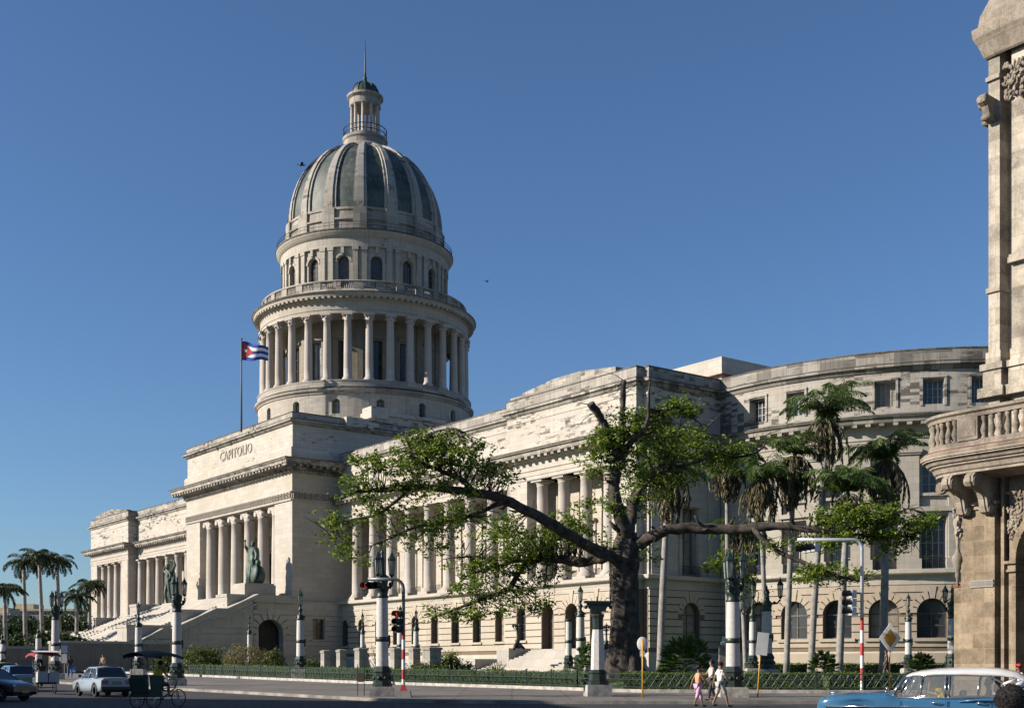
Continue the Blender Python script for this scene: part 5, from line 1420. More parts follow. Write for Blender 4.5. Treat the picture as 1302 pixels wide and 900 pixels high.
street_block('pale lower street building behind the camera on the avenue corner', [(-58, 27.5), (-58, 4), (-30, 4), (-27.5, 27.5)], 15.0, 'plaster_pale')

# ------------------------------------------------------------------ stone walls left of the stair
def cap_world(a, v): return (-21.5 + .602 * a + .799 * v, 182 - .799 * a + .602 * v)
def stone_wall(label, a0, a1, v0, v1, h, mat='wall_stone'):
    x, y = cap_world((a0 + a1) / 2, (v0 + v1) / 2); t = thing('stone_wall', label, 'wall', (x, y, .6), R(-53))
    m = MB(); sa, sv = (a1 - a0) / 2, (v1 - v0) / 2; m.box(-sa, sa, -sv, sv, 0, h + EYE - .6 - .25); m.build('wall_body', mat, t)
    m = MB(); m.box(-sa - .08, sa + .08, -sv - .08, sv + .08, h + EYE - .85, h + EYE - .6); m.build('coping', 'limestone_stairs', t)
stone_wall('long dark stained stone wall with a pale end in front of the stair foot', 26, 30, -53, -41.5, 2.8)
stone_wall('low stone wall with pale left end behind the tricycle cab', 14, 20, -57.5, -50, 2.35)
stone_wall('stone wall at the far foot of the grand stair, below the distant palms', -24, -16, -45, -37.5, 4.3)

# low stone piers along the sunken garden
x0, D0 = X(414, 97), 97
for i, (px, yt, wpx, lab) in enumerate([(414, 826, 13, 'first short stone pier from the left, before the terrace corner'), (434, 825, 13, 'second short stone pier from the left'), (459, 823, 17, 'third short stone pier, widest, standing just left of the tall lamp post'),
                        (503, 823, 15, 'short stone pier directly right of the tall lamp shaft'), (527, 823, 15, 'short stone pier between two bare shrubs'), (549, 822, 24, 'double width stone pier with a flat top, last to the right')]):
    D = 98 - (px - 414) * .04; x = X(px, D); z = lawn_z(x, D); w_ = wpx / FPX * D; h = H(yt, D) - z
    t = thing('stone_pier', lab, 'pier', (x, D, z), R(-53), 'stone piers in front of the wing')
    m = MB(); m.box(-w_ * .36, w_ * .36, -w_ * .36, w_ * .36, -.2, h - .22); m.build('shaft', 'limestone_lip', t)
    m = MB(); m.box(-w_ * .42, w_ * .42, -w_ * .42, w_ * .42, h - .22, h - .06); m.box(-w_ * .38, w_ * .38, -w_ * .38, w_ * .38, h - .06, h, taper=.12); m.build('cap', 'limestone_lip', t)

# ------------------------------------------------------------------ fences
def fence(label, pts, zoff=.17, H_=.80):
    t = thing('park_fence', label, 'fence', (pts[0][0], pts[0][1], walk_z(pts[0][1])))
    O = Vector(t.location); r = MB(); lat = MB()
    for (a, b) in zip(pts[:-1], pts[1:]):
        L = math.hypot(b[0] - a[0], b[1] - a[1]); n = max(1, int(round(L / 2.4)))
        def P(q, z): f = q / L; x = a[0] + (b[0] - a[0]) * f; y = a[1] + (b[1] - a[1]) * f; return (x - O.x, y - O.y, walk_z(y) + zoff + z - O.z)
        for z in (.10, .48, .76): r.path([P(0, z), P(L, z)], .022, 4, smooth=False)
        for i in range(n + 1):
            if i == n and b != pts[-1]: continue
            m = MB(); p = P(L * i / n, 0); m.cbox(p[0], p[1], p[2] - .1, .07, .07, .95); m.sphere((p[0], p[1], p[2] + .9), .05, 6, 4); m.build('post', 'green_iron', t)
        k = int(L / .40)
        for i in range(k):
            q0, q1 = L * i / k, L * (i + 1) / k
            lat.path([P(q0, .12), P(q1, .74)], .014, 4, smooth=False); lat.path([P(q1, .12), P(q0, .74)], .014, 4, smooth=False); lat.path([P(q0, .10), P(q0, .76)], .013, 4, smooth=False)
    r.build('rail', 'green_iron', t); lat.build('lattice', 'green_iron', t)
simple('fence_green', (.03, .06, .048), .5, .1)
MATS['green_iron_f'] = MATS['fence_green']
_g = MATS['green_iron']; MATS['green_iron'] = MATS['fence_green']
fence('long low green lattice fence along the avenue edge of the park', FENCE[2:7] )
fence('low green lattice fence rounding the corner and following the cross street', FENCE[6:11])
MATS['green_iron'] = _g

# ------------------------------------------------------------------ lamp posts
def lantern(m, g, x, y, z, s=1.0):
    """hexagonal lantern, z = bottom; m frame mesh, g glass mesh"""
    m.lathe(x, y, [(.03 * s, z - .12 * s), (.09 * s, z - .02 * s), (.15 * s, z + .02 * s), (.15 * s, z + .08 * s)], 6, smooth=False)
    for k in range(6):
        a = k * pi / 3; p0 = (x + .145 * s * math.cos(a), y + .145 * s * math.sin(a), z + .06 * s); p1 = (x + .21 * s * math.cos(a), y + .21 * s * math.sin(a), z + .92 * s)
        m.path([p0, p1], .02 * s, 4, smooth=False)
    m.lathe(x, y, [(.24 * s, z + .90 * s), (.25 * s, z + .97 * s), (.17 * s, z + 1.10 * s), (.10 * s, z + 1.22 * s), (.10 * s, z + 1.27 * s), (.05 * s, z + 1.34 * s), (.02 * s, z + 1.5 * s), (0, z + 1.56 * s)], 6, smooth=False)
    q = MB(); q.lathe(x, y, [(.13 * s, z + .07 * s), (.195 * s, z + .9 * s)], 6, smooth=False)
    q.lathe(x, y, [(.13 * s, z + .07 * s), (.03 * s, z + .2 * s), (.05 * s, z + .4 * s), (.03 * s, z + .6 * s)], 6); g.append(q)
def lamp_post(label, px, D, ytop, kind='twin', zb=None, rz=0.0, r=.28, group='bronze lantern lamp posts', yshaft=None, cat='lamp post', x=None):
    x = X(px, D) if x is None else x; z = walk_z(D) if zb is None else zb; h = H(ytop, D) - z
    t = thing('lamp_post', label, cat, (x, D, z), rz, group)
    hs = H(yshaft, D) - z if yshaft else h * .62
    m = MB(); b = r * 2.0; m.box(-b, b, -b, b, -.3, .38); m.box(-b * .9, b * .9, -b * .9, b * .9, .38, .44); m.build('plinth', 'plinth', t)
    m = MB(); b = r * 1.45; m.lathe(0, 0, [(b * 1.12, .44), (b * 1.12, .56), (b, .62), (b * .98, 1.05), (b * 1.08, 1.12), (r * 1.2, 1.3), (r * 1.12, 1.36)], 8, smooth=False)
    for k in range(8):
        a = k * pi / 4 + pi / 8; m.sphere((b * .93 * math.cos(a), b * .93 * math.sin(a), .83), .1, 6, 4)
    m.build('base', 'green_iron', t)
    m = MB(); m.lathe(0, 0, [(r * 1.03, 1.36), (r, 2.0), (r * .98, 3.0), (r * .90, hs)], 20); m.build('shaft', 'granite', t)
    zb_ = 1.36 + (hs - 1.36) * .36
    m = MB(); m.lathe(0, 0, [(r * 1.0, zb_), (r * 1.07, zb_ + .02), (r * 1.07, zb_ + .2), (r * 1.0, zb_ + .22)], 20)
    m.path([(r * 1.0, 0, zb_ - .25), (r * 1.15, 0, zb_ - .12), (r * 1.2, 0, zb_ + .1), (r * 1.1, 0, zb_ + .3)], .045, 6); m.build('band', 'green_iron', t)
    m = MB(); g = []; c = h - hs; rr_ = r * .9
    if kind == 'twin':
        m.lathe(0, 0, [(rr_ * 1.05, hs), (rr_ * 1.2, hs + .06), (rr_ * .95, hs + .14), (rr_ * 1.1, hs + .34), (rr_ * 1.35, hs + .46), (rr_ * .95, hs + .58), (rr_ * 1.1, hs + .8), (rr_ * 1.3, hs + .95), (rr_ * .5, hs + 1.1), (rr_ * .32, hs + 1.5), (rr_ * .45, hs + 1.7), (rr_ * .25, hs + 1.9), (rr_ * .2, h - .25), (rr_ * .35, h - .15), (0, h)], 12)
        s = (h - hs - .95) / 1.62; s = max(.75, min(1.2, s)); off = .43
        for k in range(3):
            a = pi * (k * 2 / 3) + .05; X_, Y_ = off * math.cos(a), off * math.sin(a)
            if k == 0 or True:
                m.path([(rr_ * .6 * math.cos(a), rr_ * .6 * math.sin(a), hs + .5), (X_ * .85, Y_ * .85, hs + .48), (X_ * 1.1, Y_ * 1.1, hs + .7), (X_, Y_, hs + .88)], [.10, .07, .05, .06], 6)
                m.sphere((X_ * .9, Y_ * .9, hs + .62), .11, 6, 5)
            lantern(m, g, X_, Y_, hs + 1.0, s)
    elif kind == 'single':
        m.lathe(0, 0, [(rr_ * 1.1, hs), (rr_ * 1.35, hs + .07), (rr_ * .9, hs + .16), (rr_ * 1.1, hs + .3), (rr_ * .45, hs + .42), (rr_ * .35, hs + .6), (rr_ * .75, hs + .72), (rr_ * .4, hs + .84), (rr_ * .3, hs + .95)], 12)
        for k in range(4):
            a = k * pi / 2; m.sphere((rr_ * 1.1 * math.cos(a), rr_ * 1.1 * math.sin(a), hs + .22), .08, 6, 4)
        lantern(m, g, 0, 0, hs + 1.0, max(.6, (h - hs - 1.0) / 1.56))
    elif kind == 'arms':
        m.lathe(0, 0, [(rr_ * 1.05, hs), (rr_ * 1.2, hs + .06), (rr_ * .95, hs + .14), (rr_ * 1.1, hs + .34), (rr_ * 1.3, hs + .46), (rr_ * .6, hs + .65), (rr_ * .5, hs + 1.0), (rr_ * .7, hs + 1.1), (rr_ * .3, hs + 1.3), (rr_ * .22, h - .3), (0, h)], 12)
        for sg in (-1, 1):
            m.path([(0, 0, hs + .55), (sg * .3, 0, hs + .45), (sg * .65, 0, hs + .5), (sg * .8, 0, hs + .68)], [.09, .07, .05, .06], 6)
            m.sphere((sg * .45, 0, hs + .5), .1, 6, 5); lantern(m, g, sg * .8, 0, hs + .8, .8)
    elif kind == 'bare':
        m.lathe(0, 0, [(rr_ * 1.05, hs), (rr_ * 1.5, hs + .1), (rr_ * 1.5, hs + .16), (rr_ * .3, hs + .2), (rr_ * .2, hs + .3), (0, h + .1)], 12)
    m.build('lantern_cluster' if kind != 'bare' else 'cap', 'green_iron', t)
    for q in g: q.build('lantern_glass', 'lantern_glass', t)
    return t
lamp_post('tall lamp post with lantern cluster, traffic signal mast in front of it', 486, 56.3, 698, 'twin', yshaft=760, rz=.1)
lamp_post('tall lamp post with lantern cluster beside the walking couple', 932, 55.5, 697, 'twin', zb=walk_z(55.5), yshaft=765, rz=-.05, r=.31)
lamp_post('lamp post with lantern cluster standing in front of the grand stair', 225, 74.5, 732, 'twin', yshaft=778, rz=.3)
lamp_post('distant lamp post beside the tricycle cab at the left', 70.5, 92, 750, 'twin', yshaft=788, rz=.2, r=.29)
lamp_post('lamp post with lantern cluster touching the edge of the corner building', 1211, 76, 742, 'twin', zb=1.05, yshaft=786, rz=.4)
lamp_post('single-lantern lamp post in front of the terrace with a slim ornate top', 382, 88, 747, 'single', zb=1.0, yshaft=788)
lamp_post('slim single-lantern lamp post left of the stair lamp', 176, 100, 764, 'single', zb=1.0, yshaft=797, r=.27)
lamp_post('small single-lantern lamp half hidden by bushes near the terrace arch', 317, 118, 787, 'single', zb=1.0, yshaft=806, r=.2)
lamp_post('slim single-lantern lamp post before the curved wing between signpost and corner building', 1155, 82, 765, 'single', zb=1.05, yshaft=790, r=.21)
lamp_post('single-lantern lamp post just left of the great tree trunk', 738, 84, 742, 'single', zb=1.05, yshaft=784, r=.29)
lamp_post('short lantern-less lamp post with a flat dark cap left of the great tree', 723, 88, 788, 'bare', zb=1.05, yshaft=790, r=.22)
lamp_post('two-armed lamp post behind the tall lamp, the nearer and higher of two', 975, 72, 742, 'arms', zb=1.0, yshaft=777, r=.3, rz=.1)
lamp_post('two-armed lamp post, the smaller farther one seen beside the tall lamp', 957, 88, 758, 'arms', zb=1.05, yshaft=790, r=.25)
lamp_post('single-lantern lamp post seen through the wing arcade, left one', 461, 108, 786, 'single', zb=1.0, yshaft=806, r=.2)
lamp_post('single-lantern lamp post in front of an arched window, middle one', 509, 96, 770, 'single', zb=1.0, yshaft=800, r=.26)
lamp_post('single-lantern lamp post in front of an arched window, right one', 529, 106, 782, 'single', zb=1.0, yshaft=802, r=.24)
lamp_post('very distant lamp post under the leftmost palms', 49, 128, 795, 'single', zb=1.1, yshaft=811, r=.3)
lamp_post('farthest lamp post at the left edge, short white shaft', 3, 130, 806, 'single', zb=1.1, yshaft=818, r=.3)
# octagonal post with the broken cross-bar top
D = 56.5; z = walk_z(D); t = thing('broken_lamp_post', 'white octagonal column with a dark wide cross-bar top and no lanterns', 'lamp post', (X(760, D), D, z), .1)
hs = H(800, D) - z
m = MB(); m.box(-.56, .56, -.56, .56, -.3, .52); m.build('plinth', 'plinth', t)
m = MB(); m.lathe(0, 0, [(.52, .52), (.52, .66), (.42, .72), (.4, 1.0), (.44, 1.06), (.34, 1.2)], 8, smooth=False); m.build('base', 'green_iron', t)
m = MB(); m.lathe(0, 0, [(.32, 1.2), (.29, 2.5), (.24, hs)], 8, smooth=False); m.build('shaft', 'granite', t)
m = MB(); m.lathe(0, 0, [(.24, hs), (.27, hs + .05), (.23, hs + .1), (.25, hs + .5), (.3, hs + .62), (.3, hs + .7)], 8, smooth=False)
zz = H(776, D) - z; zt = H(762, D) - z
m.box(-.62, .70, -.18, .18, zt - .16, zt - .06); m.box(-.50, .58, -.14, .14, zt - .32, zt - .16); m.box(-.34, .36, -.16, .16, zz - .02, zt - .3)
for q in (-.55, -.35, .35, .6): m.sphere((q, 0, zt - .34), .09, 6, 4)
m.path([(-.02, 0, zt - .1), (-.02, 0, zt + .14)], .04, 6); m.build('cross_bar', 'green_iron', t)

# ------------------------------------------------------------------ traffic signals
def disc(m, c, r, nrm, th=.04, n=16):
    q = Vector(nrm).normalized().to_track_quat('Z', 'Y').to_matrix().to_4x4(); M = Matrix.Translation(c) @ q
    m.lathe(0, 0, [(0, -th / 2), (r, -th / 2), (r, th / 2), (0, th / 2)], n, smooth=False, M=M)
def signal_head(parent, c, vertical, yaw, s=1.0, lit=True, mat='black_iron', step=.34):
    """three aspects with hoods; faces along yaw (0 = towards the camera)"""
    M0 = Matrix.Translation(c) @ Matrix.Rotation(yaw, 4, 'Z')
    hd = MB(); ls = []
    for k in range(3):
        off = (0, 0, (1 - k) * step * s) if vertical else ((k - 1) * step * s, 0, 0)
        M = M0 @ Matrix.Translation(off)
        hd.cbox(0, .08 * s, -.15 * s, .31 * s, .2 * s, .30 * s, M)
        MM = M @ Matrix.Rotation(R(90), 4, 'X')
        hh = MB(); hh.lathe(0, 0, [(.14 * s, .0), (.15 * s, .02), (.145 * s, .30 * s)], 16, a0=R(-35), a1=R(215), M=MM); hh.lathe(0, 0, [(.0, .004), (.14 * s, .006)], 16, M=MM); ls.append((hh, 9))
        l = MB(); l.lathe(0, 0, [(0, .03), (.08 * s, .025), (.115 * s, .012)], 16, M=MM); ls.append((l, k))
    h = hd.build('signal_head', mat, parent)
    for l, k in ls:
        if k == 9: l.build('hood', 'black_iron', h)
        else: l.build('lens', 'red_lamp' if (k == 0 and lit) else 'lamp_off', h)
def signal_mast(label, px, D, ytop, arm_px, head_px, head_y, vy, vpx, dirx=-1, zb=None, stripe0=None, hc=None, yaw=0, hmat='black_iron', vmat='black_iron', steelc='steel', r=.075, base=True, s=1.0, fat=False):
    x = X(px, D); z = walk_z(D) if zb is None else zb; h = H(ytop, D) - z
    t = thing('traffic_signal', label, 'traffic light', (x, D, z), 0, 'traffic light masts')
    ax = X(arm_px, D) - x
    m = MB(); R_ = .42
    pts = [(0, 0, 1.0), (0, 0, h - R_)] + [(-R_ * (1 - math.cos(a)), 0, h - R_ + R_ * math.sin(a)) for a in [pi / 8 * i for i in range(1, 5)]] + [(ax, 0, h)]
    m.path(pts, r, 10); m.build('mast_arm', steelc, t)
    zs = H(stripe0, D) - z; n = 6
    zlow = .35 if base else .0
    for k in range(n):
        za = zlow + (zs - zlow) * k / n; zb_ = zlow + (zs - zlow) * (k + 1) / n
        m = MB(); m.lathe(0, 0, [(r * 1.06, za), (r * 1.06, zb_)], 12); m.build('stripe', 'red_paint' if k % 2 else 'white_paint', t)
    m = MB(); 
    if base: m.cbox(0, 0, -.2, .75, .6, .48, taper=.06)
    else: m.lathe(0, 0, [(.16, -.1), (.16, .05), (.09, .1)], 12)
    m.build('footing', 'concrete' if base else 'steel', t)
    if base:
        m = MB(); m.cbox(0, 0, .28, .3, .3, .35, taper=.1); m.build('boot', 'red_paint', t)
    signal_head(t, (X(head_px, D) - x, -.05, H(head_y, D) - z), False, yaw, s, mat=hmat)
    signal_head(t, (X(vpx, D) - x, -.05, H(vy, D) - z), True, yaw, s, mat=vmat)
    m = MB(); 
    for dz in (.4, -.4): m.path([(0, 0, H(vy, D) - z + dz * s), (X(vpx, D) - x, .08, H(vy, D) - z + dz * s)], .02, 5)
    m.build('bracket', 'black_iron', t)
    return t
signal_mast('traffic light mast with striped foot and dark round signals before the tall lamp', 513, 55.2, 736, 468, 474, 744, 790, 506, stripe0=800, yaw=R(-30), steelc='dark_steel')
signal_mast('pale traffic light mast with striped foot and hooded grey signals above the blue car', 1096, 60.8, 686, 1014, 1028, 697, 766, 1081, stripe0=785, yaw=R(-72), hmat='steel', vmat='steel', base=False, r=.085, s=1.25, zb=walk_z(60.3), steelc='steel')
# ------------------------------------------------------------------ road signs
def post_sign(name, label, px, D, y_sign, zb, lean=0, mat='yellow_paint', r=.035):
    x = X(px, D); t = thing(name, label, 'road sign', (x, D, zb)); h = H(y_sign, D) - zb
    m = MB(); m.path([(0, 0, -.1), (lean, 0, h)], r, 8); m.build('post', mat, t); return t, h, lean
t, h, l = post_sign('priority_sign', 'diamond road sign with amber centre on a yellow post above the blue car', 1131, 57, 806, walk_z(57))
def flatpoly(pts, y0, y1): m = MB(); M = Matrix.Rotation(R(90), 4, 'X'); m.prism(pts, -y1, -y0, M); return m
h2 = H(811, 57) - walk_z(57); rr_ = .62
for (f, y0, y1, mt, nm) in ((1, -.10, -.06, 'white_paint', 'sign_plate'), (.62, -.107, -.10, 'amber_paint', 'amber_field')):
    m = flatpoly([(0, h2 - rr_ * f * 1.12), (rr_ * f * .80, h2), (0, h2 + rr_ * f * 1.12), (-rr_ * f * .80, h2)], y0, y1); m.build(nm, mt, t)
t, h, l = post_sign('round_sign', 'round road sign seen from behind on a yellow post before the hedge', 817, 54.5, 812, walk_z(54.5))
m = MB(); hz = H(818, 54.5) - walk_z(54.5); m.path([(0, .05, hz), (0, .08, hz)], [.24, .24], 20, smooth=False); 
m2 = MB(); M = Matrix.Translation((0, .07, hz)) @ Matrix.Rotation(R(90), 4, 'X'); m2.lathe(0, 0, [(0, .01), (.22, .01), (.235, .0), (.235, -.015), (0, -.015)], 24, M=M, sy=1.3); m2.build('sign_plate', 'plate_back' if 'plate_back' in MATS else 'white_paint', t)
m = MB(); m.cbox(0, .09, hz - .55, .2, .03, .25); m.build('lower_plate', 'white_paint', t)
t, h, l = post_sign('square_sign', 'blank white square panel on a leaning wooden post behind the walking couple', 963, 55, 812, walk_z(55), lean=.17)
m = MB(); M = Matrix.Translation((.17, -.06, H(818, 55) - walk_z(55))) @ Matrix.Rotation(R(6), 4, 'Y'); m.cbox(.04, 0, -.50, .50, .02, 1.0, M); m.build('sign_plate', 'white_paint', t)
t, h, l = post_sign('blue_sign', 'small blue sign with pale lower plate on a thin post by the stone wall', 82, 96, 822, walk_z(96), mat='steel', r=.03)
m = MB(); m.cbox(0, -.05, h - .45, .5, .03, .55); m.build('sign_plate', 'cloth_blue', t); m = MB(); m.cbox(0, -.05, h - 1.25, .42, .03, .7); m.build('lower_plate', 'box_grey', t)
# litter bin
D = 57.5; t = thing('litter_bin', 'small brown litter bin hung in a thin metal frame left of the tall lamp', 'litter bin', (X(459, D), D, walk_z(D)))
m = MB(); m.path([(-.15, 0, 0), (-.15, 0, 1.45), (.15, 0, 1.45), (.15, 0, 0)], .018, 5); m.build('frame', 'green_iron', t)
m = MB(); m.cbox(0, 0, .62, .26, .2, .42, taper=-.02); m.build('bin', 'window_wood', t)

# ------------------------------------------------------------------ bust on a pedestal, torcheres, statues
D = 76; x = X(920, D); z = lawn_z(x, D); t = thing('bust', 'white marble bust on a tall grey pedestal left of the tall lamp shaft', 'bust', (x, D, z)); h = H(821, D) - z
m = MB(); m.cbox(0, 0, -.2, .62, .5, h + .2, taper=.03); m.build('pedestal', 'wall_stone', t)
m = MB(); m.sphere((0, 0, h + .16), (.2, .13, .17), 10, 6); m.path([(0, 0, h + .2), (0, 0, h + .36)], .065, 8); m.sphere((0, -.01, h + .47), (.095, .11, .14), 10, 8); m.sphere((0, -.12, h + .45), (.02, .03, .03), 6, 4); m.build('sculpted_head', 'white_paint', t)
def torchere(label, px, D, yt, yb):
    x = X(px, D); z = H(yb, D); h = H(yt, D) - z; s = h / 3.0
    t = thing('bronze_torchere', label, 'candelabrum', (x, D, z), 0, 'bronze candelabra on the side steps')
    m = MB()
    for k in range(3):
        a = k * 2 * pi / 3; m.path([(.75 * s * math.cos(a), .75 * s * math.sin(a), 0), (.5 * s * math.cos(a), .5 * s * math.sin(a), .3 * s), (.2 * s * math.cos(a), .2 * s * math.sin(a), .7 * s)], [.16 * s, .13 * s, .1 * s], 6)
    m.lathe(0, 0, [(.5 * s, .1 * s), (.42 * s, .4 * s), (.2 * s, .75 * s), (.3 * s, .9 * s), (.12 * s, 1.1 * s), (.1 * s, 2.0 * s), (.2 * s, 2.15 * s), (.1 * s, 2.3 * s), (.16 * s, 2.6 * s), (.22 * s, 2.75 * s), (.05 * s, 2.8 * s), (.03 * s, 3 * s)], 10); m.build('stem', 'black_iron', t)
    for k in range(4):
        a = k * pi / 2 + .4; m = MB(); m.path([(0, 0, 2.2 * s), (.28 * s * math.cos(a), .28 * s * math.sin(a), 2.1 * s), (.5 * s * math.cos(a), .5 * s * math.sin(a), 2.35 * s)], .05 * s, 6); m.lathe(.5 * s * math.cos(a), .5 * s * math.sin(a), [(.04 * s, 2.3 * s), (.14 * s, 2.45 * s), (.16 * s, 2.6 * s), (.05 * s, 2.68 * s)], 8); m.build('arm', 'black_iron', t)
torchere('black branched candelabrum on the left block of the side steps', 658, 113, 789, 825)
torchere('black branched candelabrum half hidden by the great trunk', 771, 103, 791, 826)

def skin_mesh(V, Eg, Rd, name, mat, parent, sub=1, loc=None):
    me = bpy.data.meshes.new(name); me.from_pydata(V, Eg, []); ob = bpy.data.objects.new(name, me); COL.objects.link(ob)
    md = ob.modifiers.new('s', 'SKIN'); md.use_smooth_shade = True
    for i, r_ in enumerate(Rd):
        sv = me.skin_vertices[0].data[i]; sv.radius = r_ if isinstance(r_, tuple) else (r_, r_); sv.use_root = (i == 0)
    sb = ob.modifiers.new('b', 'SUBSURF'); sb.levels = sub; sb.render_levels = sub
    dg = bpy.context.evaluated_depsgraph_get(); dg.update(); m2 = bpy.data.meshes.new_from_object(ob.evaluated_get(dg))
    bpy.data.objects.remove(ob); m2.materials.clear(); m2.materials.append(MATS[mat])
    for p in m2.polygons: p.use_smooth = True
    o2 = bpy.data.objects.new(name, m2); COL.objects.link(o2); o2.parent = parent; return o2

def statue(label, a, v, z0, seated=True):
    x, y = cap_world(a, v); t = thing('bronze_statue', label, 'statue', (x, y, z0), R(-53), 'colossal bronze statues flanking the stair')
    m = MB(); m.box(-1.9, 1.9, -2.1, 2.1, 0, 1.35); m.box(-1.75, 1.75, -1.95, 1.95, 1.35, 1.55); m.build('pedestal', 'bronze_lit' if not seated else 'limestone_stairs', t)
    zb = 1.55; S = (5.4 if seated else 5.8) / 1.8
    if not seated:
        V = [(0, 0, 1.0), (0, 0, 1.22), (0, 0, 1.42), (0, 0, 1.52), (-.2, 0, 1.42), (-.34, -.05, 1.52), (-.2, -.06, 1.72), (.2, 0, 1.42), (.32, 0, 1.2), (.25, -.14, 1.05), (-.1, 0, .92), (-.13, -.08, .5), (-.12, 0, .05), (.1, 0, .92), (.14, .03, .5), (.16, .1, .05)]
        Eg = [(0, 1), (1, 2), (2, 3), (2, 4), (4, 5), (5, 6), (2, 7), (7, 8), (8, 9), (0, 10), (10, 11), (11, 12), (0, 13), (13, 14), (14, 15)]
        Rd = [(.17, .13), (.15, .12), (.17, .12), .07, .08, .06, .05, .08, .06, .05, .11, .085, .06, .11, .085, .06]
    else:
        V = [(0, 0, 1.0), (0, 0, 1.2), (0, 0, 1.42), (0, 0, 1.54), (-.2, 0, 1.45), (-.33, -.12, 1.36), (-.32, -.22, 1.62), (.2, 0, 1.43), (.34, 0, 1.18), (.40, -.1, .95), (-.1, 0, .9), (-.13, -.10, .5), (-.14, -.02, .05), (.1, 0, .9), (.13, .03, .5), (.14, .05, .05)]
        Eg = [(0, 1), (1, 2), (2, 3), (2, 4), (4, 5), (5, 6), (2, 7), (7, 8), (8, 9), (0, 10), (10, 11), (11, 12), (0, 13), (13, 14), (14, 15)]
        Rd = [(.29, .22), (.25, .19), (.28, .20), .085, .13, .09, .06, .14, .10, .07, .23, .22, .21, .23, .22, .21]
    V = [(p[0] * S, p[1] * S, zb + p[2] * S) for p in V]; Rd = [tuple(q * S for q in r_) if isinstance(r_, tuple) else r_ * S for r_ in Rd]
    skin_mesh(V, Eg, Rd, 'figure', 'bronze_lit', t, 2)
    m = MB(); m.sphere((0, -.02 * S, zb + 1.65 * S), (.085 * S, .10 * S, .12 * S), 12, 8); m.sphere((0, 0, zb + 1.74 * S), (.10 * S, .12 * S, .07 * S), 10, 6); m.build('head', 'bronze_lit', t)
    m = MB()
    if seated:   # robed figure with shield and column at its side
        for k in range(10):
            a_ = k * 2 * pi / 10; m.path([(.15 * S * math.cos(a_), .12 * S * math.sin(a_), zb + 1.05 * S), (.23 * S * math.cos(a_), .18 * S * math.sin(a_), zb + .5 * S), (.27 * S * math.cos(a_), .24 * S * math.sin(a_), zb)], [.07 * S, .10 * S, .11 * S], 6)
        M = Matrix.Translation((.34 * S, -.16 * S, zb + .42 * S)) @ Matrix.Rotation(R(80), 4, 'X'); m.lathe(0, 0, [(0, .07 * S), (.2 * S, .05 * S), (.30 * S, 0), (.31 * S, -.03 * S), (0, -.04 * S)], 16, M=M, sy=1.25)
        m.sphere((.3 * S, .1 * S, zb + .35 * S), (.34 * S, .26 * S, .42 * S), 10, 8); m.sphere((.42 * S, 0, zb + .85 * S), (.12 * S, .12 * S, .16 * S), 8, 6)
        m.build('drapery_and_shield', 'bronze_lit', t)
        m = MB(); m.path([(-.32 * S, -.24 * S, zb + 1.5 * S), (-.32 * S, -.24 * S, zb + 1.82 * S)], .03 * S, 6); m.sphere((-.32 * S, -.24 * S, zb + 1.82 * S), .05 * S, 6, 5); m.build('torch', 'bronze_lit', t)
    else:        # cloak flying over the shoulder in an arc
        m.path([(.2 * S, .1 * S, zb + 1.4 * S), (.42 * S, .15 * S, zb + 1.75 * S), (.3 * S, .15 * S, zb + 1.95 * S), (0, .1 * S, zb + 1.98 * S)], [.10 * S, .06 * S, .04 * S, .02 * S], 8)
        m.sphere((.22 * S, .16 * S, zb + 1.05 * S), (.2 * S, .1 * S, .5 * S), 10, 8)
        m.build('cloak', 'bronze_lit', t)
statue('green bronze robed woman with shield, the nearer statue beside the portico', 14.1, -24.3, 9.0 + E, True)
statue('green bronze nude man with a flying cloak, the farther statue by the stair', -14.1, -24.3, 7.6 + E, False)

# ------------------------------------------------------------------ flag
x, y = cap_world(8.4, -16.0)
x = X(307, 165); y = 165
t = thing('flagpole', 'tall dark pole with a Cuban flag flying above the portico roof', 'flagpole', (x, y, 31.3 + E))
hp = H(431, y) - 31.3 - E
m = MB(); m.path([(0, 0, 0), (0, 0, hp)], [.13, .08], 8); m.sphere((0, 0, hp), .16, 8, 6); m.build('pole', 'window_wood', t)
ft = H(434, y) - 31.3 - E; fh = (459 - 434) / FPX * y; fl_ = 34.5 / FPX * y
def fp(u, v, off=0):   # u along the fly, v down the hoist
    q = u; x_ = q * fl_ * .98; z_ = ft - v * fh * (1 - .35 * u) - .30 * fh * u ** 1.1 + .045 * fh * math.sin(u * 9 + v * 1.2); y_ = .28 * math.sin(u * 7.5 + v * 1.5) * (u + .1); return (x_, y_ + off, z_)
fl = bpy.data.materials.new
simple('flag_blue', (.02, .06, .30), .8); simple('flag_white', (.75, .75, .74), .8); simple('flag_red', (.42, .04, .03), .8)
nu = 24
for k in range(5):
    m = MB(); v0, v1 = k / 5, (k + 1) / 5
    for i in range(nu):
        for j in range(2):
            va, vb = v0 + (v1 - v0) * j / 2, v0 + (v1 - v0) * (j + 1) / 2
            m.add([fp(i / nu, va), fp((i + 1) / nu, va), fp((i + 1) / nu, vb), fp(i / nu, vb)], [(0, 1, 2, 3)])
    m.build('stripe', 'flag_blue' if k % 2 == 0 else 'flag_white', t)
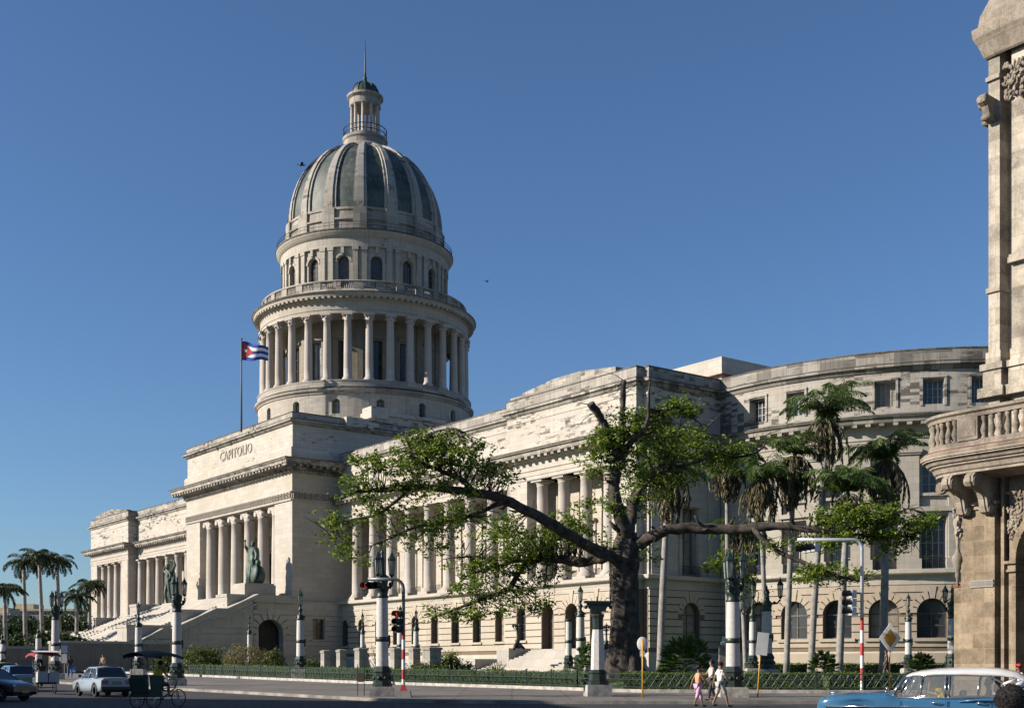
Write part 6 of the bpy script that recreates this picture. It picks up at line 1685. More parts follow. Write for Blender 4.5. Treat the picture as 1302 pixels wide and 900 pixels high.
for off in (-.03, .03):
    m = MB(); n = 10
    for i in range(n):
        u0, u1 = .46 * i / n, .46 * (i + 1) / n; h0, h1 = .5 * (1 - i / n), .5 * (1 - (i + 1) / n)
        for j in range(4):
            def vv(h, j_): return .5 - h + 2 * h * j_ / 4
            m.add([fp(u0, vv(h0, j), off), fp(u1, vv(h1, j), off), fp(u1, vv(h1, j + 1), off), fp(u0, vv(h0, j + 1), off)], [(0, 1, 2, 3)])
    m.build('red_triangle', 'flag_red', t)
    m = MB(); cu, cv = .16, .5; pts = []
    for k in range(10):
        r_ = .085 if k % 2 == 0 else .034; a_ = k * pi / 5; pts.append(fp(cu + r_ * math.sin(a_), cv - r_ * 1.5 * math.cos(a_), off * 1.7))
    c0 = fp(cu, cv, off * 1.7); m.add([c0] + pts, [(0, i + 1, (i + 1) % 10 + 1) for i in range(10)]); m.build('star', 'flag_white', t)
# ------------------------------------------------------------------ birds
for (px, y_, D, lab, rot) in ((384, 210, 90, 'small dark bird flying left of the dome shell', .3), (619, 358, 130, 'tiny dark bird gliding right of the drum', 1.0)):
    t = thing('bird', lab, 'bird', (X(px, D), D, H(y_, D)), rot, 'birds in the sky'); m = MB()
    m.sphere((0, 0, 0), (.20, .07, .07), 8, 6); m.sphere((.2, 0, .03), .05, 6, 5); m.add([(-.15, 0, 0), (-.36, .08, 0), (-.36, -.08, 0)], [(0, 1, 2)]); m.build('body', 'black_iron', t)
    for sg in (-1, 1):
        m = MB(); m.add([(.1, 0, .03), (.05, sg * .25, .14), (-.05, sg * .5, .02), (-.12, sg * .25, .09), (-.1, 0, .03)], [(0, 1, 3, 4), (1, 2, 3)]); m.build('wing', 'black_iron', t)
# ------------------------------------------------------------------ corner theatre at the right
TO = (16.25, 45.0)
th = thing('corner_theatre', 'ornate warm stone corner building with a rounded balustraded balcony at the right edge', 'building', (TO[0], TO[1], 0))
class TF:
    curved = False
    def __call__(s, q, d, z): return (q * .602 - d * .799, -q * .799 - d * .602, z)
F = TF()
m = MB()
m.wbox(F, 0, 1.33, -1.6, 0, -.2, 8.3); m.wbox(F, .02, 1.33, -1.6, .06, -.2, .9)
m.wbox(F, 1.33, 1.50, -1.6, -.55, -.2, 8.3); m.wbox(F, 1.50, 1.62, -1.6, -.12, -.2, 8.3); m.wbox(F, 1.62, 1.77, -1.6, -.55, -.2, 8.3)
zi = H(712, 43.3)
m.wbox(F, 1.77, 2.03, -1.6, -.18, -.2, zi - .02); m.wbox(F, 5.9, 6.3, -1.6, -.18, -.2, zi - .02); m.wbox(F, 6.5, 8.2, -1.6, 0, -.2, 8.3)
wall(m, F, 1.77, 6.5, zi, 8.3, [(3.95, 3.8, zi, zi + 1.9, True)], d=-.22, reveal=1.4)
# arch ring
for k in range(14):
    a0, a1 = pi * k / 14, pi * (k + 1) / 14; c = 3.95; sp = zi + .0
    for (r0, r1, dd) in ((1.9, 2.08, -.12), (2.08, 2.16, -.17)):
        ps = [(c - r0 * math.cos(a0), sp + r0 * math.sin(a0)), (c - r0 * math.cos(a1), sp + r0 * math.sin(a1)), (c - r1 * math.cos(a1), sp + r1 * math.sin(a1)), (c - r1 * math.cos(a0), sp + r1 * math.sin(a0))]
        m.add([F(q, dd, z) for q, z in ps] + [F(q, -.3, z) for q, z in ps], [(0, 1, 2, 3), (0, 1, 5, 4), (2, 3, 7, 6)])
for (a, b) in ((1.72, 2.08), (5.84, 6.36)):
    m.wbox(F, a, b, -1.65, -.08, zi - .38, zi - .3); m.wbox(F, a + .03, b - .03, -1.6, -.13, zi - .3, zi - .1); m.wbox(F, a - .04, b + .04, -1.7, -.02, zi - .1, zi)
zcap = H(645, 45)
m.wbox(F, -.05, 1.38, -1.65, .07, zcap - .15, zcap); m.wbox(F, -.12, 1.45, -1.7, .15, zcap, zcap + .12); m.wbox(F, -.03, 1.36, -1.6, .05, H(618, 45), H(618, 45) + .35); m.wbox(F, -.1, 1.43, -1.7, .13, H(618, 45) + .35, H(618, 45) + .5)
m.wbox(F, -.35, 0.0, -1.2, -.1, -.2, H(746, 45)); 
m.wbox(F, 6.5, 14, -9, -.1, -.2, 8.3); m.wbox(F, .2, 6.6, -9, -4.5, -.2, 8.3)
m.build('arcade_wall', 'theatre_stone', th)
m = MB(); m.wbox(F, -.38, .03, -1.25, -.06, H(746, 45), H(746, 45) + .12); m.build('red_cap_moulding', 'terracotta', th)
m = MB(); m.wbox(F, .2, 6.6, -4.48, -1.7, 7.9, 8.2); m.build('arcade_ceiling', 'theatre_stone', th)
# balcony
BP = [(-1.25, -2.5), (-1.3, -1.0), (-1.3, -.1), (-1.2, .45), (-.98, .85), (-.62, 1.17), (-.15, 1.38), (.4, 1.46), (1.0, 1.48), (14, 1.48)]
def wp(q, d): p = F(q, d, 0); return (p[0], p[1])
BW = [wp(*p) for p in BP]
def orient(P):
    # make outward side = right-hand normal
    return P
m = MB()
prof = [(-1.5, 8.2), (-1.2, 8.28), (-.75, 8.32), (-.42, 8.34), (-.42, 8.42), (-.36, 8.46), (-.30, 8.60), (-.20, 8.66), (-.20, 8.72), (-.12, 8.74), (-.05, 8.84), (.05, 8.88), (.05, 8.93), (.10, 8.94), (.12, 9.08), (.06, 9.14), (.0, 9.16), (.0, 9.2), (-.10, 9.22), (-.14, 9.28), (-.5, 9.282), (-2.2, 9.282)]
sgn = 1
m.sweep(BW, prof, False); m.build('balcony_slab', 'theatre_trim', th)
m = MB(); m.sweep(BW, [(.0, 9.16), (.015, 9.165), (.015, 9.195), (.0, 9.2)], False); m.build('red_edge_tiles', 'terracotta', th)
m = MB(); m.sweep(BW, [(-.16, 10.22), (-.14, 10.34), (-.05, 10.40), (-.05, 10.50), (-.46, 10.52), (-.46, 10.40), (-.4, 10.34), (-.4, 10.22), (-.16, 10.22)], False); m.sweep(BW, [(-.16, 9.28), (-.16, 9.42), (-.42, 9.42), (-.42, 9.28)], False); m.build('handrail', 'theatre_trim', th)
# balusters along the plan
def along(P, off):
    L = [0]; 
    for a, b in zip(P[:-1], P[1:]): L.append(L[-1] + math.hypot(b[0] - a[0], b[1] - a[1]))
    def f(q):
        for i in range(len(P) - 1):
            if q <= L[i + 1] or i == len(P) - 2:
                t = (q - L[i]) / (L[i + 1] - L[i]); a, b = P[i], P[i + 1]; dx, dy = b[0] - a[0], b[1] - a[1]; l = math.hypot(dx, dy)
                return (a[0] + dx * t + dy / l * off, a[1] + dy * t - dx / l * off, math.atan2(dy, dx))
    return f, L[-1]
f, LL = along(BW, -.28)
q = .3; solids = []
m = MB(); i = 0; nb = 0
s_arc = 3.6     # length from the start of the plan to where the straight front begins
while q < 11:
    x, y, a = f(q)
    if 5.25 < q < 6.2:
        q = 6.25; continue
    if 8.6 < q < 9.4: q = 9.5; continue
    b = MB(); b.lathe(x, y, [(.10, 9.42), (.10, 9.48), (.06, 9.52), (.115, 9.66), (.125, 9.74), (.07, 9.92), (.055, 10.02), (.09, 10.08), (.10, 10.14), (.10, 10.22)], 12); b.build('baluster', 'theatre_trim', th)
    q += .30
m = MB()
for (q0, q1) in ((5.3, 6.1), (8.7, 9.3)):
    m = MB()
    x, y, a = f((q0 + q1) / 2); M = Matrix.Translation((x, y, 9.42)) @ Matrix.Rotation(a, 4, 'Z'); m.cbox(0, 0, 0, (q1 - q0), .34, .80, M); m.cbox(0, -.02, .12, (q1 - q0) * .8, .34, .56, M)
    m.build('balustrade_pier', 'theatre_trim', th)
# brackets
def console(q, w_, P, vol, name='scroll_bracket', mat='theatre_trim', rot=0.0, q0=0, d0=0):
    """S-shaped console: outline P in (d, z), volutes (d, z, r); rot turns it about the corner"""
    m = MB(); cr, sr = math.cos(rot), math.sin(rot)
    G = lambda a, d, z: F(q0 + a * cr - d * sr + q, d0 + a * sr + d * cr, z)
    n = len(P)
    for (a0, a1, sh) in ((-w_ / 2, w_ / 2, 0), (-w_ * .2, w_ * .2, .045)):
        vs = [G(a0, d + (sh if d > .1 else 0), z - sh * .3) for d, z in P] + [G(a1, d + (sh if d > .1 else 0), z - sh * .3) for d, z in P]
        m.add(vs, [tuple(range(n)), tuple(range(n, 2 * n))[::-1]] + [(i, (i + 1) % n, n + (i + 1) % n, n + i) for i in range(n)])
    for (d, z, r_) in vol:
        m.path([G(-w_ / 2 - .05, d, z), G(w_ / 2 + .05, d, z)], r_, 14, smooth=True); m.path([G(-w_ / 2 - .09, d, z), G(w_ / 2 + .09, d, z)], r_ * .45, 10)
    m.build(name, mat, th)
CP = [(0, 8.25), (1.1, 8.32), (1.25, 8.2), (1.27, 8.0), (1.16, 7.86), (.98, 7.80), (.75, 7.80), (.55, 7.68), (.42, 7.45), (.36, 7.2), (.28, 7.02), (.12, 6.95), (0, 7.0)]
CV = [(1.08, 8.03, .17), (.17, 7.14, .14)]
console(.22, .34, CP, CV); console(1.12, .34, CP, CV); console(7.0, .34, CP, CV)
CP2 = [(d * .75, z) for d, z in CP]; CV2 = [(d * .75, z, r_) for d, z, r_ in CV]
console(0, .3, CP2, CV2, rot=R(62), q0=-.02, d0=-.25)
# hanging urn ornament on the corner
m = MB(); p = F(-.15, -.02, 0)
m.lathe(p[0], p[1], [(.02, 7.0), (.14, 6.9), (.17, 6.75), (.1, 6.55), (.12, 6.4), (.08, 6.25), (.06, 5.9), (.09, 5.7), (.19, 5.55), (.21, 5.42), (.15, 5.25), (.16, 5.15), (.08, 5.0), (.10, 4.85), (.05, 4.7), (.06, 4.6), (0, 4.45)], 12)
for k in range(14):
    a = rr.uniform(0, 2 * pi); z = 6.2 + .09 * k; M = Matrix.Translation((p[0] + .14 * math.cos(a), p[1] + .14 * math.sin(a), z)) @ Matrix.Rotation(rr.uniform(0, 3), 4, 'X'); m.sphere((0, 0, 0), (.04, .07, .11), 6, 5, M=M)
m.build('hanging_ornament', 'theatre_trim', th)
m = MB()
for k in range(90):
    t_ = rr.uniform(0, 1); q = 1.72 + .55 * rr.uniform(0, 1); M = Matrix.Translation(F(q, -.2, zi + .8 + 1.75 * t_)) @ Matrix.Rotation(rr.uniform(0, 3), 4, 'Z') @ Matrix.Rotation(rr.uniform(0, 3), 4, 'X')
    m.sphere((0, 0, 0), (.035, .06, .11), 6, 5, M=M)
m.build('carved_swag', 'theatre_trim', th)
# upper storeys, set back
m = MB()
zU = 9.28; zT = 24.6
m.wbox(F, .72, 1.16, -5, -.6, zU, zT); m.wbox(F, 1.16, 1.55, -5, -1.15, zU, zT); m.wbox(F, 1.55, 4.6, -5, -.72, zU, zT); m.wbox(F, 4.6, 14, -5, -.6, zU, zT)
for (za, zb_, e) in ((H(512, 45.5), H(500, 45.5), .28), (H(500, 45.5), H(478, 45.5), .14), (H(478, 45.5), H(470, 45.5), .22), (H(470, 45.5), H(455, 45.5), .07)):
    m.wbox(F, .72 - e, 1.16 + e, -5, -.6 + e, za, zb_); m.wbox(F, 1.55 - e * .3, 4.6, -5, -.72 + e, za, zb_)
m.wbox(F, .66, 1.2, -5, -.52, H(381, 45.5), H(375, 45.5)); m.wbox(F, 1.52, 4.6, -5, -.5, H(345, 45), H(338, 45)); m.wbox(F, 1.52, 4.6, -5, -.58, H(338, 45), H(334, 45))
m.wbox(F, .66, 1.2, -5, -.5, H(117, 45.5), H(112, 45.5))
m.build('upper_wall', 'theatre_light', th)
m = MB()
TPn = [wp(.66, -5), wp(.66, -.55), wp(1.2, -.5), wp(14, -.5)]
m.sweep(TPn, [(0, H(80, 45)), (.06, H(78, 45)), (.12, H(72, 45)), (.22, H(62, 45)), (.34, H(54, 45)), (.38, H(42, 45)), (.22, H(40, 45)), (.16, H(25, 45)), (-.02, H(10, 45)), (-.12, H(0, 45)), (-.1, H(-10, 45)), (-.1, H(-20, 45)), (-1, H(-22, 45))], False)
m.build('cornice', 'theatre_trim', th)
z = H(150, 45.2)
console(.86, .26, [(-.6, z + .42), (-.02, z + .45), (.08, z + .36), (.08, z + .16), (-.1, z + .05), (-.2, z - .15), (-.24, z - .38), (-.6, z - .42)], [(-.06, z + .27, .15), (-.28, z - .3, .10)], 'carved_console', 'theatre_trim')
console(.62, .2, [(-.75, z + .42), (-.42, z + .45), (-.32, z + .36), (-.32, z + .16), (-.5, z + .05), (-.6, z - .15), (-.62, z - .38), (-.8, z - .42)], [(-.46, z + .27, .14), (-.66, z - .3, .09)], 'carved_console', 'theatre_trim')
m = MB(); zq = H(95, 45)
for k in range(60):
    M = Matrix.Translation(F(1.3 + .75 * rr.uniform(0, 1), -.66, zq - 1.3 * rr.uniform(0, 1))) @ Matrix.Rotation(rr.uniform(0, 3), 4, 'Z') @ Matrix.Rotation(rr.uniform(0, 3), 4, 'X'); m.sphere((0, 0, 0), (.04, .07, .13), 6, 5, M=M)
m.build('carved_swag', 'theatre_trim', th)
# street name plate
m = MB(); q0, q1 = .40, 1.30; zs0, zs1 = H(747.0, 44.7), H(738.5, 44.7); m.wbox(F, q0, q1, 0, .05, zs0, zs1); pl = m.build('street_name_plate', 'wall_stone', th)
Mx = Matrix.Translation(F(.85, .058, (zs0 + zs1) / 2)) @ Matrix.Rotation(-math.atan2(.799, .602), 4, 'Z') @ Matrix.Rotation(R(90), 4, 'X')
text('plate_lettering', 'PASEO DE MARTI', .118, 'window_white', Mx, pl, .004)
m = MB(); 
for za, zb_ in ((zs0, zs0 + .018), (zs1 - .018, zs1)): m.wbox(F, q0, q1, .05, .057, za, zb_)
m.build('plate_border', 'window_white', pl)

# ------------------------------------------------------------------ vehicles
def wheel(parent, x, y, r, w_=.18, rim='chrome', sgn=1, rimr=.6):
    M = Matrix.Translation((x, y, r)) @ Matrix.Rotation(R(90), 4, 'X')
    t_ = MB(); t_.lathe(0, 0, [(r * .6, -w_ / 2), (r * .93, -w_ / 2), (r, -w_ * .3), (r, w_ * .3), (r * .93, w_ / 2), (r * .6, w_ / 2)], 24, M=M)
    wo_ = t_.build('wheel', 'rubber', parent)
    m = MB(); zz = w_ / 2 * (1 if sgn < 0 else -1)
    m.lathe(0, 0, [(r * .62, zz * .9), (r * .5, zz * .75), (r * .45, zz * .55), (r * .2, zz * .8), (0, zz * .9)], 20, M=M); m.build('rim', rim, wo_)
def car(name, label, cat, x, y, z, head, st, gh, paint, roof_paint=None, W=.8, wheels=(1.25, -1.2), wr=.30, group=None, opaque=True, belt=None, glassmat='dark_glass', trim=None):
    """st: stations (x, zbot, zshoulder, ztop, halfwidth); gh: (xf_base, xf_top, xr_top, xr_base, ztop, half width at top, list of pillar x)"""
    t = thing(name, label, cat, (x, y, z), head, group)
    m = MB(); ring = []
    # finer stations by linear interpolation
    S = []
    for a, b in zip(st[:-1], st[1:]):
        k = max(1, int(abs(b[0] - a[0]) / .16))
        for i in range(k): S.append(tuple(a[j] + (b[j] - a[j]) * i / k for j in range(5)))
    S.append(st[-1])
    n = 0
    for (sx, zb_, zs, zt_, hw) in S:
        arch = 0
        for wx in wheels:
            d = abs(sx - wx); ra = wr * 1.22
            if d < ra: arch = max(arch, wr + math.sqrt(ra * ra - d * d) - 0.0)
        lo = max(zb_, arch)
        half = [(hw * .80, zb_ if not arch else lo), (hw * .985, lo), (hw, lo + (zs - lo) * .35), (hw * .995, zs - (zs - lo) * .25), (hw * .95, zs), (hw * .80, zt_), (hw * .4, zt_ + .02), (0, zt_ + .025)]
        pts = half + [(-a_, b_) for a_, b_ in half[-2::-1]]
        n = len(pts)
        for (py, pz) in pts: m.v.append((sx, py, pz))
    for i in range(len(S) - 1):
        for j in range(n - 1): m.f.append((i * n + j, i * n + j + 1, (i + 1) * n + j + 1, (i + 1) * n + j)); m.sm.append(True)
    m.f.append(tuple(range(n))); m.f.append(tuple((len(S) - 1) * n + j for j in range(n))[::-1]); m.sm += [False, False]
    body = m.build('body', paint, t)
    m = MB(); m.box(st[-1][0] + .15, st[0][0] - .15, -W * .78, W * .78, .22, .5); m.build('underbody', 'rubber', t)
    xfb, xft, xrt, xrb, zt_, wt, pill = gh
    def at(xq):
        for a, b in zip(st[:-1], st[1:]):
            if b[0] <= xq <= a[0]: f_ = (xq - a[0]) / (b[0] - a[0]); return [a[j] + (b[j] - a[j]) * f_ for j in range(5)]
    # roof
    m = MB(); k = 10; zr = zt_ - .07
    for i in range(k + 1):
        q = i / k; xx = xft + (xrt - xft) * q; cr = math.sin(pi * (.12 + .76 * q)) ; w_ = wt * (.93 + .07 * math.sin(pi * q)); 
        for (py, pz) in ((w_, zr - .05 + .03 * cr), (w_ * .97, zr + .02 + .03 * cr), (w_ * .75, zt_ - .02 + .02 * cr - .02), (0, zt_ + .02 * cr), (-w_ * .75, zt_ - .02 + .02 * cr - .02), (-w_ * .97, zr + .02 + .03 * cr), (-w_, zr - .05 + .03 * cr)): m.v.append((xx, py, pz))
    for i in range(k):
        for j in range(6): m.f.append((i * 7 + j, i * 7 + j + 1, (i + 1) * 7 + j + 1, (i + 1) * 7 + j)); m.sm.append(True)
    m.f.append(tuple(range(7))); m.f.append(tuple(k * 7 + j for j in range(7))); m.sm += [True, True]
    m.build('roof', roof_paint or paint, t)
    fb, rb = at(xfb), at(xrb); wb_ = fb[4] * .93; zf, zr_ = fb[3], rb[3]; zt2 = zr - .03
    m = MB(); pr = .028
    for sg in (-1, 1):
        m.path([(xfb, sg * wb_ * .97, zf - .02), (xft, sg * wt * .95, zt2 + .03)], pr, 6); m.path([(xrb, sg * wb_ * .97, zr_ - .02), (xrt, sg * wt * .95, zt2 + .03)], pr * 1.6, 6)
        for pq in pill:
            b = at(pq[0]); m.path([(pq[0], sg * b[4] * .95, b[2] - .02), (pq[1], sg * wt * .98, zt2 + .02)], pq[2], 6)
        m.path([(xfb - .02, sg * wb_ * 1.01, fb[2] + .01), (xrb + .02, sg * wb_ * 1.01, rb[2] + .01)], .018, 5)
    m.build('pillars', trim or roof_paint or paint, t)
    m = MB()
    for sg in (-1, 1):
        m.add([(xfb - .05, sg * wb_ * .98, fb[2]), (xrb + .05, sg * wb_ * .98, rb[2]), (xrt + .03, sg * wt * .955, zt2 + .02), (xft - .03, sg * wt * .955, zt2 + .02)], [(0, 1, 2, 3)])
    m.build('side_glass', glassmat, t)
    m = MB(); m.add([(xfb, -wb_ * .95, zf - .02), (xfb, wb_ * .95, zf - .02), (xft + .01, wt * .93, zt2 + .03), (xft + .01, -wt * .93, zt2 + .03)], [(0, 1, 2, 3)]); m.build('windscreen', glassmat, t)
    m = MB(); m.add([(xrb, -wb_ * .95, zr_ - .02), (xrb, wb_ * .95, zr_ - .02), (xrt - .01, wt * .93, zt2 + .03), (xrt - .01, -wt * .93, zt2 + .03)], [(0, 1, 2, 3)]); m.build('rear_window', glassmat, t)
    for wx in wheels:
        for sg in (-1, 1): wheel(t, wx, sg * (W - .10), wr, sgn=-sg)
    return t
HD = math.atan2(.799, -.602)
lada_st = [(2.05, .42, .66, .68, .74), (1.98, .30, .70, .74, .79), (1.4, .24, .80, .84, .81), (.75, .24, .86, .90, .81), (-.2, .24, .87, .91, .81), (-1.1, .24, .87, .92, .81), (-1.9, .26, .84, .90, .79), (-2.03, .40, .80, .88, .75)]
def sedan_details(t, xr, zt_, wd, plate='plate_green'):
    for sg in (-1, 1):
        m = MB(); m.cbox(xr, sg * wd * .74, zt_ - .24, .04, wd * .42, .17); m.build('tail_light', 'tail_red', t)
    m = MB(); m.cbox(xr, 0, zt_ - .27, .03, .46, .15); m.build('number_plate', plate, t)
    m = MB(); m.cbox(xr - .05, 0, .36, .12, wd * 1.98, .13); m.build('bumper', 'black_iron', t)
    m = MB(); m.cbox(-xr + .05, 0, .36, .12, wd * 1.98, .13); m.build('bumper', 'black_iron', t)
D = 60; l1 = car('parked_sedan' if False else 'sedan', 'pale blue boxy sedan seen from behind, driving away on the avenue', 'car', X(130, D), D, road_z(D), HD, lada_st, (.80, .30, -1.05, -1.42, 1.44, .62, [(-.35, -.36, .03)]), 'car_pale')
sedan_details(l1, -2.05, .86, .78)
m = MB(); m.cbox(.62, .88, .92, .1, .14, .12); m.build('mirror', 'black_iron', l1)
hb_st = [(1.95, .40, .62, .64, .70), (1.88, .28, .68, .72, .77), (1.3, .22, .80, .86, .82), (.8, .22, .88, .95, .83), (-.2, .22, .92, .96, .83), (-1.2, .24, .93, .98, .82), (-1.8, .28, .92, .97, .78), (-1.9, .42, .85, .93, .72)]
D = 54.5; l2 = car('hatchback', 'black hatchback cut off by the left edge, headlight facing right', 'car', X(43, D) - 1.95, D, road_z(D), R(-20), hb_st, (.95, .25, -1.2, -1.75, 1.42, .62, [(-.3, -.3, .035)]), 'car_black')
for sg in (-1, 1):
    m = MB(); m.sphere((1.86, sg * .56, .64), (.08, .17, .085), 10, 6); m.build('headlight', 'lamp_clear', l2)
m = MB(); m.cbox(1.95, 0, .36, .03, .46, .12); m.build('number_plate', 'plate_green', l2)
D = 84; l3 = car('taxi', 'yellow taxi at the far left behind the blue car', 'car', X(3, D), D, road_z(D), HD, lada_st, (.80, .30, -1.05, -1.42, 1.44, .62, [(-.35, -.36, .03)]), 'car_yellow'); sedan_details(l3, -2.05, .86, .78)
D = 68; l4 = car('sedan', 'blue sedan partly hidden behind the black hatchback', 'car', X(20, D), D, road_z(D), HD, lada_st, (.80, .30, -1.05, -1.42, 1.42, .62, [(-.35, -.36, .03)]), 'car_midblue'); sedan_details(l4, -2.05, .86, .78)

# near two-tone classic car: hollow cabin with seats
cl_st = [(2.62, .45, .68, .70, .74), (2.56, .36, .80, .82, .88), (2.35, .30, .86, .885, .95), (1.9, .28, .905, .93, .97), (1.3, .28, .92, .955, .97), (.95, .28, .90, .95, .96), (.90, .28, .86, .90, .955), (-.1, .28, .85, .87, .95), (-1.15, .28, .86, .88, .955), (-1.6, .28, .90, .93, .96), (-2.2, .28, .94, .96, .95), (-2.6, .32, .90, .92, .85), (-2.75, .45, .80, .84, .75)]
CH = R(158)
def classic():
    D = 28.4; xn = X(1045, D); t = thing('classic_car', 'vintage two-tone car, blue body and white roof, passing at the lower right', 'car', (xn + 2.62 * .927, D - 2.62 * .375, 0), CH)
    m = MB(); S = []
    for a, b in zip(cl_st[:-1], cl_st[1:]):
        k = max(1, int(abs(b[0] - a[0]) / .12))
        for i in range(k): S.append(tuple(a[j] + (b[j] - a[j]) * i / k for j in range(5)))
    S.append(cl_st[-1]); n = 0; xo0, xo1 = .86, -1.05
    wh = (1.75, -1.35)
    for (sx, zb_, zs, zt_, hw) in S:
        arch = 0
        for wx in wh:
            d = abs(sx - wx); ra = .42
            if d < ra: arch = max(arch, .34 + math.sqrt(ra * ra - d * d) * .8)
        lo = max(zb_, min(arch, zs - .2)); op = xo1 <= sx <= xo0
        half = [(hw * .8, lo), (hw * .98, lo + .01), (hw * 1.0, lo + (zs - lo) * .3), (hw * .985, lo + (zs - lo) * .55), (hw * 1.0, zs - .10), (hw * .98, zs - .02), (hw * .93, zs + .005)]
        half += [(hw * .86, zs), (hw * .84, zs - .35), (0, zs - .38)] if op else [(hw * .82, zt_ - .01), (hw * .4, zt_ + .03), (0, zt_ + .035)]
        pts = half + [(-a_, b_) for a_, b_ in half[-2::-1]]; n = len(pts)
        for (py, pz) in pts: m.v.append((sx, py, pz))
    for i in range(len(S) - 1):
        for j in range(n - 1): m.f.append((i * n + j, i * n + j + 1, (i + 1) * n + j + 1, (i + 1) * n + j)); m.sm.append(True)
    m.f.append(tuple(range(n))); m.sm.append(False); m.f.append(tuple((len(S) - 1) * n + j for j in range(n))[::-1]); m.sm.append(False)
    body = m.build('body', 'car_blue', t)
    # doors as slightly proud panels with handles; chrome spear
    for sg in (-1, 1):
        m = MB(); 
        for (xa, xb) in ((.84, -.10), (-.13, -.98)):
            m.path([(xa, sg * .965, .35), (xa, sg * .975, .82)], .006, 4); m.path([(xb, sg * .965, .35), (xb, sg * .975, .82)], .006, 4)
        m.build('door_seam', 'rubber', t)
        for hx in (.10, -.80):
            m = MB(); m.path([(hx + .1, sg * .985, .76), (hx, sg * 1.01, .765), (hx - .1, sg * .985, .76)], .016, 6); m.build('door_handle', 'chrome', t)
        m = MB(); m.path([(2.45, sg * .96, .66), (1.2, sg * .985, .67), (-.4, sg * .975, .66), (-2.3, sg * .97, .62)], .014, 5); m.build('chrome_spear', 'chrome', t)
        m = MB(); m.path([(-.35, sg * .97, .79), (-.7, sg * .985, .83), (-1.3, sg * .98, .84), (-2.3, sg * .93, .88)], [.01, .03, .045, .05], 6); m.build('rear_flare', 'car_blue', t)
        m = MB(); M = Matrix.Translation((2.57, sg * .62, .66)) @ Matrix.Rotation(R(90), 4, 'Y'); m.lathe(0, 0, [(0, .05), (.10, .03), (.12, 0), (.12, -.06)], 16, M=M); m.build('headlight', 'lamp_clear', t)
    m = MB(); m.cbox(2.68, 0, .38, .14, 1.8, .16, taper=.02); m.build('bumper', 'chrome', t)
    m = MB(); m.path([(2.2, 0, .965), (2.45, 0, .93)], [.015, .03], 6); m.build('bonnet_ornament', 'chrome', t)
    # roof
    m = MB(); rp = [(.74, 1.315, 1.345, .64), (.66, 1.33, 1.40, .70), (.45, 1.345, 1.455, .74), (.1, 1.355, 1.50, .76), (-.4, 1.36, 1.525, .77), (-.9, 1.355, 1.525, .77), (-1.2, 1.34, 1.50, .76), (-1.5, 1.30, 1.44, .73), (-1.75, 1.16, 1.30, .71)]
    S = []
    for a, b in zip(rp[:-1], rp[1:]):
        for i in range(3): S.append(tuple(a[j] + (b[j] - a[j]) * i / 3 for j in range(4)))
    S.append(rp[-1])
    for (sx, ze, zt_, hw) in S:
        for (py, pz) in ((hw * .96, ze - .015), (hw, ze), (hw * .97, ze + (zt_ - ze) * .35), (hw * .85, ze + (zt_ - ze) * .72), (hw * .5, zt_ - .012), (0, zt_), (-hw * .5, zt_ - .012), (-hw * .85, ze + (zt_ - ze) * .72), (-hw * .97, ze + (zt_ - ze) * .35), (-hw, ze), (-hw * .96, ze - .015)): m.v.append((sx, py, pz))
    for i in range(len(S) - 1):
        for j in range(10): m.f.append((i * 11 + j, i * 11 + j + 1, (i + 1) * 11 + j + 1, (i + 1) * 11 + j)); m.sm.append(True)
    m.f.append(tuple(range(11))); m.sm.append(True)
    m.build('roof', 'car_white', t)
    for sg in (-1, 1):
        m = MB()
        m.path([(.98, sg * .86, .89), (.90, sg * .80, 1.1), (.74, sg * .70, 1.33)], .028, 6)
        m.path([(.80, sg * .86, .86), (.70, sg * .80, 1.1), (.62, sg * .735, 1.325)], .022, 6)
        m.path([(.42, sg * .90, .86), (.40, sg * .78, 1.34)], .014, 5)
        m.path([(-.07, sg * .92, .86), (-.10, sg * .77, 1.35)], .020, 6); m.path([(-.15, sg * .92, .86), (-.17, sg * .77, 1.35)], .020, 6)
        m.path([(-.72, sg * .91, .86), (-.78, sg * .77, 1.345)], .014, 5); 
        m.path([(.60, sg * .738, 1.33), (.1, sg * .765, 1.352), (-.5, sg * .775, 1.355), (-.95, sg * .77, 1.33), (-1.2, sg * .80, 1.2), (-1.38, sg * .87, .93)], .018, 6)
        m.path([(.9, sg * .925, .868), (-.1, sg * .925, .862), (-1.35, sg * .92, .89)], .02, 6)
        m.build('window_trim', 'chrome', t)
        m = MB(); m.path([(-1.38, sg * .87, .93), (-1.5, sg * .82, 1.12), (-1.66, sg * .74, 1.2)], .07, 8); m.path([(-1.25, sg * .84, 1.15), (-1.5, sg * .76, 1.26)], .05, 6); m.build('rear_pillar', 'car_white', t)
        m = MB(); m.add([(.80, sg * .89, .87), (.62, sg * .735, 1.325), (-.10, sg * .765, 1.35), (-.07, sg * .915, .865)], [(0, 1, 2, 3)]); m.build('window_glass', 'clear_glass', t)
        m = MB(); m.add([(-.15, sg * .915, .865), (-.17, sg * .765, 1.35), (-.95, sg * .765, 1.33), (-1.35, sg * .90, .90)], [(0, 1, 2, 3)]); m.build('window_glass', 'clear_glass', t)
    m = MB(); n = 8
    for i in range(n):
        y0, y1 = -.84 + 1.68 * i / n, -.84 + 1.68 * (i + 1) / n; b = lambda y: .98 + .14 * (1 - (y / .84) ** 2); tp_ = lambda y: .74 + .06 * (1 - (y / .84) ** 2)
        m.add([(b(y0), y0, .92), (b(y1), y1, .92), (tp_(y1), y1 * .83, 1.34), (tp_(y0), y0 * .83, 1.34)], [(0, 1, 2, 3)], True)
    m.build('windscreen', 'clear_glass', t)
